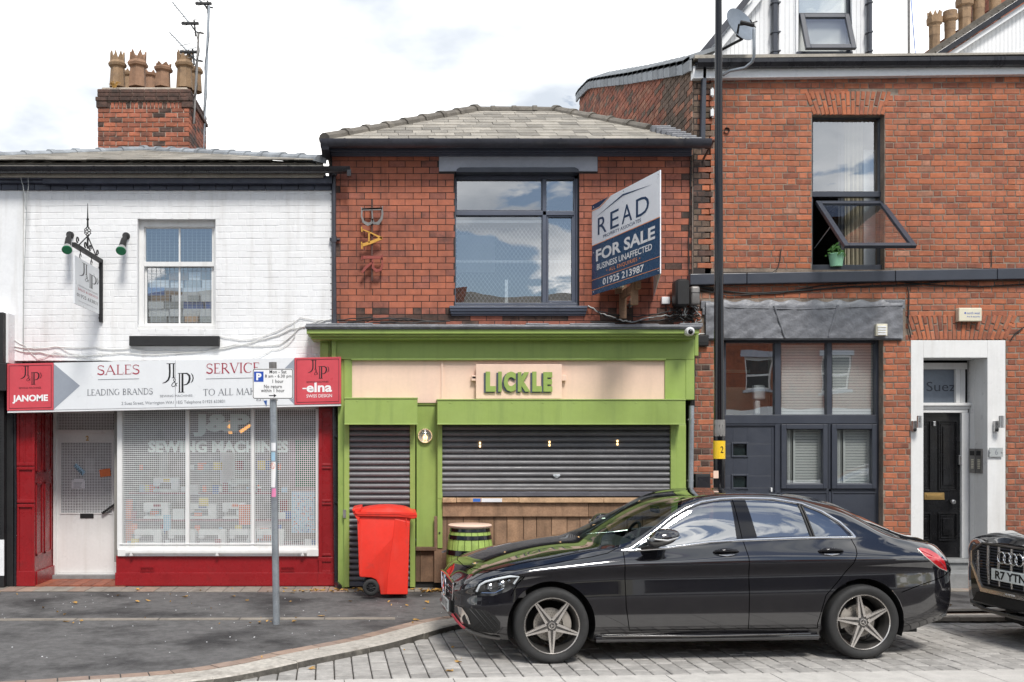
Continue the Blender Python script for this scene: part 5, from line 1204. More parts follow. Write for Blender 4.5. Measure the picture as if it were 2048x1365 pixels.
def for_sale():
    pR = Vector((xpx(1320, 11.62), 11.62, 0)); pL = Vector((xpx(1184, 13.36), 13.36, 0))
    zt, zb = zpx(340.5, 11.62), zpx(547.5, 11.62); Hh = zt - zb; u = (pR-pL); Ln = u.length; u = u/Ln; nrm = Vector((u.y, -u.x, 0)); 
    if nrm.y > 0: nrm = -nrm
    t = thing('for_sale_board', (pL.x+.2, 13.4, zb), 'large angled white and navy FOR SALE board jutting from the brick wall', 'sign board')
    def fn(x, y, o): q = pL + u*(x/200.*Ln); return Vector((q.x, q.y, zt - y/130.*Hh)) + nrm*(.003+o*.01)   # x 0..200, y 0..130
    bk = Vector((0,0,0))
    m = MB(); a, b = pL - nrm*.0, pR; 
    def slab(m, x0, y0, x1, y1, lift, th, mi=0):
        q = [fn(x, y, 0) - nrm*(.003-lift) for x, y in ((x0,y0),(x1,y0),(x1,y1),(x0,y1))]; m.prism(q, -nrm*th, mi)
    slab(m, 0, 0, 200, 58.5, 0, .012); m.build('white_field', M['boardw'], t)
    m = MB(); slab(m, 0, 59.4, 200, 130, 0, .012); m.build('navy_field', M['boardn'], t)
    m = MB(); q = Vector((xpx(1321,11.64)+.42, 13.44, 0)); 
    a, b = pR + Vector((.012,.0,0)), Vector((pR.x+.40, 13.44, 0)); m.prism([(a.x,a.y,zb),(b.x,b.y,zb),(b.x,b.y,zt),(a.x,a.y,zt)], (-.012,-.002,0)); m.build('second_board', M['boardw'], t)
    m = MB(); stroke(m, [(0,59),(200,59)], 1.1, fn); stroke(m, [(0,108.5),(200,108.5)], .8, fn); stroke(m, [(0,123),(200,123)], .8, fn); stroke(m, [(0,8.5),(26,8.5),(60,0)], 1.2, fn)
    letter(m, '• ALL ENQUIRIES •', fn, 48, 99, 148, 105, 0, .01, 1.2); m.build('orange_lettering', M['inko'], t)
    m = MB(); m.poly([fn(x, y, 0) for x, y in ((0,0),(55,0),(25,7),(0,7))])
    for i, (c, x0, x1) in enumerate((('R',20,48),('E',60,86),('A',95,125),('D',136,172))): letter(m, c, fn, x0, 23, x1, 47, 0, -.0)
    letter(m, 'PROPERTY ASSOCIATES', fn, 38, 50, 150, 54.5); m.poly([fn(x, y, .1) for x, y in ((14,20),(98,6.5),(182,13.5),(98,9))]); m.build('navy_lettering', M['inkn'], t)
    m = MB(); letter(m, 'FOR SALE', fn, 14, 67, 188, 84, 0, .032); m.build('white_lettering', M['inkw'], t); m = MB(); letter(m, 'BUSINESS UNAFFECTED', fn, 17, 88, 180, 96.5, 0, .018); m.build('white_lettering', M['inkw'], t); m = MB(); letter(m, '01925 213987', fn, 36, 111, 158, 120.5, 0, .02); m.build('white_lettering', M['inkw'], t)
    m = MB()
    for x, y in ((6,4),(196,4),(6,126),(196,126),(100,3),(6,70)): q = fn(x, y, 0); m.sphere(q, .008, 6)
    m.build('screw', M['steel'], t)
    m = MB(); m.box(pR.x-.09, pR.x-.01, 12.6, 12.68, zb-.22, zt-.05); m.box(pR.x-.05, pR.x+.0, 12.5, 13.45, zb-.04, zb+.06); m.box(pL.x+.3, pR.x, 13.3, 13.38, zb+.02, zb+.10); m.box(pR.x-.06,pR.x+.02,13.36,13.45,zb-.3,zt); m.build('timber_frame', M['wood'], t, bev=.004)
    m = MB(); c = W(1226, 573, 13.3); m.box(c.x-.12, c.x+.12, 13.2, 13.42, c.z-.03, c.z+.05); m.build('floodlight', M['cream'], t, bev=.01)
for_sale()

def wall_boxes():
    def box(name, x0, y0, x1, y1, d, th, m_, lab, cat, bev=.01, extra=None):
        t = thing(name, W((x0+x1)/2, y1, d+th), lab, cat); m = MB(); m.px(x0, y0, x1, y1, d, th); m.build('casing', m_, t, bev=bev, segs=3, smooth=40)
        if extra: extra(t)
        return t
    box('loudspeaker', 1353, 557, 1381, 612, 13.14, .26, M['trimb'], 'curved dark grey wall loudspeaker above the end of the green cornice', 'speaker', .05, lambda t: MB().px(1356, 561, 1378, 608, 13.135, .01).build('grille', M['blackm'], t))
    box('junction_box', 1382, 572, 1401, 610, 13.22, .2, M['greym'], 'smaller dark grey wall box right beside the curved loudspeaker', 'box', .03, lambda t: MB().px(1383, 585, 1400, 586, 13.217, .01).build('lid_seam', M['blackm'], t))
    box('white_junction_box', 1324, 594, 1340, 608, DF-.06, .06, M['upvc'], 'small white square box on the brick below the for sale board', 'box', .004, lambda t: MB().tube([W(1332,608,DF-.02), W(1333,622,DF-.02), W(1340,640,DF-.02)], .006, 5).build('lead', M['cable'], t))
    box('meter_box', 1394, 670, 1418, 692, DF-.12, .12, M['blackm'], 'small black electrical box right of the white camera', 'box', .008, lambda t: MB().px(1396, 673, 1416, 685, DF-.123, .01).build('lid', M['trimb'], t))
    box('black_cabinet', 1391, 948, 1421, 988, DF-.14, .14, M['blackm'], 'glossy black wall cabinet low down behind the lamp post', 'box', .008, lambda t: MB().px(1396, 954, 1419, 986, DF-.145, .01).build('door', M['gut'], t))
    def q(t):
        frame(m2 := MB(), 1415, 911, 1432, 944, 2, DF-.03, .01); m2.build('border', M['upvc'], t); m3 = MB(); letter(m3, 'C', lambda x,y,o: W(x,y,DF-.03)-Vector((0,.002,0)), 1420, 920, 1428, 935, 0, .03); m3.build('lettering', M['upvc'], t)
    box('wall_plaque', 1415, 911, 1432, 944, DF-.028, .02, M['blackm'], 'black and white plaque half hidden behind the lamp post', 'plaque', .002, q)
    # camera
    c = W(1379, 664, 12.93); t = thing('security_camera', c+Vector((0,.1,0)), 'white dome security camera on the right end of the green cornice', 'camera')
    m = MB(); m.tube([c+Vector((0,.09,.01)), c+Vector((0,-.03,.0)), c+Vector((-.01,-.07,-.005))], [.058,.058,.04], 16); m.build('body', M['upvc'], t, smooth=50)
    m = MB(); m.sphere(c+Vector((-.004,-.06,-.006)), .034, 12); m.build('lens', M['piano'], t, smooth=60)
    m = MB(); m.lathe([(.0,-.03),(.04,-.03),(.04,0)], W(1259, 611, DF), 'y', 4); m.tube([W(1259,611,DF-.02), W(1262,606,DF-.12), W(1263,600,DF-.2)], .022, 8)
    solo(m, 'flag_bracket', M['greym'], tuple(W(1259,611,DF)), 'grey metal bracket on the sooty bricks under the for sale board', 'bracket')
wall_boxes()
def tangled():
    rr = random.Random(9)
    def run(a, b, n, r, m_, sag, lab, seed, d=DF-.03, jit=2.0, dd=.08):
        r2 = random.Random(seed); pts = []
        for i in range(n+1): f = i/n; pts.append(W(a[0]+(b[0]-a[0])*f, a[1]+(b[1]-a[1])*f + sag*4*f*(1-f) + r2.uniform(-jit, jit), d - r2.uniform(0, dd)))
        mb = MB(); mb.tube(pts, r, 5); solo(mb, 'cable', m_, tuple(pts[0]), lab, 'cable', 'cables above the green cornice', smooth=60)
    for i, (lab, a, b, sag, m_) in enumerate((
        ('lowest black cable lying along the lead cover left of the window sill', (678,645), (900,644), 2, M['cable']), ('black cable humped over the left part of the green cornice', (676,640), (880,645), -6, M['cable']), ('black cable along the cornice under the bar letters', (690,646), (835,640), -3, M['cable']),
        ('black cable hanging below the right end of the grey window sill', (1176,612), (1255,640), 8, M['cable']), ('white cable sloping from the grey window sill down to the cornice', (1176,612), (1262,644), 6, M['cablew']), ('black cable swagged below the for sale board', (1185,618), (1345,620), 14, M['cable']),
        ('grey cable along the lead cover below the for sale board', (1180,646), (1400,632), 3, M['cable']), ('pale cable along the cornice towards the loudspeaker', (1255,645), (1390,628), -3, M['beige']))):
        run(a, b, 16, .008, m_, sag, lab, i+60)
    mb = MB()
    for k in range(34):
        x, y = rr.uniform(1345, 1398), rr.uniform(612, 640); pts = [W(x, y, DF-.05-rr.uniform(0,.1))]
        for _ in range(4): x += rr.uniform(-14, 14); y += rr.uniform(-8, 10); pts.append(W(min(max(x,1330),1402), min(max(y,608),648), DF-.05-rr.uniform(0,.12)))
        mb.tube(pts, .006, 4, 0 if rr.random() < .75 else 1)
    tag(mb.build('cable_tangle', [M['cable'], M['beige']]), kind='stuff')
    mb = MB(); mb.tube([W(1386,675,13.3), W(1400,668,13.36), W(1412,668,DF-.05), W(1420,684,DF-.02), W(1428,690,DF-.02)], .008, 5); solo(mb, 'cable', M['cablew'], tuple(W(1386,675,13.3)), 'white cable curling right from the white security camera', 'cable', smooth=60)
    mb = MB(); mb.tube([W(1384,830,13.3), W(1390,850,DF-.03), W(1404,856,DF-.02), W(1424,852,DF-.02)], .005, 5); solo(mb, 'cable', M['cablew'], tuple(W(1384,830,13.3)), 'thin white cable curving from the galvanised conduit to the brick pier', 'cable', smooth=60)
    mb = MB(); mb.tube([W(1382,305,DF-.02), W(1380,420,DF-.02), W(1377,480,DF-.02), W(1378,556,DF-.03)], .007, 5); mb.tube([W(1384,305,DF-.02), W(1383,375,DF-.02)], .02, 5); solo(mb, 'cable', M['cable'], tuple(W(1382,305,DF)), 'black cable dropping from the gutter end to the loudspeaker', 'cable', smooth=60)
    mb = MB(); mb.tube([W(1418,200,DF-.02), W(1417,330,DF-.02), W(1416,470,DF-.02), W(1420,482,DF-.02), W(1427,484,DF-.03)], .006, 5); solo(mb, 'cable', M['cable'], tuple(W(1418,200,DF)), 'long thin black cable down the sooty brick pier', 'cable', smooth=60)
tangled()
# ================================================================== tall right-hand red brick building
RB = thing('red_brick_terrace', (6.5, 13.42, GZ), 'tall red brick terrace with anthracite windows and white clad dormers', 'building')
def build_rb():
    P = RB; D = 13.42; X1 = 2200
    win = (1624, 230, 1769, 540); shop = (1447, 676, 1766, 1175); door = (1822, 680, 2011, 1175)
    mb = MB(); wall_slab(mb, 1386, 140, X1, 1176, [win, shop, door], D, .25); wall = mb.build('wall', M['mortar'], P)
    lead = (1405, 600, 1810, 680)
    arch1 = [(1600,181),(1780,181),(1768,232),(1625,232)]
    def inar(x, y): return 184 < y < 232 and 1608+(y-181)*.42 < x < 1780-(y-181)*.30
    def inar2(x, y): return 632 < y < 682 and 1832-(682-y)*.30 < x < 2008+(682-y)*.42
    def pick(x, y, w):
        if x < 1412+R_.uniform(-6,10): return M['soot'] if (280 < y < 420 and soft(.75)) or soft(.25) else M['brickD'] if y < 590 else M['brickBp'] if soft(.4) and y < 720 else M['brickB2']
        s = .22
        if y < 175: s = .6
        if 530 < y < 560: s = .6
        if 1840 < x < 1872 and y < 470: return M['brickBp'] if soft(.18) else M['brickB2'] if soft(.4) else M['brickB']
        if 1560 < x < 1590 and 390 < y < 450 and soft(.4): return M['brickBp']
        if y > 900 and 1766 < x < 1822: s = .5
        if y > 950 and x > 2010: s = .7
        if soft(.006): return M['brickBp']
        return M['brickB2'] if soft(s) else M['brickB']
    def pat(r): return [1, .52], (.76 if r % 2 else 0) + .03*math.sin(r*2.1)
    L = bond(1386, 150, X1, 1174, D, 12.0, 32.2, pat, [win, shop, door, lead, (1380,540,X1,568)], pick, gap=.0115, tidy=.011, skew=.55)
    # drop bricks where the flat arches sit
    def keep(b):
        c = b[0]; x, y = CX + c.x*F/D, CY - (c.z-CZ)*F/D
        return not (inar(x, y) or inar2(x, y))
    L = [b for b in L if keep(b)]
    def archb(x0, x1, yb, yt, xt0, xt1, n):
        for i in range(n):
            f = (i+.5)/n; xb, xt = x0+(x1-x0)*f, xt0+(xt1-xt0)*f; a = math.atan2(xt-xb, yb-yt)
            wpx = (x1-x0)/n; ww = wpx*D/F - .010; 
            cuts = [(0,.62),(.64,1)] if i % 2 else [(0,.36),(.38,1)]
            for s0, s1 in cuts:
                fm = (s0+s1)/2; hh = (yb-yt)*(s1-s0)*D/F - .008
                L.append((W(xb+(xt-xb)*fm, yb-(yb-yt)*fm, D)-Vector((0,.004,0)), ww*1.06, hh, M['brickB'] if soft(.8) else M['brickB2'], a))
    archb(1626, 1768, 231, 183, 1606, 1784, 17); archb(1829, 2012, 681, 630, 1812, 2036, 22)
    # priority: biggest; wall pieces
    place_bricks(wall, L, .007, .006, 300)
    m = MB(); m.px(1386.5, 158, 1410, 560, D-.0015, .01); m.build('sooty_mortar', M['mortdark'], P); xs = xpx(X1, D)
    sh = MB(); sh.box(3.93, 4.0, D+.3, 21.7, -.02, 6.6); sh.box(xs, xs+.1, D, 21.7, -.02, 6.9); sh.box(3.95, xs, 21.6, 21.7, -.02, 6.9); sh.box(4.0, xs, D+.25, 21.6, 3.95, 4.02); sh.box(4.0, xs, D+.25, 21.6, 6.82, 6.9)
    sh.build('inner_shell', M['room'], P)
    # string course
    sk = lambda x: -.0175*(x-1385)
    for a, b in ((1380,1494),(1494,1791),(1791,1995),(1995,X1)):
        m = MB(); q = [(a+.5,548+sk(a)),(b-.5,548+sk(b)),(b-.5,570+sk(b)),(a+.5,570+sk(a))]; m.ppx(q, D-.10, .2); m.build('string_course_stone', M['anth'], P, bev=.01)
    # lead-clad lintel
    m = MB(); dd = D-.05
    import itertools
    nx, ny = 60, 12; rr = random.Random(3); base = len(m.v)
    for j in range(ny+1):
        for i in range(nx+1):
            x = 1412 + (1806-1412)*i/nx; y = 602 + (677-602)*j/ny + (2.5*math.sin(i*.9) if j == 0 else 0); 
            e = -.012*abs(math.sin(i*.45+j*.8)) + rr.uniform(-.007,.007) + (.03 if j in (0,) else 0)
            m.v.append(tuple(W(x, y, dd+e)))
    for j in range(ny):
        for i in range(nx): m.face((j*(nx+1)+i, j*(nx+1)+i+1, (j+1)*(nx+1)+i+1, (j+1)*(nx+1)+i))
    m.build('lead_lintel_cover', M['lead'], P, smooth=70)
    m = MB(); m.px(1412, 604, 1806, 680, dd+.02, .06); 
    for xa, xb in (((1548,612),(1570,676)),((1676,610),(1657,674))): m.tube([W(*xa, dd-.012), W(*xb, dd-.012)], .014, 6)
    m.tube([W(1450,615,dd-.01), W(1600,619,dd-.01), W(1806,611,dd-.01)], .008, 5); m.build('lead_roll', M['lead'], P, bev=.004)
    for i, (x, y, w, h) in enumerate(((1402,602,20,16),(1405,616,16,14),(1410,630,14,14),(1414,644,12,12),(1772,600,38,18),(1780,618,26,16),(1776,634,20,14),(1772,650,14,16))):
        m = MB(); m.px(x, y, x+w, y+h, D-.03-.004*i%.02, .05); m.build('lead_flap', M['lead'], P, bev=.006)
    # upper window
    dw = D+.12; x0, y0, x1, y1 = 1620, 228, 1770, 537
    m = MB(); m.px(x0, y0+2, x1-1, 237, dw, .08); m.px(x0, y0, x0+6, y1, dw, .08); m.px(1759, y0, 1770, y1, dw, .08); m.px(x0, 383, 1762, 394, dw-.02, .1); m.px(x0, 530, 1770, 541, dw-.05, .14)
    wf = m.build('window_frame', M['anth'], P, bev=.004)
    m = MB(); m.px(1626, 237, 1759, 383, dw+.03, .006); m.build('pane', G['win'], wf)
    # open top-hung sash, swung out about 45 degrees
    hz = zpx(402, dw-.03); xa, xb = xpx(1629, dw), xpx(1764, dw); hgt = 1.15; th = math.radians(49)
    sash = part_empty('open_sash', ((xa+xb)/2, dw-.04, hz), P)
    o = Vector(((xa+xb)/2, dw-.04, hz)); dn = Vector((0, -math.sin(th), -math.cos(th))); nn = Vector((0, math.cos(th), -math.sin(th)))
    def sb(m, a, b, s0, s1, t0=0., t1=.05):
        q = [o + Vector((x,0,0)) + dn*s for x, s in ((a-o.x,s0),(b-o.x,s0),(b-o.x,s1),(a-o.x,s1))]; q = [p - nn*0 + nn*t0 for p in q]; m.prism(q, nn*(t1-t0))
    m = MB(); fw = .065; sb(m, xa, xa+fw, 0, hgt); sb(m, xb-fw, xb, 0, hgt); sb(m, xa+fw, xb-fw, 0, fw); sb(m, xa+fw, xb-fw, hgt-fw, hgt)
    # sash pieces hang under wf at the third level
    sash_o = m.build('sash_frame', M['anth'], sash, bev=.005)
    m = MB(); sb(m, xa+fw-.005, xb-fw+.005, fw-.005, hgt-fw+.005, .02, .03); m.build('sash_pane', G['win'], sash)
    m = MB(); q = o + dn*hgt*.55; m.tube([Vector((xa+.02, q.y+.03, q.z)), Vector((xa+.0, dw, hz-.62))], .006, 5); m.build('stay_arm', M['steel'], sash)
    # interior behind it
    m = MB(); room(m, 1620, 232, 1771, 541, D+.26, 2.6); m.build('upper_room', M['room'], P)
    m = MB()
    for i in range(14): x = 1690+i*2.6; m.px(x, 240, x+2.2, 534, D+.42+.03*math.sin(i*1.9), .02)
    m.build('curtain', M['curtain'], P, bev=.004); m = MB(); m.px(1728, 300, 1758, 534, D+.36, .02); m.build('white_board', M['upvc'], P); m = MB()
    for i in range(5): x = 1677+i*2.6; m.px(x, 240, x+2.2, 534, D+.46+.03*math.sin(i*1.9), .02)
    m.build('curtain', M['lead'], P, bev=.004)
    # ground floor screen
    ds = D+.13; m = MB()
    m.px(1440, 680, 1766, 686, ds, .1); m.px(1440, 830, 1766, 848, ds-.012, .12); m.px(1550, 686, 1562, 1170, ds-.006, .1); m.px(1654, 686, 1664, 831, ds-.006, .1); m.px(1752, 680, 1767, 1172, ds-.008, .1); m.px(1440, 848, 1551, 852, ds-.003, .1)
    m.px(1562, 978, 1755, 984, ds-.004, .1); m.px(1656.5, 848, 1663, 1172, ds-.004, .1); m.px(1440, 680, 1452, 1172, ds, .1)
    scr = m.build('shop_screen_frame', M['anth'], P, bev=.005)
    for r in ((1452,686,1551,831),(1562,686,1654,831),(1664,686,1752,831)): m = MB(); m.px(*r, ds+.04, .005); m.build('pane', G['win'], scr)
    for a, b in ((1563,1656),(1664,1754)):
        m = MB(); frame(m, a, 849, b, 978, 9.5, ds-.04, .07); frame(m, a+8, 857, b-8, 970, 3, ds-.02, .06); c = m.build('casement', M['anth'], scr, bev=.006)
        m = MB(); m.px(a+9, 858, b-9, 969, ds+.01, .005); m.build('casement_pane', G['win'], scr)
        m = MB(); m.px(a, 984, b, 1170, ds+.005, .05); m.build('panel', M['anth'], scr); m = MB(); frame(m, a, 984, b, 1170, 3, ds-.008, .02); m.build('panel_bead', M['anth'], scr, bev=.003)
    dr = MB(); hol = [(1466,888,1494,912),(1466,952,1494,976)]; wall_slab(dr, 1452, 852, 1549, 1168, hol, ds+.02, .05); dr.px(1544, 856, 1546.5, 1168, ds+.012, .01)
    dd_ = part_empty('grey_door', W(1500,1170,ds), P); dr.build('door_leaf', M['anth'], dd_, bev=.003)
    for h in hol: m = MB(); frame(m, h[0]-3, h[1]-3, h[2]+3, h[3]+3, 3.4, ds+.004, .03); m.build('vision_frame', M['anth'], dd_, bev=.003); m = MB(); m.px(*h, ds+.04, .005); m.build('frosted_pane', G['frost'], dd_); m = MB(); m.px(*h, ds+.05, .01); m.build('pane_backing', M['paper'], dd_)  # pale backing added behind the frosted panes to brighten them
    m = MB(); m.px(1542, 976, 1545, 984, ds-.02, .04); m.build('door_handle', M['upvc'], dd_, bev=.004)
    m = MB(); room(m, 1440, 680, 1768, 1175, D+.27, 2.4); m.build('ground_floor_room', M['roomm'], P)
    m = MB(); m.px(1452, 775, 1551, 831, D+.8, .02); m.px(1552,686,1556,831,D+.5,.3); m.px(1452,740,1500,746,D+.9,.03); m.build('inner_partition', M['curtain'], P)
    m = MB(); m.px(1452, 686, 1551, 748, D+1.1, .02); m.px(1545,790,1551,815,D+.5,.1); m.build('brown_wall', M['brickB2'], P)
    for (a, b, y0_, y1_) in ((1563,1654,690,829),(1665,1752,690,829),(1573,1648,858,970),(1673,1746,858,970)):
        y = y0_
        while y < y1_:
            m = MB(); m.ppx([(a,y),(b,y),(b,y+4.3),(a,y+4.3)], D+.236, .004); 
            ob = m.build('blind_slat', M['blind'], P); y += 5.6
        m = MB(); m.px(a, y0_, b, y1_, D+.25, .004); m.build('blind_shade_backing', M['beige'], P)  # grey backing colour stands in for shade between the slats
        if y0_ > 800: 
            m = MB()
            for i in range(4): m.px(a+2+i*2.6, y0_, a+4+i*2.6+(i*2), y1_, D+.215, .004); m.px(b-12+i*2.6, y0_, b-10+i*2.6, y1_, D+.215, .004)
            m.build('net_curtain', M['blind'], P)
    m = MB(); m.px(1508, 770, 1532, 800, D+.42, .12); m.px(1510, 800, 1522, 831, D+.44, .1); o_ = solo(m, 'white_dental_lamp', M['upvc'], tuple(W(1520, 831, D+.42)), 'white plastic machine head seen through the top left pane above the grey door', 'machine', bev=.03)
    m = MB(); m.px(1446, 1160, 1768, 1176, D-.02, .3); m.build('door_step', M['stone'], P, bev=.01)
    # white door surround
    dq = D-.012; j = MB(); j.px(1822, 681, 1847, 1172, dq, .3); j.px(1975, 681, 2011, 1172, dq, .3); j.px(1847, 681, 1975, 716, dq, .3)
    xi0, xi1 = xpx(1847, dq), xpx(1975, dq); db = D+.42; zt_ = zpx(716, dq); zb_ = .0
    j.box(xi1, xi1+.06, D+.289, db+.05, zb_, zt_); j.box(xi0, xi1, D+.02, db+.05, zt_+.001, zt_+.04); j.box(xi0-.05, xi0, D+.289, db, zb_, zt_)
    sur = j.build('door_surround', M['white'], P, bev=.005)
    m = MB(); m.px(1845, 726, 1935, 739, db-.02, .1); m.px(1912, 739, 1921, 806, db-.02, .1); m.px(1842, 806, 1950, 812, db-.07, .12); m.px(1842, 812, 1940, 818, db-.04, .1); m.px(1842, 818, 1936, 826, db-.02, .1); m.px(1924, 826, 1938, 1122, db-.02, .1); m.px(1921,739,1931,806,db-.005,.1); m.build('door_frame', M['white'], P, bev=.006)
    m = MB(); m.px(1845, 738, 1914, 806, db+.03, .006); fl = m.build('fanlight', M['dish'], P)
    m = MB(); letter(m, 'Suez', lambda x,y,o: W(x,y,db+.028), 1853, 764, 1911, 783, 0, .0); m.build('fanlight_lettering', M['anth'], P)
    dl = part_empty('front_door', W(1886, 1115, db), P); m = MB(); m.px(1842, 826, 1925, 1115, db+.03, .05); m.build('door_leaf', M['blackp'], dl)
    for (a, b, y0_, y1_) in ((1836,1862,842,982),(1877,1915,842,982),(1836,1862,1026,1082),(1877,1915,1026,1082)):
        m = MB(); frame(m, a, y0_, b, y1_, 2.2, db+.012, .02); frame(m, a+4, y0_+5, b-4, y1_-5, 1.6, db+.02, .012); m.px(a+9, y0_+11, b-9, y1_-11, db+.016, .02); m.build('door_moulding', M['blackp'], dl, bev=.005)
    m = MB(); m.px(1849, 986, 1889, 1000, db+.02, .012); m.px(1853, 990, 1885, 996.5, db+.014, .01); m.build('letter_plate', M['brass'], dl, bev=.003)
    m = MB(); m.lathe([(.012,-.05),(.03,-.045),(.033,-.02),(.012,-.008),(.01,.02)], W(1904, 1004, db+.01), 'y', 14); m.build('door_knob', M['alu'], dl, smooth=50)
    m = MB(); m.px(1867, 843, 1872, 853, db+.0, .03); m.px(1918, 911, 1924, 930, db-.01, .05); m.build('door_lock', M['alu'], dl, bev=.006)
    m = MB(); room(m, 1836, 735, 1938, 1120, db+.1, 1.2); m.build('hall', M['room'], P)
    # entry-phone panel on the slanting reveal, house number, wall lights
    ph = thing('entry_phone', W(1954, 946, D+.4), 'grey double entry phone panel with buttons on the white door reveal', 'intercom', None)
    v0, v1 = Vector((xi1, D+.04, 0)), Vector((xi1, db, 0)); uu = (v1-v0).normalized(); nr = Vector((-1, 0, 0))
    def onr(x, z0, z1, s0, s1, t):
        m = MB(); q = [v0 + uu*s + Vector((0,0,z)) + nr*.001 for s, z in ((s0,z0),(s1,z0),(s1,z1),(s0,z1))]; m.prism(q, nr*t); return m
    zA, zB = zpx(947, D+.15), zpx(898, D+.15); LL = (v1-v0).length
    for s0, s1 in ((.05,.185),(.20,.335)):
        onr(0, zA, zB, s0, s1, .02).build('panel', M['greym'], ph)
        for k in range(6): onr(0, zA+.06+k*.022, zA+.074+k*.022, s0+.03, s0+.085, .024).build('button', M['cream'], ph)
        onr(0, zB-.09, zB-.03, s0+.02, s1-.02, .024).build('speaker_slots', M['blackm'], ph)
    for (cx, lab) in ((1835,'steel up-light on the left jamb of the white door surround'),(1999,'steel up-light on the right jamb of the white door surround')):
        b = W(cx, 865, dq); t = thing('steel_wall_light', b, lab, 'wall light', 'steel lights either side of the front door')
        m = MB(); m.px(cx-9, 842, cx-1, 864, dq-.05, .05); m.build('back_plate', M['alu'], t, bev=.004); m = MB(); m.tube([W(cx+4, 832, dq-.1), W(cx+4, 856, dq-.1)], .033, 14); m.build('cylinder', M['alu'], t, smooth=50); m = MB(); m.sphere(W(cx-5, 860, dq-.06), .022, 8); m.build('sensor', M['blackm'], t)
    t = thing('house_number_plate', W(1992, 914, dq), 'small glass plate with the number 6 on the white jamb', 'sign')
    m = MB(); m.px(1979, 896, 2006, 914, dq-.03, .008); m.build('plate', M['beige'], t); m = MB(); letter(m, '6', lambda x,y,o: W(x,y,dq-.031), 1990, 899, 1996, 910, 0, .0); m.build('lettering', M['inkg'], t); m = MB(); m.sphere(W(1980.5,905,dq-.035), .008, 6); m.sphere(W(2004.5,905,dq-.035), .008, 6); m.build('stud', M['alu'], t)
    for i, (y0_, y1_, da, th_) in enumerate(((1116,1124,db-.28,.5),(1124,1141,db-.30,.4),(1141,1146,D-.02,.4),(1146,1163,D-.05,.4))): pass
    st = MB(); st.box(xpx(1846,dq), xpx(1972,dq), D+.22, db+.1, 0, zpx(1116, db)); st.box(xpx(1850,dq), xpx(1968,dq), D+.19, D+.22, zpx(1124,D+.2)-.02, zpx(1124,D+.2)+.015); st.build('door_step', M['stone'], P, bev=.01)
    st = MB(); st.box(xpx(1846,D), xpx(2000,D), D-.16, D+.22, 0, zpx(1144, D)); st.build('door_step', M['stone'], P, bev=.012)
    # eaves: white fascia, gutter, roof edge
    s2 = lambda x: -.0125*(x-1395)
    m = MB(); m.ppx([(1386,132),(X1,132+s2(X1)),(X1,157+s2(X1)),(1386,157)], D-.10, .1); m.build('white_fascia_board', M['upvc'], P, bev=.004)
    gm = MB(); yy = D-.22
    def gut_sk(m, xa, xb, r, dz=0):
        A, B = W(xa, 117+s2(xa)*.55+dz, yy), W(xb, 117+s2(xb)*.55+dz, yy); n = 8
        prof = [(0,.0),(0,-.05),(.03,-.10),(.11,-.10),(.14,-.03),(.14,0),(.132,0),(.132,-.03),(.105,-.09),(.035,-.09),(.008,-.045),(.008,0)]
        m.prism([(A.x, A.y-r*.0-(.0 if not r else r)+p[0]*(1+r*10), A.z+p[1]*(1+r*5)+.0) for p in prof], B-A)
    gut_sk(gm, 1396, X1, 0)
    for x in (1424, 1457, 1463, 1587, 1726, 1861, 1990, 1994, 2002, 2010): gut_sk(gm, x, x+3, .006)
    gm.build('gutter', M['gut'], P)
    m = MB(); m.ppx([(1390,110),(X1,106+s2(X1)*.2),(X1,110+s2(X1)*.3),(1390,117)], D-.18, .6); m.build('roof_edge', M['slate'], P)
    # square downpipe at the left and its neighbours
    t = thing('square_downpipe', W(1408, 278, D), 'square dark grey downpipe at the top of the sooty brick pier', 'downpipe')
    m = MB(); m.ppx([(1406,136),(1413.5,136),(1411,278),(1402,278)], D-.1, .08); m.build('pipe', M['anth'], t, bev=.006)
    # roof slope up to the ridge at gable level
    A = Vector((3.98, D-.15, 6.98)); zr = 9.28; B = Vector((3.98, 21.6, 8.2))
    # left gable wall, seen obliquely
    g = MB(); ycs = [(D, 6.95), (16.8, 8.0), (20.2, 9.10), (21.5, 9.3), (21.7, 8.2), (21.7, 4.0), (D, 4.0)]
    g.prism([(3.935, y, z) for y, z in ycs], (.24, 0, 0)); gw = g.build('gable_wall', M['mortch'], P)
    def ztop(y): 
        for (y0_, z0_), (y1_, z1_) in zip(ycs[:4], ycs[1:4]):
            if y0_ <= y <= y1_: return z0_+(z1_-z0_)*(y-y0_)/(y1_-y0_)
        return 9.0
    mb = MB(); z = 5.3; row = 0; rr = random.Random(6); ms = [M['brickC'], M['brickB2'], M['brickBp'], M['brickD']]
    while z < 9.2:
        y = D + (0 if row % 2 else -.11)
        while y < 21.5:
            y0_, y1_ = max(y+.007, D), y+.218; y += .225
            if z+.08 < ztop((y0_+y1_)/2)-.05 and y1_-y0_ > .04:
                near = y0_ < D+1.3; c = (3 if rr.random() < .8 else 2) if near else rr.choice((0,0,1,1,2,3)); e = rr.uniform(0,.006)
                mb.box(3.925-e, 3.94, y0_, y1_, z+.006, z+.077, c)
        z += .083; row += 1
    o = mb.build('gable_brickwork', ms, gw); o['kind'] = 'stuff'
    n = 26
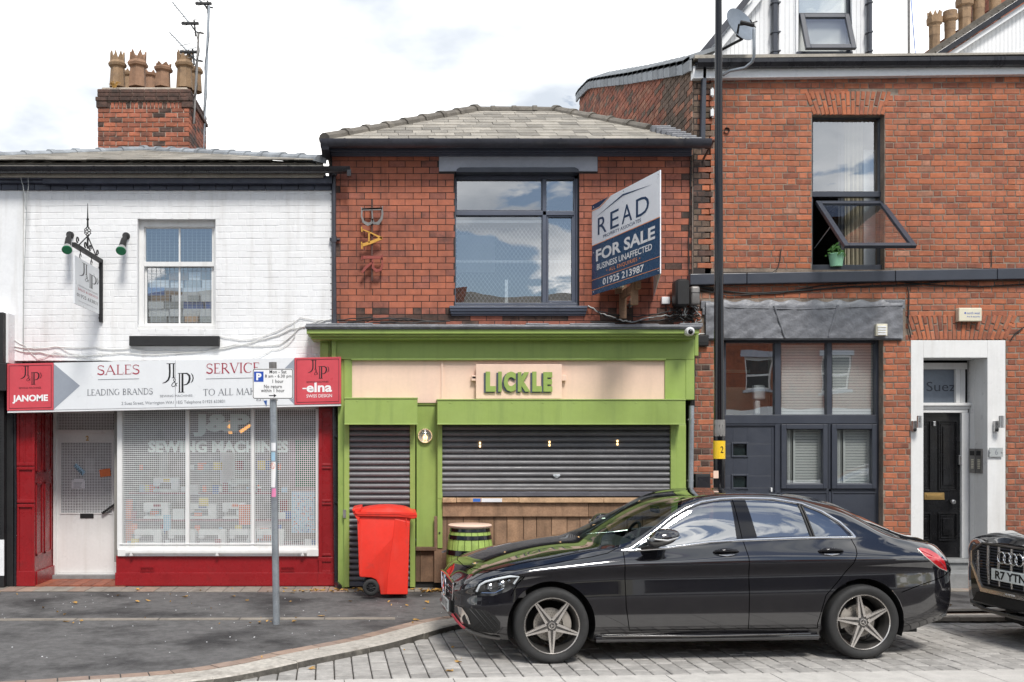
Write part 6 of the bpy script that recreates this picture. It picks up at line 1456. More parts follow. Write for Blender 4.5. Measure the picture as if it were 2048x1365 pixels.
    for i in range(n):
        y = D-.12 + i*(21.6-D+.1)/n; y1_ = y + (21.6-D+.1)/n; za, zb2 = ztop(max(min(y,21.4),D)), ztop(max(min(y1_,21.4),D)); m = MB()
        m.prism([(3.86,y,za-.02),(3.86,y1_+.05,zb2-.03),(4.25,y1_+.05,zb2+.10),(4.25,y,za+.11)], (0,0,.055)); m.prism([(3.86,y+.01,za-.17),(3.86,y1_-.01,zb2-.17),(3.86,y1_-.01,zb2+.02),(3.86,y+.01,za+.02)], (.03,0,0)); m.build('coping_tile', M['tileg'], gw)
    m = MB(); m.box(3.80, 3.95, 20.3, 20.38, 5.9, 6.0); 
    for q in ((17.2, 7.35),(14.6,5.95)): m.box(3.72, 3.95, q[0], q[0]+.02, q[1], q[1]+.03)
    m.build('wall_iron', M['rod'], gw)
    # main roof plane (mostly hidden behind the gutter)
    m = MB(); m.poly([(4.17, D-.1, 6.93), (xs, D-.1, 6.93), (xs, 21.5, 9.2), (4.17, 21.5, 9.2)]); m.poly([(xs, D-.1, 6.93),(xs,21.5,6.93),(xs,21.5,9.2)]); m.build('main_roof', M['slate'], P)
build_rb()

def dormers():
    P = RB; D = 14.0
    dm = part_empty('white_dormer', W(1600, 110, D), P)
    # wide gabled dormer on the left: apex out of frame
    X = lambda x: xpx(x, D); Z = lambda y: zpx(y, D)
    body = [(1400,118),(1745,118),(1745,-40),(1532,-40),(1500,0)]
    m = MB(); wall_slab(m, 1560, -60, 1745, 118, [(1597,-60,1704,108)], D+.02, .25); m.ppx([(1398,118),(1560,118),(1560,-60),(1548,-60)], D+.02, .25); m.build('core', M['upvc'], dm)
    x = 1402
    while x < 1745:                                    # vertical cladding boards
        w = 8.4 if x > 1560 else 8.4
        top = 118 - (x+w/2-1398)*1.19 if x < 1548 else -60
        a, b = x+.25, min(x+w-.25, 1745)
        if not (1597 < (a+b)/2 < 1704):
            m = MB(); t0 = 118 - max(a-1400,0)*1.19 if x < 1552 else -60; t1 = 118 - max(b-1400,0)*1.19 if x < 1552 else -60
            m.ppx([(a,max(t0,-60)),(b,max(t1,-60)),(b,118),(a,118)], D, .025); m.build('cladding_board', M['upvc'], dm)
        x += w
    # barge board and its gutter
    def rake(name, mm, x0, y0, x1, y1, w, d, th): m = MB(); dx_, dy_ = x1-x0, y1-y0; l = math.hypot(dx_, dy_); nx_, ny_ = -dy_/l*w, dx_/l*w; m.ppx([(x0,y0),(x1,y1),(x1+nx_,y1+ny_),(x0+nx_,y0+ny_)], d, th); m.build(name, mm, dm, bev=.004)
    rake('barge_board', M['upvc'], 1410, 118, 1522, -20, 13, D-.12, .1); rake('verge_gutter', M['gutg'], 1388, 118, 1502, -20, 12, D-.2, .14)
    # window and open sash
    dw = D+.06; m = MB(); m.px(1594, -60, 1598, 106, dw, .08); m.px(1696, -60, 1703, 106, dw, .08); m.px(1594, 26, 1703, 30, dw, .08); m.px(1594, 103, 1706, 109, dw-.12, .2); wf = m.build('dormer_window', M['anth'], dm, bev=.004)
    m = MB(); m.px(1598, -60, 1696, 26, dw+.03, .005); m.build('dormer_pane', G['frost'] if False else G['win'], dm)
    hz, xa, xb = zpx(29, dw), xpx(1598, dw), xpx(1697, dw); hg, th = .60, math.radians(22); o = Vector(((xa+xb)/2, dw-.03, hz)); dn = Vector((0,-math.sin(th),-math.cos(th))); nn = Vector((0, math.cos(th), -math.sin(th)))
    def sb(m, a, b, s0, s1, t0=0., t1=.05): q = [o + Vector((x,0,0)) + dn*s + nn*t0 for x, s in ((a-o.x,s0),(b-o.x,s0),(b-o.x,s1),(a-o.x,s1))]; m.prism(q, nn*(t1-t0))
    m = MB(); fw = .065; sb(m, xa, xa+fw, 0, hg); sb(m, xb-fw, xb, 0, hg); sb(m, xa+fw, xb-fw, 0, fw); sb(m, xa+fw, xb-fw, hg-fw, hg); m.build('open_sash', M['anth'], dm, bev=.005)
    m = MB(); sb(m, xa+fw-.005, xb-fw+.005, fw-.005, hg-fw+.005, .02, .03); m.build('sash_pane', G['win'], dm)
    m = MB(); room(m, 1594, -60, 1704, 109, D+.28, 1.8); m.build('dormer_room', M['roomm'], dm); m = MB(); m.px(1598,-60,1696,103,dw+.05,.01); m.build('dormer_bright_backing', M['blind'], dm)  # white sheet added close behind the panes to brighten the dormer window
    m = MB(); m.px(1558, -60, 1562, 118, D-.03, .05); m.px(1592,-60,1597,110,D-.03,.05); m.px(1704,-60,1707,110,D-.03,.05); m.px(1740,-60,1746,118,D-.03,.05); m.build('corner_trim', M['upvc'], dm, bev=.004)
    for x0, lab in ((1547,'dark square downpipe on the white cladding left of the dormer window'),(1738.5,'dark downpipe on the right corner of the white dormer')):
        t = thing('dormer_downpipe', W(x0+4, 112, D), lab, 'downpipe', 'downpipes on the white dormer'); m = MB(); w = 9 if x0 < 1600 else 6; m.px(x0, -60, x0+w, 112, D-.1, .08); m.build('pipe', M['anth'], t, bev=.006)
        m = MB(); 
        for y in (3, 62, 100): m.px(x0-2, y, x0+w+(6 if w > 6 else 2), y+2.2, D-.11, .1)
        m.build('bracket', M['anth'], t)
    # roof behind dormer
    m = MB(); m.box(xpx(1560,D), xpx(1742,D), D+.3, D+4, zpx(118,D), zpx(-60,D)); m.build('dormer_side', M['slate'], dm)
    # right-hand gable: slate verge, gutter, barge board, cladding
    gb = part_empty('white_gable', W(1960, 108, D+.2), P)
    def line(x, o): return 108 - (x-1868-o)*.655
    D2 = D+.1
    def band(name, mm, o0, o1, d, th, bev=.004):
        m = MB(); xa, xb = 1868+o0, 2230; m.ppx([(1868+o0,108),(xb,line(xb,o0)),(xb,line(xb,o1)),(1868+o1,108)], d, th); m.build(name, mm, gb, bev=bev)
    band('slate_verge', M['tile'], -20, 0, D2-.0, .4); band('verge_gutter', M['gut'], 2, 22, D2-.16, .12); band('barge_board', M['upvc'], 26, 44, D2-.1, .1)
    x = 1912
    while x < 2220:
        a, b = x+.3, x+7.7; m = MB(); m.ppx([(a,min(line(a,40),108)),(b,line(b,40)),(b,110),(a,110)], D2, .03); m.build('cladding_board', M['upvc'], gb); x += 8
    m = MB(); m.ppx([(1905,110),(2230,110),(2230,-110)], D2+.02, 3); m.build('gable_core', M['upvc'], gb)
    for i in range(14):
        xx = 1856+i*14; m = MB(); y = line(xx, -20); m.ppx([(xx,y+9),(xx+13,y+.5),(xx+17,y+4),(xx+4,y+13)], D2-.03-R_.uniform(0,.02), .1); m.build('verge_tile', M['tile'], gb)
    # chimney behind the gable with pots
    Dc = 16.5; cst = part_empty('right_chimney', W(1960, 60, Dc), P)
    m = MB(); m.ppx([(1862,120),(1862,96),(1890,76),(2000,6),(2000,-60),(2240,-60),(2240,120)], Dc+.02, .9); m.build('stack', M['brickC'], cst)
    for px_, yt, yb_, w, sides, sp in ((1869,26,92,27,8,1),(1900,22,78,26,14,0),(1929,-12,60,30,8,1),(1957,-30,40,28,12,0),(1990,-50,20,28,12,0)):
        b = W(px_, yb_, Dc-.1); k = Dc/F; H = (yb_-yt)*k; r = w*k/2; m = MB()
        m.lathe([(r*.78,-.15),(r*.76,H*.5),(r*.82,H*.52),(r*.82,H*.56),(r*.76,H*.58),(r*.8,H*.62),(r*1.1,H*.66),(r*1.15,H*.82),(r*1.0,H*.84),(r*.8,H*.84),(r*.8,H*.3)], (0,0,0), 'z', sides, 0)
        if sp:
            for i in range(sides):
                a0_, a1_ = 2*math.pi*i/sides, 2*math.pi*(i+1)/sides; am = (a0_+a1_)/2; m.prism([(r*math.cos(a0_), r*math.sin(a0_), H*.83), (r*math.cos(a1_), r*math.sin(a1_), H*.83), (r*math.cos(am), r*math.sin(am), H*1.02)], (-.03*math.cos(am), -.03*math.sin(am), 0))
        else: m.lathe([(r*.98,H*.83),(r*.98,H*.97),(r*.85,H*.97),(r*.85,H*.83)], (0,0,0), 'z', sides, 0)
        add('chimney_pot', m.mesh('chimney_pot', M['pot'], smooth=30), cst, b)
    m = MB(); m.tube([W(1818, 112, 15.5), W(1817.5, -20, 15.5)], .022, 8); solo(m, 'aerial_mast', M['greym'], tuple(W(1818,112,15.5)), 'plain grey aerial mast standing in the gap between the dormer and gable', 'mast', smooth=60)
    m = MB(); m.tube([W(1831, 112, 15.2), W(1826, 50, 15.2), W(1821, -20, 15.4)], .007, 5); solo(m, 'mast_cable', M['blue'], tuple(W(1831,112,15.2)), 'thin blue cable slanting up beside the grey aerial mast', 'cable')
dormers()

def rb_things():
    D = 13.42
    # satellite dish
    c = W(1476, 54, 13.15); t = thing('satellite_dish', W(1440, 98, 13.3), 'grey satellite dish behind the lamp post, seen from behind its arm', 'satellite dish')
    nrm = Vector((.46, -.80, .30)).normalized(); e1 = nrm.cross(Vector((0,0,1))).normalized(); e2 = e1.cross(nrm).normalized(); mb = MB(); n = 28
    for side in (0, 1):
        for i, r in enumerate((0.001,.3,.6,.85,1.0)):
            for k in range(n):
                a = 2*math.pi*k/n; q = c + e1*math.cos(a)*r*.245 + e2*math.sin(a)*r*.235 + nrm*(.055*r*r) - nrm*.006*side; mb.v.append(tuple(q))
        o = side*5*n
        for i in range(4):
            for k in range(n): k2 = (k+1) % n; mb.face((o+i*n+k, o+i*n+k2, o+(i+1)*n+k2, o+(i+1)*n+k))
    for k in range(n): mb.face((4*n+k, 4*n+(k+1)%n, 9*n+(k+1)%n, 9*n+k))
    mb.build('reflector', M['dish'], t, smooth=60)
    m = MB(); lnb = W(1500, 48, 12.8); m.tube([W(1485,78,13.1), W(1474,72,13.05), W(1478,50,13.0), lnb], .016, 6); m.tube([W(1485,78,13.12), W(1462,90,13.25), W(1443,100,13.4)], .018, 6); m.build('feed_arm', M['blackm'], t)
    m = MB(); m.tube([lnb+Vector((-.12,0,.02)), lnb+Vector((.05,0,-.02))], .026, 8); m.tube([lnb+Vector((.0,0,.05)), lnb+Vector((.07,0,-.05))], .008, 5); m.tube([lnb, lnb+Vector((.09,0,.03))], .008, 5); m.build('receiver', M['blackm'], t)
    m = MB(); m.tube([W(1508,58,13.0), W(1508,112,13.0), W(1505,124,13.05), W(1490,136,13.1), W(1460,142,13.2), W(1446,150,13.3)], .02, 10); m.build('support_tube', M['steel'], t, smooth=60)
    for y in (183, 224): m = MB(); m.px(1421.5, y-5, 1428, y+8, D-.05, .04); m.tube([W(1425,y-7,D-.03),W(1425,y+12,D-.03)], .01, 6); solo(m, 'cable_bracket', M['upvc'], tuple(W(1425,y,D)), 'small white bracket left of the lamp post, the %s of two' % ('upper' if y < 200 else 'lower'), 'bracket', 'white brackets on the brick pier')
    m = MB(); m.tube([W(1407,318,D-.02), W(1428,280,D-.25)], .016, 6); solo(m, 'stay_rod', M['rod'], tuple(W(1407,318,D)), 'rusty stay rod slanting up to the end of the grey gutter', 'bracket')
    m = MB(); m.lathe([(.04,-.02),(.03,.0),(.0,.02)], W(1453,262,D-.008), 'y', 9); solo(m, 'wall_hole', M['soot'], tuple(W(1453,262,D)), 'dark round plugged hole in the bricks right of the lamp post', 'hole')
    # alarm box, vents, cables
    t = thing('alarm_box', W(1940, 643, D), 'cream alarm box above the white door surround', 'alarm box'); m = MB(); m.px(1918, 616, 1964, 643, D-.09, .09); m.build('casing', M['cream'], t, bev=.01)
    m = MB(); fn = lambda x,y,o: W(x,y,D-.0915); letter(m, 'north west', fn, 1934, 624, 1960, 629); letter(m, 'fire & security', fn, 1934, 632, 1960, 636); m.build('lettering', M['inkb'], t)
    m = MB(); m.lathe([(.012,-.001),(0,-.001)], W(1930.5,626.5,D-.091), 'y', 10); m.build('emblem', M['inkb'], t)
    t = thing('extractor_vent', W(1764, 670, D), 'white louvred vent on the right end of the lead lintel', 'vent'); m = MB(); m.px(1753, 648, 1775, 672, D-.11, .1); m.build('casing', M['cream'], t, bev=.004)
    for k in range(4): m = MB(); m.ppx([(1756,652+k*5),(1773,652+k*5),(1773,655+k*5),(1756,655+k*5)], D-.125, .02); m.build('louvre', M['upvc'], t)
    def cab(pts, lab, r=.008, m_='cable', d=D-.025): mb = MB(); mb.tube([W(x,y,d) for x, y in pts], r, 5); solo(mb, 'cable', M[m_], tuple(W(*pts[0], d)), lab, 'cable', 'cables on the right brick front', smooth=60)
    cab([(1400,574),(1440,582),(1500,588),(1600,582),(1700,574),(1760,572),(1830,570),(1900,562),(2100,556)], 'thick black cable running the whole way just under the string course', .011)
    cab([(1400,580),(1460,592),(1560,587),(1640,572),(1705,568),(1790,563),(1860,570),(1960,574),(2100,566)], 'thinner black cable crossing the thick one under the string course')
    cab([(1815,575),(1818,590),(1817,620),(1816,650),(1822,676)], 'black cable dropping to the corner of the white door surround')
    cab([(2048,655),(2030,668),(2022,680)], 'short black cable to the right end of the door arch'); cab([(1562,498),(1560,520),(1555,538),(1545,545),(1420,545)], 'thin black cable on the bricks left of the open window', .006); cab([(1982,500),(1983,534)], 'short black cable hanging on the bricks right of the open window', .006)
    # plant pot in the open window
    b = W(1690, 535, D+.05); t = thing('potted_plant', b, 'mint green pot with a leafy plant in the open window', 'plant pot'); k = D/F
    m = MB(); m.lathe([(.0,0),(.075,0),(.098,.155),(.104,.158),(.102,.168),(.092,.168),(.07,.02)], (W(1676.5,535,D).x, D+.06, b.z+.01), 'z', 20); m.build('pot', M['mint'], t, smooth=40)
    m = MB(); rr = random.Random(5); c = Vector((W(1676.5,535,D).x, D+.06, b.z+.17))
    for _ in range(70):
        a, e, l = rr.uniform(0,6.28), rr.uniform(-.3,1.3), rr.uniform(.05,.14); q = c + Vector((math.cos(a)*math.cos(e)*l, math.sin(a)*math.cos(e)*l, math.sin(e)*l)); s = rr.uniform(.012,.028)
        u1 = Vector((rr.uniform(-1,1), rr.uniform(-1,1), rr.uniform(-1,1))).normalized(); u2 = u1.orthogonal().normalized(); m.poly([q-u1*s*1.6, q-u2*s, q+u1*s*1.6, q+u2*s])
    m.build('foliage', M['plant'], t); m = MB()
    for i in range(6): a = i; m.tube([c-Vector((0,0,.02)), c+Vector((math.cos(a)*.05, math.sin(a)*.05, .07))], .003, 4)
    m.build('stem', M['plant'], t)
rb_things()
# ================================================================== street furniture
def street():
    # parking sign
    d = 10.69; b = W(553, 1248, d); b.z = GZ; t = thing('parking_sign_post', b, 'galvanised parking sign post on the pavement in front of the sewing machine shop', 'sign post')
    m = MB(); m.tube([W(553,1249,d), W(549,990,d), W(545.5,727,d)], .0365, 16); m.build('post', M['steel'], t, smooth=60)
    m = MB(); m.tube([W(545.8,738,d), W(545.5,725,d)], .040, 16); m.build('cap', M['greym'], t, smooth=40)
    ds = d-.06; m = MB(); x0, y0, x1, y1 = 505, 737.5, 586.5, 798.5
    def rr_(x0,y0,x1,y1,r): return [(x,y) for cx,cy,a in ((x1-r,y0+r,-90),(x1-r,y1-r,0),(x0+r,y1-r,90),(x0+r,y0+r,180)) for x,y in [(cx+r*math.cos(math.radians(a+i*22.5)), cy+r*math.sin(math.radians(a+i*22.5))) for i in range(5)]]
    m.ppx(rr_(x0,y0,x1,y1,4), ds, .004); m.build('sign_plate', M['inkw'], t)
    fn = lambda x,y,o: W(x,y,ds)-Vector((0,.0015,0)); fn2 = lambda x,y,o: W(x,y,ds)-Vector((0,.003,0))
    m = MB(); o = rr_(x0+.8,y0+.8,x1-.8,y1-.8,3.6); i_ = rr_(x0+2,y0+2,x1-2,y1-2,2.8); n = len(m.v)
    for a in o+i_: m.v.append(tuple(fn(*a,0)))
    for k in range(20): m.face((k,(k+1)%20,20+(k+1)%20,20+k))
    [letter(m,s,fn,a,b,c,e,0,.012,1.06) for s,a,b,c,e in (('Mon - Sat',539,740.5,573,747.5),('8 am - 6.30 pm',530,749.5,583,757.5),('1 hour',545,759.5,567,766.5),('No return',528,770,563.5,777),('within 1 hour',522,778,569,785))]
    stroke(m,[(538,791.7),(549,791.7)],1.8,fn); m.poly([fn(x,y,0) for x,y in ((553,791.7),(547,787.7),(548.6,791.7),(547,795.7))]); m.build('lettering', M['ink'], t)
    m = MB(); m.ppx([(508,743.5),(527,743.5),(527,764),(508,764)], ds-.0015, .001); m.build('blue_square', M['inkb'], t); m = MB(); letter(m,'P',fn2,512.5,746.5,523,761,0,.05); m.build('lettering', M['inkw'], t)
    m = MB(); m.px(538,752,553,755,d-.055,.08); m.px(538,783,553,786,d-.055,.08); m.build('clamp', M['alu'], t)
    rad = .0372
    def stick(x0, y0, x1, y1, mm, nm, r=rad):         # sticker bent round the post
        m = MB(); f = (y0-727)/(1249-727); cx = W(545.5+7.5*f, 0, d).x; aa, bb = (x0-(545.5+7.5*f))*d/F, (x1-(545.5+7.5*f))*d/F; n = 5
        ang = [math.asin(max(-.98,min(.98, (aa+(bb-aa)*i/n)/r))) for i in range(n+1)]
        for i in range(n): m.quad((cx+r*math.sin(ang[i]), d-r*math.cos(ang[i]), zpx(y1,d)), (cx+r*math.sin(ang[i+1]), d-r*math.cos(ang[i+1]), zpx(y1,d)), (cx+r*math.sin(ang[i+1]), d-r*math.cos(ang[i+1]), zpx(y0,d)), (cx+r*math.sin(ang[i]), d-r*math.cos(ang[i]), zpx(y0,d)))
        m.build(nm, mm, t)
    stick(542,924,552,975,M['inkw'],'sticker'); stick(543,886,552,902,M['paper'],'sticker'); stick(543,905,551,922,M['cyan'],'sticker'); stick(543.5,977,552.5,994,M['pink2'],'sticker')
    for y in (932,): 
        m = MB(); cx = W(547,0,d).x; m.tube([(cx+.022*math.cos(a)-.003, d-.0385+abs(math.cos(a))*.004, zpx(y,d)+.03*math.sin(a)) for a in [i*math.pi/6 for i in range(13)]], .0022, 4); m.tube([(cx-.012,d-.0385,zpx(926,d)),(cx+.008,d-.0385,zpx(938,d))],.002,4); m.build('sticker_print', M['orng'], t)
    # lamp post
    d = 11.6; b = W(1438, 1240, d); b.z = GZ; t = thing('lamp_post', b, 'tall black lamp post with a yellow number 2 tag behind the black saloon', 'lamp post')
    x_ = xpx(1437, d); m = MB(); m.tube([(xpx(1438.5,d),d,GZ), (xpx(1438.5,d),d,zpx(850,d))], .064, 20); m.tube([(xpx(1438.5,d),d,zpx(852,d)), (xpx(1438.2,d),d,zpx(835,d)), (xpx(1437.5,d),d,zpx(560,d)), (xpx(1437,d),d,zpx(0,d)), (xpx(1436.6,d),d,zpx(-350,d))], [.064,.058,.050,.037,.03], 20)
    m.build('shaft', M['piano'], t, smooth=50)
    m = MB(); m.lathe([(.0665,zpx(918,d)),(.0665,zpx(882,d))], (xpx(1438.5,d),d,0), 'z', 20); m.build('yellow_tag', M['yellow'], t, smooth=60)
    m = MB(); letter(m,'2',lambda x,y,o: W(x,y,d-.0685),1441,893,1447,906,0,.0); m.build('tag_number', M['ink'], t)
    m = MB(); m.px(1427,942,1437,957,d-.0665,.004); m.build('sticker', M['pink'], t); m = MB(); m.lathe([(.0655,zpx(873,d)),(.0665,zpx(866,d)),(.0655,zpx(846,d)),(.0645,zpx(840,d))], (xpx(1438.5,d),d,0), 'z', 12); m.build('primer_patch', M['greym'], t)
    m = MB(); m.tube([(x_, d, zpx(-350,d)), (x_+.1, d-.1, zpx(-360,d)), (x_+.4, d-.8, zpx(-365,d))], .028, 8); m.sphere((x_+.4, d-1.0, zpx(-364,d)), .16, 12, sc=(.7,1.6,.4)); m.build('lantern', M['gut'], t)
    # wheelie bin, seen from its side
    d = 12.42; b = W(768, 1190, d); b.z = GZ; t = thing('red_wheelie_bin', b, 'large red wheelie bin standing before the narrow door shutter', 'wheelie bin')
    k = lambda x, y: W(x, y, d); wd = .62
    side = [(716,1036),(812,1036),(821,1040),(829,1030),(826,1024),(813,1042)]
    prof = [(714,1030),(826,1030),(826,1036),(822,1038),(820,1045),(815.5,1190),(761,1190),(758,1172),(752,1160),(742,1156),(720,1155),(718,1150)]
    m = MB(); m.ppx(prof, d, wd); m.build('body', M['bin'], t, bev=.012, segs=3, smooth=35)
    m = MB(); m.ppx([(790,1038),(783,1100),(776,1150),(773,1189),(815,1189),(819.5,1045)], d-.012, .02); m.ppx([(811,1034),(814,1034),(813.5,1052),(811.5,1050)], d-.02, .02); m.px(719,1040,721,1150,d-.004,.01); m.build('side_ridge', M['bin'], t, bev=.006)
    m = MB(); rim = [(714,1026),(834,1028),(834,1036),(827,1039),(812,1036),(795,1035),(714,1033)]; m.ppx(rim, d-.03, wd+.06); m.build('rim', M['bin'], t, bev=.01, segs=3, smooth=35)
    # lid: domed, hinge at the left
    mb = MB(); nx, ny = 22, 14; base = 0; xa, xb = xpx(706, d), xpx(833, d); zr = zpx(1026, d)
    for j in range(ny+1):
        for i in range(nx+1):
            f, g = i/nx, j/ny; x = xa+(xb-xa)*f; y = d-.035+(wd+.07)*g; e = min(f, 1-f)*5; e2 = min(g, 1-g)*6; s = (1-(1-min(e,1))**2)*(1-(1-min(e2,1))**2)
            mb.v.append((x, y, zr-.012*(1-s) + s*(.012+.062*math.sin(math.pi*min(max(f*.92+.02,0),1)))))
    for j in range(ny):
        for i in range(nx): mb.face((j*(nx+1)+i, j*(nx+1)+i+1, (j+1)*(nx+1)+i+1, (j+1)*(nx+1)+i))
    mb.ppx([(706,1023),(833,1026),(833,1031),(812,1032),(800,1029),(714,1029)], d-.036, wd+.072); mb.build('lid', M['bin'], t, smooth=50)
    m = MB(); m.ppx([(704,1019),(717,1016),(722,1016),(722,1022),(715,1023),(720,1030),(718,1046),(714,1040),(706,1026)], d-.02, wd+.03); m.tube([(xpx(708,d), d-.05, zpx(1020.5,d)), (xpx(708,d), d+wd+.05, zpx(1020.5,d))], .016, 10); m.build('handle', M['bin'], t, bev=.008)
    m = MB(); m.tube([(xpx(742,d), d-.035, zpx(1174,d)), (xpx(742,d), d+wd+.035, zpx(1174,d))], .014, 10); m.build('axle', M['steel'], t)
    for yy in (d-.055, d+wd-.005):
        w = part_empty('wheel', (xpx(742,d), yy, zpx(1174.5,d)), t); c = (xpx(742,d), yy, zpx(1174.5,d))
        m = MB(); m.lathe([(.06,.0),(.085,-.004),(.098,.006),(.1,.03),(.098,.054),(.085,.06),(.055,.06)], c, 'y', 28); m.build('tyre', M['rubber'], w, smooth=50)
        m = MB(); m.lathe([(.0,.006),(.018,.004),(.02,.016),(.05,.02),(.055,.004),(.062,.002),(.062,.05)], c, 'y', 24)
        for q in range(8): a = q*math.pi/4; m.tube([Vector(c)+Vector((math.cos(a)*.018,.008,math.sin(a)*.018)), Vector(c)+Vector((math.cos(a)*.055,.008,math.sin(a)*.055))], .0055, 5)
        m.build('hub', M['blackm'], w)
    # painted barrel
    d = 12.72; c = Vector((xpx(940, d), d, GZ)); t = thing('painted_barrel', c, 'lime green barrel with black hoops and a pink top behind the car bonnet', 'barrel')
    Ht = zpx(1054, d-.0)-GZ; rfun = lambda f: .232+.062*math.sin(math.pi*min(max((f*.94+.03),0),1)); ns = 20
    for i in range(ns):
        a0_, a1_ = 2*math.pi*i/ns+.012, 2*math.pi*(i+1)/ns-.012; m = MB(); rows = 9
        for jn in range(rows):
            f = jn/(rows-1); r = rfun(f)
            for a in (a0_, (a0_+a1_)/2, a1_): m.v.append((c.x+r*math.cos(a), c.y+r*math.sin(a), GZ+f*Ht))
            m.v.append((c.x+(r-.02)*math.cos((a0_+a1_)/2), c.y+(r-.02)*math.sin((a0_+a1_)/2), GZ+f*Ht))
        for jn in range(rows-1):
            for q, w in ((0,1),(1,2),(2,3),(3,0)): m.face((jn*4+q, jn*4+w, jn*4+4+w, jn*4+4+q))
        m.face((0,1,2,3)); m.face((4*rows-4,4*rows-3,4*rows-2,4*rows-1)); m.build('stave', M['barrel'], t)
    for y0_, y1_ in ((1056,1062),(1069,1077),(1098,1108),(1139,1148),(1165,1175)):
        f0, f1 = (zpx(y1_,d)-GZ)/Ht, (zpx(y0_,d)-GZ)/Ht; m = MB(); m.lathe([(rfun(f0)+.001,0),(rfun(f0)+.007,0),(rfun(f1)+.007,(f1-f0)*Ht),(rfun(f1)+.001,(f1-f0)*Ht)], (c.x,c.y,GZ+f0*Ht), 'z', 32); m.build('hoop', M['piano'], t, smooth=30)
    m = MB(); m.lathe([(.0,Ht+.035),(.26,Ht+.033),(.272,Ht+.022),(.268,Ht+.005),(.22,Ht-.02),(0,Ht-.02)], c, 'z', 36); m.build('top_disc', M['pink'], t, smooth=50)
    m = MB(); 
    for i in range(7): q = W(884-i*1.6+11, 1101+i*.6, 13.0); m.tube([q+Vector((.015*math.cos(a), .0, .01*math.sin(a))) for a in [j*math.pi/4 for j in range(9)]], .003, 4)
    solo(m, 'steel_chain', M['steel'], tuple(W(888,1102,13.0)), 'short steel chain between the shutter guide and the barrel', 'chain')
street()

# ================================================================== cars
def pchip(keys, x):
    xs = np.array([k[0] for k in keys]); ys = np.array([k[1] for k in keys]); h = np.diff(xs); dl = np.diff(ys)/h; m = np.zeros(len(xs)); m[0], m[-1] = dl[0], dl[-1]
    for i in range(1, len(xs)-1):
        if dl[i-1]*dl[i] > 0: w1, w2 = 2*h[i]+h[i-1], h[i]+2*h[i-1]; m[i] = (w1+w2)/(w1/dl[i-1]+w2/dl[i])
    i = np.clip(np.searchsorted(xs, x)-1, 0, len(xs)-2); t = (np.clip(x, xs[0], xs[-1])-xs[i])/h[i]
    return (2*t**3-3*t**2+1)*ys[i]+(t**3-2*t**2+t)*h[i]*m[i]+(-2*t**3+3*t**2)*ys[i+1]+(t**3-t**2)*h[i]*m[i+1]
class Curve:
    def __init__(s, keys, sig=.035):
        s.x0, s.x1 = keys[0][0], keys[-1][0]; s.g = np.arange(s.x0-.3, s.x1+.3, .005); v = pchip(keys, s.g)
        lo, hi = s.g < s.x0, s.g > s.x1; v[lo] = 2*keys[0][1]-pchip(keys, 2*s.x0-s.g[lo]); v[hi] = 2*keys[-1][1]-pchip(keys, 2*s.x1-s.g[hi])
        k = np.arange(-int(3*sig/.005), int(3*sig/.005)+1)*.005; w = np.exp(-k*k/2/sig/sig); w /= w.sum(); p = len(k)//2
        s.v = np.convolve(np.pad(v, p, 'edge'), w, 'valid')
    def __call__(s, u): return float(np.interp(u, s.g, s.v))
class Body:
    def __init__(s, spec):
        s.c = {k: Curve(v, spec.get('sig', .035)) for k, v in spec['curves'].items()}; s.hw = spec['hw']; s.u0, s.u1 = spec['u0'], spec['u1']; s.cache = {}
    def ctrl(s, u):
        u = round(u, 5)
        if u not in s.cache:
            c = {k: f(u) for k, f in s.c.items()}; hb, zs, zc = c['hb'], c['zs'], c['zc']; zz = zc-zs
            P = [(hb-.075, zs), (hb-.018, zs+zz*.18), (hb, zs+zz*.52), (hb-.014, zs+zz*.82), (hb-.006, zc), (c['hl'], c['zb']), (c['hc'], c['zk']), (c['hc']*.52, c['zk']+(c['zt']-c['zk'])*.80), (0, c['zt'])]
            P = [(2*P[0][0]-P[1][0], 2*P[0][1]-P[1][1])] + P + [(-P[7][0], P[7][1])]
            s.cache[u] = P
        return s.cache[u]
    NV = 8
    def hz(s, u, v):
        P = s.ctrl(u); v = min(max(v, 0), 8); i = min(int(v), 7); t = v-i; p0, p1, p2, p3 = P[i], P[i+1], P[i+2], P[i+3]; r = []
        ten = .5
        for a, b, c, d in zip(p0, p1, p2, p3): m1, m2 = (c-a)*ten, (d-b)*ten; r.append((2*t**3-3*t*t+1)*b+(t**3-2*t*t+t)*m1+(-2*t**3+3*t*t)*c+(t**3-t*t)*m2)
        return r
    def pt(s, u, v, side=-1, off=0.):
        h, z = s.hz(u, v); p = Vector((u, s.hw + side*h, z))
        return p + s.nrm(u, v, side)*off if off else p
    def nrm(s, u, v, side=-1):
        e = .012; u0, u1 = max(u-e, s.u0), min(u+e, s.u1); v0, v1 = max(v-.06, 0), min(v+.06, 8)
        a = Vector((u1-u0, *(Vector(s.hz(u1, v))-Vector(s.hz(u0, v))))); b = Vector((0, *(Vector(s.hz(u, v1))-Vector(s.hz(u, v0)))))
        n = Vector((a.y*b.z-a.z*b.y, a.z*b.x-a.x*b.z, a.x*b.y-a.y*b.x)); 
        if n.length < 1e-9: return Vector((0, side, 0))
        n.normalize(); n = n if n.y*1+n.z*.6 > 0 else -n
        return Vector((n.x, side*n.y, n.z))
    def vz(s, u, z):                                    # side-view height to section parameter
        lo = None
        prev = s.hz(u, 0)[1]
        if z <= prev: return 0.
        N = 64
        for i in range(1, N+1):
            v = 8*i/N; zz = s.hz(u, v)[1]
            if prev <= z <= zz: return 8*(i-1)/N + 8/N*(z-prev)/max(zz-prev, 1e-9)
            prev = max(prev, zz)
        return 8.
KV = .16
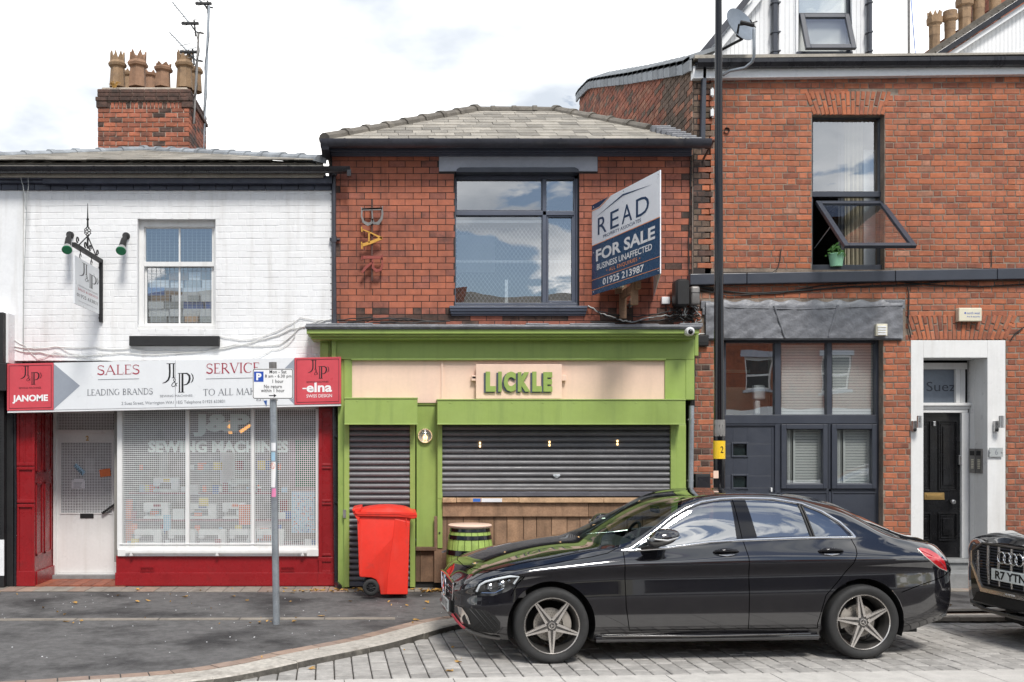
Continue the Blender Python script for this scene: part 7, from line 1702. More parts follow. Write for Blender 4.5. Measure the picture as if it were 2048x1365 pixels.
def inpoly(x, y, P):
    c = False; j = len(P)-1
    for i in range(len(P)):
        if (P[i][1] > y) != (P[j][1] > y) and x < (P[j][0]-P[i][0])*(y-P[i][1])/(P[j][1]-P[i][1])+P[i][0]: c = not c
        j = i
    return c
def dens(P, st=.03, close=True):
    out = []; n = len(P)
    for i in range(n if close else n-1):
        a, b = P[i], P[(i+1) % n]; l = math.hypot(b[0]-a[0], b[1]-a[1]); k = max(1, int(l/st)); out += [(a[0]+(b[0]-a[0])*q/k, a[1]+(b[1]-a[1])*q/k) for q in range(k)]
    if not close: out.append(P[-1])
    return out
def smoothp(P, it=2, close=True):
    for _ in range(it):
        n = len(P); Q = [] if close else [P[0]]
        for i in range(n if close else n-1):
            a, b = P[i], P[(i+1) % n]; Q += [(a[0]*.75+b[0]*.25, a[1]*.75+b[1]*.25), (a[0]*.25+b[0]*.75, a[1]*.25+b[1]*.75)]
        if not close: Q.append(P[-1])
        P = Q
    return P
def build_car(spec):
    B = Body(spec); S = lambda P: [(u, B.vz(u, z)) for u, z in P]
    t = thing(spec['name'], (0,0,0), spec['label'], 'car'); gl = spec['mats']
    regions = []                                        # (name, domain polygon, material, kind)
    for cu, cz, r in spec['arches']:
        pts = [(cu+r*math.cos(math.radians(a)), cz+r*math.sin(math.radians(a))) for a in range(-60, 241, 5)]
        regions.append(('hole', [(u, B.vz(u, z) if z > B.c['zs'](u)+.002 else -.4) for u, z in pts], None))
    for n, P, mm, sp in spec['regions']: regions.append((n, S(dens(P)) if sp == 'uz' else dens(P, .04), mm))
    pts = []; edges = []
    du, dv = .034, .1; nu = int(round((B.u1-B.u0)/du)); 
    for i in range(nu+1):
        u = B.u0+(B.u1-B.u0)*i/nu
        for j in range(81): pts.append(Vector((u, KV*8*j/80)))
    npg = len(pts)
    for n, P, mm in regions:
        k0 = len(pts)
        for u, v in P: pts.append(Vector((u, KV*v)))
        edges += [(k0+i, k0+(i+1) % len(P)) for i in range(len(P))]
    V, E_, Fc, _, _, _ = delaunay_2d_cdt(pts, edges, [], 0, 1e-6)
    groups = {}
    for f in Fc:
        cx = sum(V[i].x for i in f)/len(f); cv = sum(V[i].y for i in f)/len(f)/KV
        if cx < B.u0-1e-5 or cx > B.u1+1e-5 or cv < 0 or cv > 8: continue
        key = 'body'
        for ri, (n, P, mm) in enumerate(regions):
            if inpoly(cx, cv, P): key = ri; break
        if key != 'body' and regions[key][0] == 'hole': continue
        groups.setdefault(key, []).append(f)
    def emit(name, fs, mm, side, parent, off=0.):
        ids = sorted({i for f in fs for i in f}); mp = {i: k for k, i in enumerate(ids)}
        uv = [(min(max(V[i].x, B.u0), B.u1), V[i].y/KV) for i in ids]
        co = [B.pt(u, v, side, off) for u, v in uv]; nr = [B.nrm(u, v, side) for u, v in uv]
        fcs = [tuple(mp[i] for i in (f if side < 0 else f[::-1])) for f in fs]
        me = bpy.data.meshes.new(name); me.from_pydata([tuple(c) for c in co], [], fcs); me.materials.append(mm); me.polygons.foreach_set('use_smooth', [True]*len(fcs)); me.update()
        # face winding must agree with the outward normal
        p = me.polygons[len(fcs)//2]
        if p.normal.dot(nr[p.vertices[0]]) < 0: me.flip_normals()
        me.normals_split_custom_set_from_vertices([tuple(n) for n in nr])
        o = bpy.data.objects.new(name, me); COL.objects.link(o); o.parent = parent; WL[o.name] = Vector((0,0,0)); return o
    objs = {}
    for key, fs in groups.items():
        if key == 'body': continue
        n, P, mm = regions[key]; central = n in spec['central']
        for side in (-1, 1):
            objs.setdefault((n, side), []).append(emit(n, fs, mm, side, t))
    # paint shell: both halves and the two end caps in one mesh
    body = emit('body', groups['body'], gl['paint'], -1, t); b2 = emit('body_far_side', groups['body'], gl['paint'], 1, t)
    for u in (B.u0, B.u1):
        m = MB(); ring = [B.pt(u, 8*j/40, -1) for j in range(41)] + [B.pt(u, 8*j/40, 1) for j in range(40, -1, -1)]; c = Vector((u, B.hw, sum(p.z for p in ring)/len(ring))); m.v = [tuple(p) for p in ring]+[tuple(c)]
        for i in range(len(ring)): m.face((i, (i+1) % len(ring), len(ring)))
        m.build('end_panel', gl['paint'], t, smooth=60)
    # shut lines
    for P, sp, r in spec['lines']:
      Q = dens(S(dens(P, .03, False)) if sp == 'uz' else dens(P, .05, False), .03, False)
      for side in (-1, 1):
        m = MB(); m.tube([B.pt(u, v, side, -r*.35) for u, v in Q], r, 6)
        m.build('shut_line', M['gap'], t, smooth=60)
    for nm, P, r, mm in spec['trims']:
        Q = S(dens(P, .025, False))
        for side in (-1, 1): m = MB(); m.tube([B.pt(u, v, side, .001) for u, v in Q], r, 8); m.build(nm, mm, t, smooth=60)
    # wheel housings, underbody
    m = MB()
    for cu, cz, r in spec['arches']:
        for side in (-1, 1):
            yo = B.hw+side*(B.c['hb'](cu)-.03); yi = B.hw+side*.52; n = 24
            for i in range(n):
                a0_, a1_ = math.radians(-20+220*i/n), math.radians(-20+220*(i+1)/n); rr_ = r+.004
                p = lambda a, y: (cu+rr_*math.cos(a), y, cz+rr_*math.sin(a)); m.quad(p(a0_,yo), p(a1_,yo), p(a1_,yi), p(a0_,yi))
            m.poly([(cu+r*math.cos(math.radians(a)), yi, cz+r*math.sin(math.radians(a))) for a in range(-20, 201, 10)])
    m.box(B.u0+.25, B.u1-.3, B.hw-.5, B.hw+.5, .17, .24); m.box(spec['arches'][0][0]+.4, spec['arches'][1][0]-.4, .06, 2*B.hw-.06, .19, .25)
    m.build('underbody', M['blackm'], t)
    # cabin
    for it in spec['cabin']: m = MB(); m.box(*it[1]); m.build(it[0], it[2], t, bev=it[3], segs=3, smooth=40)
    return t, B, objs
def wheel(parent, c, R, side, spec, rot=0.):
    """c: hub centre on the outer face plane; side -1 faces the street"""
    w = part_empty('wheel', c, parent); x, y, z = c; s = 1 if side < 0 else -1; rm = R*spec.get('rim', .745); wd = .215
    L = lambda prof: [(r, s*h) for r, h in prof]
    m = MB(); m.lathe(L([(rm-.012,.03),(rm+.006,.006),(rm+.03,-.004),(R*.90,-.006),(R*.955,.002),(R*.985,.018),(R,.04),(R,.10),(R,wd-.04),(R*.985,wd-.01),(R*.9,wd+.004),(rm,wd)]), c, 'y', 64)
    m.build('tyre', M['rubber'], w, smooth=50)
    m = MB()
    for k in range(72):
        a = 2*math.pi*k/72
        for dy in (.016, wd-.02): q = Vector((math.cos(a), 0, math.sin(a))); b = Vector(c)+q*(R*.985)+Vector((0, s*dy, 0)); tt = Vector((-math.sin(a),0,math.cos(a))); m.quad(b-tt*.004+q*.002, b+tt*.004+q*.002, b+tt*.004+q*.0045+Vector((0,s*.02,0)), b-tt*.004+q*.0045+Vector((0,s*.02,0)))
    m.build('tread_blocks', M['rubber'], w)
    m = MB(); m.lathe(L([(rm+.002,.012),(rm-.004,.004),(rm-.010,.012)]), c, 'y', 64, 1); m.lathe(L([(rm-.010,.012),(rm-.022,.05),(rm-.04,.12),(rm-.03,wd-.02),(rm,wd)]), c, 'y', 64, 0); m.build('rim', [M['alloy'], M['alloyc']], w, smooth=50)
    def plate(m, pts, y0, y1, mi=0):                    # pts in (radial, tangential) of a spoke turned by a
        m.prism([Vector((x,y,z)) + Vector((p[0], s*y0, p[1])) for p in pts], (0, s*(y1-y0), 0), mi)
    for k in range(5):
        a = rot+2*math.pi*k/5; ca, sa = math.cos(a), math.sin(a); T = lambda r, q: (r*ca-q*sa, r*sa+q*ca)
        m = MB(); r0, r1 = R*.13, rm-.008
        w0, w1 = R*.11, R*.044
        # tapering spoke, recessed middle, bright edges
        n0 = len(m.v)
        def P3(r, q, h): a_, b_ = T(r, q); return (x+a_, y+s*h, z+b_)
        hub, tip = .020, .012
        for sg in (-1, 1):
            A = [P3(r0, sg*w0, hub), P3(r1, sg*w1, tip), P3(r1, sg*(w1-.013), tip), P3(r0, sg*(w0-.024), hub)]; m.prism(A, (0, s*.03, 0), 1)
        A = [P3(r0, -w0+.02, hub+.014), P3(r1, -w1+.011, tip+.010), P3(r1, w1-.011, tip+.010), P3(r0, w0-.02, hub+.014)]; m.prism(A, (0, s*.03, 0), 0)
        m.prism([P3(R*.22, -.006, hub+.010), P3(r1, -.003, tip+.006), P3(r1, .003, tip+.006), P3(R*.22, .006, hub+.010)], (0, s*.02, 0), 0)
        m.build('spoke', [M['alloy'], M['alloyc']], w)
    m = MB(); m.lathe(L([(0,.018),(R*.10,.020),(R*.115,.026),(R*.21,.030),(R*.22,.05),(R*.2,.08)]), c, 'y', 30, 0); m.build('hub', M['alloy'], w, smooth=40)
    m = MB()
    for k in range(5):
        a = rot+math.pi/5+2*math.pi*k/5; m.lathe([(.0,s*.026),(.012,s*.026),(.014,s*.05)], (x+R*.17*math.cos(a), y, z+R*.17*math.sin(a)), 'y', 10)
    m.build('wheel_bolts', M['blackm'], w)
    m = MB(); m.lathe(L([(R*.092,.0175),(R*.075,.0165)]), c, 'y', 24)
    if spec.get('star'):
        for k in range(3): a = rot+math.pi/2+2*math.pi*k/3; m.poly([(x+R*.08*math.cos(a), y+s*.0165, z+R*.08*math.sin(a)), (x+R*.016*math.cos(a+1), y+s*.0165, z+R*.016*math.sin(a+1)), (x, y+s*.0165, z), (x+R*.016*math.cos(a-1), y+s*.0165, z+R*.016*math.sin(a-1))])
    m.build('centre_emblem', M['alloyc'], w)
    m = MB(); m.lathe(L([(R*.14,.10),(R*.44,.10),(R*.44,.125),(R*.14,.125)]), c, 'y', 40); m.build('brake_disc', M['disc'], w, smooth=40)
    m = MB()
    for k in range(30):
        for rr_ in (.25,.32,.39): a = 2*math.pi*(k+rr_*9)/30; m.lathe([(.0,s*.0985),(.004,s*.0985)], (x+R*rr_*math.cos(a), y, z+R*rr_*math.sin(a)), 'y', 5)
    m.build('disc_holes', M['blackm'], w)
    m = MB(); a = math.radians(10 if spec.get('front') else 165)
    for i in range(6): a0_ = a-.45+i*.18; a1_ = a0_+.18; m.prism([(x+R*q*math.cos(b), y+s*.075, z+R*q*math.sin(b)) for q, b in ((.34,a0_),(.56,a0_),(.56,a1_),(.34,a1_))], (0, s*.07, 0))
    m.build('brake_caliper', M['disc'], w)
    return w
SAL = dict(name='black_saloon_car', label='black four-door saloon parked in the bay in front of the green shop', hw=.885, u0=-.815, u1=3.93, sig=.032,
 mats=dict(paint=M['carp']),
 curves=dict(
  hb=[(-.815,.50),(-.795,.60),(-.75,.70),(-.66,.785),(-.5,.842),(-.25,.872),(.2,.885),(1.4,.885),(2.6,.885),(3.1,.878),(3.4,.85),(3.6,.805),(3.75,.745),(3.85,.67),(3.90,.60),(3.93,.52)],
  zs=[(-.815,.36),(-.77,.29),(-.65,.24),(-.46,.205),(-.3,.195),(.4,.185),(2.4,.185),(3.0,.20),(3.25,.225),(3.6,.30),(3.8,.335),(3.93,.42)],
  zc=[(-.815,.60),(-.7,.67),(-.5,.745),(-.31,.795),(0,.838),(.65,.875),(1.8,.895),(2.8,.912),(3.2,.915),(3.5,.905),(3.75,.87),(3.86,.80),(3.93,.66)],
  hl=[(-.815,.44),(-.795,.54),(-.75,.64),(-.66,.72),(-.5,.765),(-.25,.79),(.2,.80),(.7,.812),(1.4,.815),(2.4,.80),(3.0,.775),(3.3,.745),(3.6,.68),(3.8,.58),(3.93,.42)],
  zb=[(-.815,.645),(-.7,.725),(-.5,.80),(-.31,.845),(0,.895),(.37,.945),(.66,.975),(1.04,1.0),(1.45,1.04),(1.8,1.062),(2.4,1.075),(2.8,1.07),(3.1,1.055),(3.4,1.035),(3.65,1.0),(3.82,.93),(3.93,.75)],
  hc=[(-.815,.34),(-.7,.52),(-.5,.62),(-.2,.66),(.3,.68),(.62,.735),(.8,.745),(1.0,.722),(1.2,.69),(1.45,.655),(1.8,.635),(2.2,.63),(2.6,.63),(2.85,.645),(3.05,.66),(3.3,.65),(3.6,.58),(3.8,.48),(3.93,.34)],
  zk=[(-.815,.665),(-.7,.765),(-.5,.84),(-.2,.905),(0,.935),(.3,.985),(.5,1.01),(.62,1.02),(.75,1.055),(.95,1.165),(1.13,1.285),(1.276,1.365),(1.42,1.418),(1.6,1.443),(1.8,1.452),(2.1,1.445),(2.37,1.408),(2.63,1.34),(2.8,1.29),(2.95,1.22),(3.1,1.145),(3.3,1.08),(3.5,1.04),(3.7,1.015),(3.82,.96),(3.93,.78)],
  zt=[(-.815,.70),(-.76,.765),(-.70,.80),(-.53,.868),(-.28,.938),(.03,.998),(.26,1.028),(.38,1.04),(.48,1.075),(.7,1.19),(.95,1.315),(1.15,1.395),(1.35,1.445),(1.6,1.468),(1.85,1.476),(2.2,1.470),(2.54,1.448),(2.8,1.400),(3.05,1.300),(3.3,1.18),(3.5,1.095),(3.62,1.065),(3.75,1.048),(3.84,1.025),(3.89,.96),(3.93,.80)]),
 arches=[(0,.335,.392),(2.84,.335,.392)],
 central=(),
 regions=[], lines=[], trims=[], cabin=[])
def saloon():
    s = SAL; g = G['car']; rm = lambda u: u if u < 3.45 else 3.45+(u-3.45)*.865
    s['curves'] = {k: [(rm(u), z) for u, z in v] for k, v in s['curves'].items()}; s['u1'] = rm(3.93)
    # side-view outlines (u along the car from the front hub, z up)
    fw = [(.735,.995),(.79,1.03),(.95,1.128),(1.13,1.252),(1.276,1.330),(1.42,1.385),(1.55,1.408),(1.695,1.418),(1.702,1.085),(1.45,1.072),(1.04,1.022)]
    rw = [(1.84,1.424),(2.05,1.420),(2.20,1.404),(2.335,1.374),(2.405,1.103),(2.2,1.103),(1.895,1.098)]
    qw = [(2.377,1.360),(2.50,1.318),(2.607,1.262),(2.70,1.178),(2.755,1.105),(2.433,1.104)]
    bp = [(1.702,1.418),(1.84,1.424),(1.895,1.098),(1.702,1.085)]
    hl = [(-.69,.62),(-.655,.69),(-.60,.735),(-.50,.768),(-.36,.795),(-.29,.79),(-.238,.765),(-.29,.70),(-.40,.635),(-.52,.598),(-.64,.594)]
    tl = [(3.40,.98),(3.44,.992),(3.52,.978),(3.60,.935),(3.67,.87),(3.715,.79),(3.72,.765),(3.62,.80),(3.52,.86),(3.44,.92)]
    fg = [(-.80,.475),(-.70,.478),(-.58,.468),(-.50,.425),(-.452,.365),(-.452,.30),(-.50,.258),(-.62,.27),(-.77,.31)]
    s['regions'] = [('side_window', fw, g, 'uz'), ('side_window', rw, g, 'uz'), ('quarter_window', qw, g, 'uz'), ('door_pillar_trim', bp, M['piano'], 'uz'),
        ('headlight', hl, G['lamp'], 'uz'), ('tail_light', tl, M['tail'], 'uz'), ('air_intake', fg, M['trimb'], 'uz'),
        ('windscreen', [(.50,6.10),(.62,6.05),(.80,6.06),(1.05,6.08),(1.24,6.12),(1.30,6.5),(1.31,7.2),(1.31,8.01),(.42,8.01),(.43,7.0)], G['screen'], 'uv'),
        ('rear_screen', [(2.80,7.2),(2.76,7.6),(2.75,8.01),(3.40,8.01),(3.38,7.5),(3.24,7.1),(3.0,7.05)], g, 'uv')]
    fd = [(.66,.98),(.655,.87),(.665,.50),(.70,.285),(1.784,.285),(1.786,.92),(1.754,1.09),(1.72,1.43)]
    s['lines'] = [(fd, 'uz', .0045), ([(1.784,.285),(2.425,.285),(2.42,.33),(2.49,.58),(2.62,.72),(2.745,.865),(2.79,.95),(2.796,1.005),(2.775,1.08)], 'uz', .0045),
        ([(-.66,.80),(-.31,.822),(.004,.880),(.366,.934),(.52,.965),(.60,1.0),(.64,1.02)], 'uz', .0045), ([(-.24,.77),(-.30,.71),(-.36,.60)], 'uz', .004), ([(3.80,.77),(3.62,.715),(3.4,.665),(3.2,.60)], 'uz', .004),
        ([(3.28,6.4),(3.4,7.2),(3.42,8)], 'uv', .004), ([(-.66,6.2),(-.70,7.2),(-.70,8)], 'uv', .004)]
    up = [(.70,.985),(.80,1.045),(.95,1.143),(1.13,1.272),(1.276,1.352),(1.42,1.406),(1.6,1.432),(1.8,1.440),(2.1,1.432),(2.37,1.389),(2.55,1.318),(2.70,1.222),(2.79,1.128),(2.815,1.088)]
    s['trims'] = [('chrome_window_trim', up, .015, M['chrome']), ('chrome_window_trim', [(.70,.985),(1.04,1.008),(1.446,1.058),(1.732,1.073),(2.3,1.088),(2.815,1.088)], .014, M['chrome']), ('tail_light_trim', [(3.40,.98),(3.44,.92),(3.52,.86),(3.62,.80),(3.72,.765)], .005, M['alloyc']), ('quarter_divider', [(2.342,1.376),(2.40,1.10)], .012, M['trimb']), ('quarter_divider', [(2.37,1.365),(2.428,1.10)], .010, M['trimb'])]
    cab = [('dashboard', (.62,1.05,.16,1.61,.72,1.0), M['trimg'], .05), ('parcel_shelf', (2.9,3.25,.25,1.52,.92,.98), M['trimg'], .02), ('cabin_floor', (.5,3.0,.12,1.65,.25,.32), M['trimg'], .01), ('door_card', (.75,2.75,.13,.16,.3,.97), M['trimg'], .01), ('door_card', (.75,2.75,1.61,1.64,.3,.97), M['trimg'], .01), ('rear_seat', (2.35,2.95,.25,1.52,.35,.78), M['trimg'], .06), ('rear_seat_back', (2.75,3.0,.25,1.52,.7,1.12), M['trimg'], .05)]
    for y in (.42, 1.33): cab += [('front_seat', (1.25,1.8,y-.24,y+.24,.35,.68), M['trimg'], .07), ('seat_back', (1.72,1.90,y-.23,y+.23,.6,1.12), M['trimg'], .07), ('headrest', (1.80,1.89,y-.13,y+.13,1.13,1.30), M['trimg'], .04)]
    s['cabin'] = cab
    t, B, ob = build_car(s)
    # steering wheel (right-hand drive: nearside in this view is the driver's far side), mirror inside
    m = MB(); c = Vector((1.10, 1.30, .98)); e1, e2 = Vector((0,1,0)), Vector((.42,0,.9)); m.tube([c+e1*math.cos(a)*.18+e2*math.sin(a)*.18 for a in [i*math.pi/10 for i in range(21)]], .016, 8); m.tube([c-e1*.17, c, c+e1*.17], .02, 6); m.sphere(c, .05, 10); m.build('steering_wheel', M['blackm'], t, smooth=60)
    m = MB(); m.box(1.20,1.23,.78,1.0,1.27,1.34); m.build('rear_view_mirror', M['blackm'], t, bev=.01)
    # door mirrors
    for side in (-1, 1):
        yb = B.hw+side*.80; m = MB(); c = Vector((.965, B.hw+side*.99, 1.108)); prof = []
        n, kk = 18, 12; b0 = len(m.v)
        for i in range(kk+1):
            f = i/kk; uu = -.135+.27*f; r = (1-abs(2*f-1)**2.6)**.5 if 0 < f < 1 else .02; 
            top, bot = .088*(.72+.28*(1-f)*1.0+.10*f), .088*(1.05-.35*f)
            for k in range(n):
                a = 2*math.pi*k/n; zz = (top if math.sin(a) > 0 else bot)*math.sin(a)*r; m.v.append((c.x+uu+(.02*math.sin(a)), c.y+side*.10*math.cos(a)*r, c.z+zz+.020*f))
        for i in range(kk):
            for k in range(n): k2 = (k+1) % n; m.face((b0+i*n+k, b0+i*n+k2, b0+(i+1)*n+k2, b0+(i+1)*n+k))
        m.build('door_mirror', M['carp'], t, smooth=80)
        m = MB(); m.prism([(.80,yb,.995),(.98,yb,1.005),(.99,yb+side*.16,1.045),(.90,yb+side*.16,1.04)], (0,0,.022)); m.build('mirror_foot', M['trimb'], t, bev=.006)
        m = MB(); m.tube([(.85,B.hw+side*1.088,1.115),(.97,B.hw+side*1.094,1.10),(1.07,B.hw+side*1.075,1.125)], [.006,.011,.006], 8); m.build('mirror_indicator', M['alu'], t, smooth=60)
        # door handles: bowl, bar
        for u0_, u1_ in ((1.47,1.70),(2.435,2.665)):
            um = (u0_+u1_)/2; v = B.vz(um, .968); m = MB(); 
            pc = B.pt(um, v, side, .0); nn = B.nrm(um, v, side); upv = Vector((0,0,1))-nn*nn.z; upv.normalize(); al = Vector((1,0,0))
            m.v = [tuple(pc + al*math.cos(a)*.118 + upv*math.sin(a)*.040 + nn*.0015) for a in [i*math.pi/12 for i in range(24)]] + [tuple(pc-nn*.002)]
            for i in range(24): m.face((i, (i+1) % 24, 24))
            m.build('handle_bowl', M['piano'], t, smooth=60)
            m = MB(); m.tube([pc+al*x+upv*z+nn*o for x, z, o in ((-.112,.006,.004),(-.09,.008,.022),(0,.010,.030),(.09,.008,.022),(.112,.006,.004))], [.008,.013,.015,.013,.008], 10); m.build('door_handle', M['piano'], t, smooth=60); m = MB(); m.tube([pc+al*x+upv*z+nn*.005 for x, z in ((-.07,-.022),(0,-.030),(.07,-.022))], [.003,.009,.003], 8); m.build('handle_highlight_strip', M['chrome'], t, smooth=60)  # chrome strip built in for the reflection along the bowl's lower edge
    # nose: grille, star, plate, splitter
    un = B.u0-.004; y0 = B.hw
    gr = part_empty('grille', (un, y0, .58), t); m = MB(); m.prism([(un-.002, y0+y, z) for y, z in ((-.46,.665),(.46,.665),(.40,.50),(-.40,.50))], (.05,0,0)); m.build('grille_back', M['blackm'], gr)
    zc_ = .58
    m = MB(); m.tube([(un-.006,y0-.47,.665),(un-.016,y0,.69),(un-.006,y0+.47,.665)], .010, 6); m.tube([(un-.004,y0-.47,.665),(un-.004,y0-.41,.50),(un-.01,y0,.488),(un-.004,y0+.41,.50),(un-.004,y0+.47,.665)], .008, 6); m.build('grille_surround', M['chrome'], gr, smooth=60)
    for z, w in ((.60,.44),(.548,.42)):
        for sg in (-1, 1): m = MB(); m.prism([(un-.02,y0+sg*.11,z-.016),(un-.02,y0+sg*.11,z+.016),(un-.006,y0+sg*w,z+.012),(un-.006,y0+sg*w,z-.006)], (.015,0,0)); m.build('grille_bar', M['chrome'], gr, bev=.004)
    m = MB(); c = Vector((un-.03, y0, .585)); m.tube([c+Vector((0, math.cos(a)*.098, math.sin(a)*.098)) for a in [i*math.pi/14 for i in range(29)]], .010, 8)
    for k in range(3): a = math.pi/2+2*math.pi*k/3; d_ = Vector((0, math.cos(a), math.sin(a))); n_ = Vector((0, -math.sin(a), math.cos(a))); m.prism([c+n_*.016, c+d_*.095, c-n_*.016], (-.012,0,0))
    m.build('star_emblem', M['chrome'], gr, smooth=40)
    pl = part_empty('number_plate', (un-.02, y0, .42), t); m = MB(); m.box(un-.032, un-.022, y0-.26, y0+.26, .365, .476); m.build('plate', M['platew'], pl); m = MB(); letter(m, 'ML18 VXC', lambda x,y,o: Vector((un-.033, y0+.24-x*.48, .46-y*.08)), 0, 0, 1, 1, 0, .02); m.build('lettering', M['ink'], pl)
    m = MB(); m.box(un-.02, un+.12, y0-.34, y0+.34, .33, .50); m.build('plate_holder', M['trimb'], t, bev=.01)
    # splitter round the chin, scuffed red near the nose
    def hline(u): return B.c['hb'](u)-.06
    for side in (-1, 1):
        us = np.linspace(B.u0, -.44, 14); m = MB(); P = [Vector((u-.012, B.hw+side*(hline(u)+.012), B.c['zs'](u)+.008)) for u in us]; m.tube(P, .013, 6); m.build('chin_trim', M['alloy'], t, smooth=60)
        m = MB(); m.tube([(q.x-.006, q.y+side*.004, q.z+.006) for q in P[:4]], .012, 6); m.build('scuffed_lip', M['redlip'], t, smooth=60)
    m = MB(); m.tube([(B.u0-.012, B.hw-hline(B.u0)-.012, B.c['zs'](B.u0)+.008),(B.u0-.03,B.hw,B.c['zs'](B.u0)-.005),(B.u0-.012, B.hw+hline(B.u0)+.012, B.c['zs'](B.u0)+.008)], .015, 6); m.build('chin_trim', M['alloy'], t, smooth=60)
    # headlamp insides, intake mesh, fog blade
    for side in (-1, 1):
        def q(u, z, off): return B.pt(u, B.vz(u, z), side, off)
        m = MB(); m.tube([q(-.66,.625,-.02), q(-.635,.69,-.02), q(-.585,.728,-.02), q(-.5,.752,-.02), q(-.37,.775,-.02), q(-.29,.765,-.02), q(-.33,.70,-.03)], .011, 8); m.build('daytime_light', M['inkw'], t, smooth=60)
        m = MB(); 
        for (u, z, r) in ((-.54,.665,.042),(-.43,.69,.045),(-.36,.725,.02)): c = q(u, z, -.06); n_ = B.nrm(u, B.vz(u, z), side); n_ = (n_+Vector((-1.2,0,0))).normalized(); m.tube([c, c+n_*.02, c+n_*.035], [r*.6,r,r*.8], 14)
        m.tube([q(-.62,.615,-.03), q(-.5,.62,-.03), q(-.42,.66,-.03)], .008, 6); m.build('lamp_reflector', M['chrome'], t, smooth=50)
        m = MB(); 
        us = [-.70+i*.047 for i in range(9)]; m2 = []
        for i in range(8):
            for j in range(6):
                u0_, u1_, z0_, z1_ = -.70+i*.047, -.70+(i+1)*.047, .58+j*.0, .0
        us = np.linspace(-.70, -.22, 10); zs_ = np.linspace(.58, .80, 8); G2 = [[q(u, z, -.085) for u in us] for z in zs_]
        for j in range(7):
            for i in range(9): m.quad(G2[j][i], G2[j][i+1], G2[j+1][i+1], G2[j+1][i])
        m.build('lamp_housing', M['greym'], t)
        m = MB()
        for i in range(13):
            a, b = (-.71+i*.045, .27), (-.71+i*.045+.17, .47); 
            for (p, r_) in (((a, b)), ((a[0], .47), (b[0], .27))):
                pp = []
                for f in np.linspace(0, 1, 9):
                    u, z = p[0]+(r_[0]-p[0])*f, p[1]+(r_[1]-p[1])*f
                    if inpoly(u, z, fg): pp.append(q(u, z, .003))
                if len(pp) > 1: m.tube(pp, .0035, 4)
        m.build('intake_mesh', M['blackm'], t)
        m = MB(); P = [q(u, z, .006) for u, z in ((-.795,.47),(-.765,.47),(-.72,.40),(-.70,.335),(-.765,.318))]; m.poly(P); m.build('intake_blade', M['alloyc'], t)
        m = MB(); v = q(-.46,.52,.002); n_ = B.nrm(-.46, B.vz(-.46,.52), side); m.tube([v-n_*.002, v+n_*.0015], .012, 12); m.build('parking_sensor', M['carp'], t)
        m = MB(); v = q(3.70,.36,.003); m.tube([q(3.66,.355,.003), q(3.70,.36,.006), q(3.74,.36,.003)], .011, 6); m.build('rear_reflector', M['alu'], t, smooth=60)
        # lamp detail in the tail light
        m = MB(); m.tube([q(3.43,.965,.002), q(3.52,.925,.002), q(3.62,.86,.002), q(3.69,.80,.002)], .004, 5); m.build('tail_light_rib', M['inkr'], t, smooth=60)
        m = MB(); m.tube([(.42, B.hw+side*.83, .235), (1.4, B.hw+side*.872, .228), (2.36, B.hw+side*.86, .235)], .012, 6); m.box(.40, 2.44, min(B.hw+side*.80,B.hw+side*.862), max(B.hw+side*.80,B.hw+side*.862), .178, .225); m.build('side_skirt', M['carp'], t, bev=.008, smooth=40)
        m = MB(); m.tube([(.45, B.hw+side*.866, .232), (1.4, B.hw+side*.888, .228), (2.15, B.hw+side*.884, .236)], .006, 6); m.build('skirt_trim', M['alloy'], t, smooth=60)
    for cu in (0, 2.84):
        wheel(t, (cu, -.012, .335), .335, -1, dict(star=1, front=cu == 0), math.pi/2 + (.0 if cu == 0 else .1) + math.pi if cu == 0 else 1.75)
        wheel(t, (cu, 2*B.hw+.012, .335), .335, 1, dict(star=1), .4)
    a = math.asin(.186/2.84); t.location = (1.407, 9.03, 0); t.rotation_euler = (0, 0, a)
saloon()

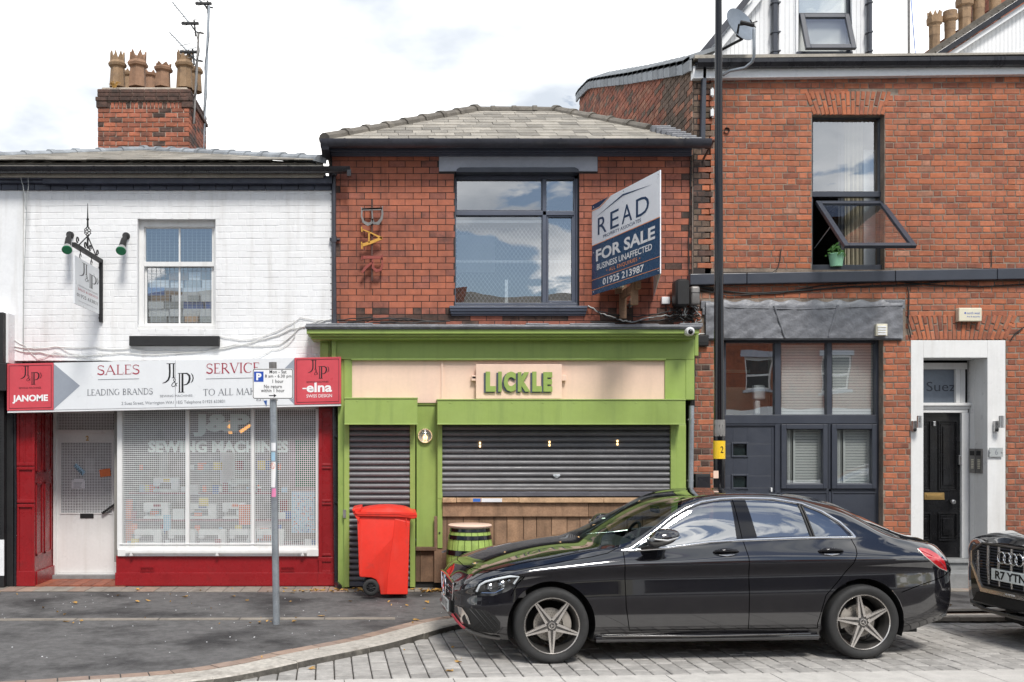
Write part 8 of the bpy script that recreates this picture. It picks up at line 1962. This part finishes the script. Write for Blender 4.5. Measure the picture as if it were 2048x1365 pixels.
def suv():
    AU = dict(name='black_suv_car', label='black sports utility car with octagonal grille partly cut off by the right edge', hw=.965, u0=-.90, u1=3.95, sig=.035, mats=dict(paint=M['carp']),
     curves=dict(
      hb=[(-.90,.66),(-.87,.76),(-.80,.85),(-.68,.91),(-.4,.955),(0,.965),(2.9,.965),(3.4,.94),(3.75,.85),(3.95,.68)],
      zs=[(-.90,.34),(-.8,.27),(-.5,.24),(3.2,.25),(3.7,.34),(3.95,.45)],
      zc=[(-.90,.86),(-.7,.90),(0,.93),(2.9,.97),(3.6,.96),(3.95,.86)],
      hl=[(-.90,.60),(-.80,.77),(-.6,.84),(0,.88),(2.9,.87),(3.5,.80),(3.95,.60)],
      zb=[(-.90,.93),(-.75,.98),(-.4,1.02),(.4,1.08),(1,1.10),(2.9,1.12),(3.6,1.10),(3.95,.98)],
      hc=[(-.90,.42),(-.7,.62),(-.3,.70),(.3,.74),(.6,.80),(1.0,.77),(1.6,.70),(2.9,.68),(3.4,.70),(3.8,.62),(3.95,.5)],
      zk=[(-.90,.955),(-.7,1.02),(-.3,1.07),(.3,1.12),(.55,1.15),(.9,1.34),(1.2,1.50),(1.6,1.585),(2.2,1.60),(2.9,1.56),(3.3,1.44),(3.6,1.25),(3.8,1.13),(3.95,1.02)],
      zt=[(-.90,.98),(-.7,1.045),(-.3,1.095),(.3,1.14),(.45,1.17),(.7,1.32),(1.0,1.48),(1.35,1.59),(1.8,1.625),(2.4,1.63),(3.0,1.59),(3.4,1.47),(3.7,1.27),(3.85,1.16),(3.95,1.05)]),
     arches=[(0,.37,.43),(2.93,.37,.43)], central=(), lines=[([(.6,1.06),(.6,.5),(.66,.32),(1.8,.32),(1.8,1.1)],'uz',.0045)], trims=[], cabin=[('dashboard',(.75,1.2,.2,1.73,.8,1.1),M['trimg'],.05),('rear_seat_back',(2.6,2.9,.3,1.6,.6,1.25),M['trimg'],.05),('seat_back',(1.75,1.95,.3,.8,.6,1.25),M['trimg'],.06),('seat_back',(1.75,1.95,1.15,1.65,.6,1.25),M['trimg'],.06),('cabin_floor',(.5,3.0,.15,1.78,.25,.35),M['trimg'],.01)],
     regions=[('side_window',[(.85,1.14),(1.2,1.44),(1.6,1.54),(2.2,1.555),(2.8,1.52),(3.15,1.40),(3.3,1.17)],G['car'],'uz'),('headlight',[(-.80,.80),(-.62,.84),(-.45,.88),(-.42,.93),(-.6,.955),(-.80,.90)],G['lamp'],'uz'),('tail_light',[(3.5,.98),(3.9,.96),(3.9,1.02),(3.5,1.05)],M['tail'],'uz'),
       ('windscreen',[(.52,6.1),(.8,6.06),(1.2,6.1),(1.3,7),(1.32,8.01),(.44,8.01),(.46,7)],G['screen'],'uv'),('rear_screen',[(3.2,6.3),(3.15,8.01),(3.6,8.01),(3.55,6.4)],G['car'],'uv')])
    t, B, ob = build_car(AU); un = B.u0-.006; y0 = B.hw
    P = lambda y, z, o=0.: Vector((un-o-.0+abs(y)**3*.09, y0+y, z))
    gr = part_empty('grille', (un, y0, .7), t)
    oct_ = [(-.44,.955),(.44,.955),(.60,.86),(.60,.74),(.44,.52),(-.44,.52),(-.60,.74),(-.60,.86)]
    m = MB(); m.poly([P(y,z,.012) for y,z in oct_]); m.build('grille_back', M['blackm'], gr)
    m = MB(); q = [P(y,z,.03) for y,z in dens(oct_+[oct_[0]], .08, False)]; m.tube(q, .012, 6); m.build('grille_outline', M['alloy'], gr, smooth=60)
    # wide satin lower frame
    fr = [(-.64,.86),(-.64,.72),(-.47,.47),(.47,.47),(.64,.72),(.64,.86)]; fi = [(-.59,.86),(-.59,.735),(-.44,.525),(.44,.525),(.59,.735),(.59,.86)]
    m = MB()
    for i in range(5): m.prism([P(*fr[i],.035), P(*fr[i+1],.035), P(*fi[i+1],.028), P(*fi[i],.028)], (.03,0,0))
    m.build('grille_frame', M['alloyc'], gr)
    for z in [.56+i*.028 for i in range(14)]:
        w = .57 if z > .74 else .57-(.74-z)*.65; m = MB(); m.tube([P(-w,z,.022), P(-w/2,z,.022), P(0,z,.022), P(w/2,z,.022), P(w,z,.022)], .0065, 5); m.build('grille_slat', M['anth'], gr)
    for y in (-.50,-.34,-.18,.0,.18,.34,.50): m = MB(); m.tube([P(y,.94 if abs(y)<.4 else .88,.034), P(y,.75,.036), P(y*.97,.56,.034)], [.014,.016,.010], 6); m.build('grille_bar', M['alloyc'], gr, smooth=60)
    m = MB()
    for k in range(4): c = P((k-1.5)*.082, .845, .052); m.tube([c+Vector((0, math.cos(a)*.054, math.sin(a)*.054)) for a in [i*math.pi/14 for i in range(29)]], .0085, 8)
    m.build('ring_emblem', M['chrome'], gr, smooth=60)
    m = MB(); letter(m, 'e-tron', lambda x,y,o: P(.12-x*.001, .505-y*.001, .042), 40, -8, 170, 14, 0, .02); m.build('badge_lettering', M['inkw'], gr)
    pl = part_empty('number_plate', (un, y0, .67), t); m = MB(); m.box(un-.060, un-.050, y0-.26, y0+.26, .615, .728); m.build('plate', M['platew'], pl, bev=.004)
    m = MB(); letter(m, 'R7 YTN', lambda x,y,o: Vector((un-.062, y0+.20-x*.42, .712-y*.08)), 0, 0, 1, 1, 0, .03); m.build('lettering', M['ink'], pl)
    for side in (-1, 1):
        m = MB(); m.tube([B.pt(u, B.vz(u, z), side, .004) for u, z in ((-.80,.81),(-.66,.835),(-.5,.86))], .008, 6); m.build('daytime_light', M['inkw'], t)
        m = MB(); m.tube([B.pt(u, B.vz(u, z), side, -.03) for u, z in ((-.74,.87),(-.6,.90),(-.5,.91))], .02, 8); m.build('lamp_reflector', M['alu'], t)
        m = MB(); c = Vector((.95, y0+side*1.06, 1.14)); m.sphere(c, .1, 14, sc=(1.1,.9,.75)); m.tube([c, Vector((.95,y0+side*.86,1.08))], .025, 8); m.build('door_mirror', M['carp'], t, smooth=80)
    m = MB(); m.tube([Vector((B.u0+.14,y0-.84,.38)), Vector((un-.01+.06,y0-.70,.33)), Vector((un-.02,y0-.4,.30)), Vector((un-.025,y0,.295)), Vector((un-.02,y0+.4,.30)), Vector((un+.05,y0+.70,.33)), Vector((B.u0+.14,y0+.84,.38))], .022, 8); m.build('chin_trim', M['alloy'], t, smooth=60)
    m = MB(); m.prism([(un-.005,y0-.62,.36),(un-.005,y0+.62,.36),(un-.008,y0+.55,.455),(un-.008,y0-.55,.455)], (.03,0,0)); m.build('lower_intake', M['blackm'], t)
    for sg in (-1, 1): m = MB(); m.prism([P(sg*.5,.46,.01),P(sg*.66,.50,.0),P(sg*.68,.38,.0),P(sg*.5,.36,.01)], (.02,0,0)); m.build('side_intake', M['blackm'], t)
    for cu in (0, 2.93): wheel(t, (cu, -.005, .37), .37, -1, dict(), .3); wheel(t, (cu, 2*B.hw+.005, .37), .37, 1, dict(), .6)
    a = math.radians(5.0); t.rotation_euler = (0, 0, a); c, s = math.cos(a), math.sin(a); front = Vector((5.93, 9.74, 0)); L_ = Vector((B.u0*c - B.hw*s, B.u0*s + B.hw*c, 0)); t.location = front - L_
suv()

# ================================================================== the other side of the street (seen in reflections)
def opposite():
    Y = -9.5
    pv = MB(); pv.box(-30, 30, -11.8, -7.0, -.06, .08); tag(pv.build('far_pavement', M['asph']), kind='structure')
    rr = random.Random(12)
    for i, (x0, x1, h, wm, lab, base) in enumerate(((-22,-13,5.6,'brickB2','plain brown brick house across the street at the left end','white'),(-13,-6,5.9,'brickA2','dark red brick shop across the street opposite the sewing machine shop','anth'),(-6,1.5,5.4,'wwall2','white rendered shop across the street opposite the green shop','navy'),(1.5,9,5.7,'brickA2','red brick shop across the street opposite the parked saloon','cream'),(9,20,5.9,'brickB2','brown brick building across the street at the right end','white'))):
        t = thing('facing_shop_house', (x0, Y, .08), lab, 'building'); wl_ = [ ]
        nwin = int((x1-x0)/2.4); wx = [x0+(k+.5)*(x1-x0)/nwin for k in range(nwin)]
        m = MB(); zs_ = [0.08, 3.1, 3.8, 5.0, h]; m.box(x0, x1, Y-.25, Y, 3.1, 3.8); m.box(x0, x1, Y-.25, Y, 5.0, h)
        e = [x0]+[v for w in wx for v in (w-.5, w+.5)]+[x1]
        for a, b in zip(e[::2], e[1::2]): m.box(a, b, Y-.25, Y, 3.8, 5.0)
        m.box(x0, x1, Y-.3, Y-.26, .08, h); m.build('wall', M[wm], t)
        for w in wx:
            f = MB(); f.box(w-.5, w+.5, Y-.16, Y-.1, 3.8, 3.88); f.box(w-.5, w+.5, Y-.16, Y-.1, 4.92, 5.0); f.box(w-.5, w-.43, Y-.16, Y-.1, 3.88, 4.92); f.box(w+.43, w+.5, Y-.16, Y-.1, 3.88, 4.92); f.box(w-.43, w+.43, Y-.15, Y-.11, 4.36, 4.44); fo = f.build('window', M['white'], t)
            g = MB(); g.box(w-.43, w+.43, Y-.13, Y-.12, 3.88, 4.92); g.build('pane', M['piano'], fo)
            s = MB(); s.box(w-.6, w+.6, Y-.1, Y+.08, 3.7, 3.8); s.box(w-.62, w+.62, Y-.05, Y+.02, 5.0, 5.2); s.build('sill_and_lintel', M['lint'], t)
        s = MB(); s.box(x0+.1, x1-.1, Y-.02, Y+.22, 2.6, 3.15); s.build('fascia', M[base] if base != 'white' else M['sign'], t)
        s = MB(); s.box(x0, x0+.35, Y-.25, Y+.1, .08, 2.6); s.box(x1-.35, x1, Y-.25, Y+.1, .08, 2.6); s.box(x0, x1, Y-.25, Y+.05, .08, .6); s.build('shopfront', M[base], t)
        g = MB(); g.box(x0+.35, x1-.35, Y-.12, Y-.1, .6, 2.6); g.build('shop_pane', M['piano'], t)
        gg = MB(); gutter_run(gg, x0, x1, Y+.02, h+.05, .06); gg.build('gutter', M['gut'], t)
        r_ = MB(); r_.prism([(x0, Y+.1, h), (x0, Y-4.0, h+2.1), (x0, Y-8, h)], (x1-x0, 0, 0)); r_.build('roof', M['tile'], t)
        c_ = MB(); c_.box(x0+.2, x0+1.3, Y-4.0, Y-3.2, h+.8, h+2.2); c_.build('chimney', M['brickC'], t)
opposite()
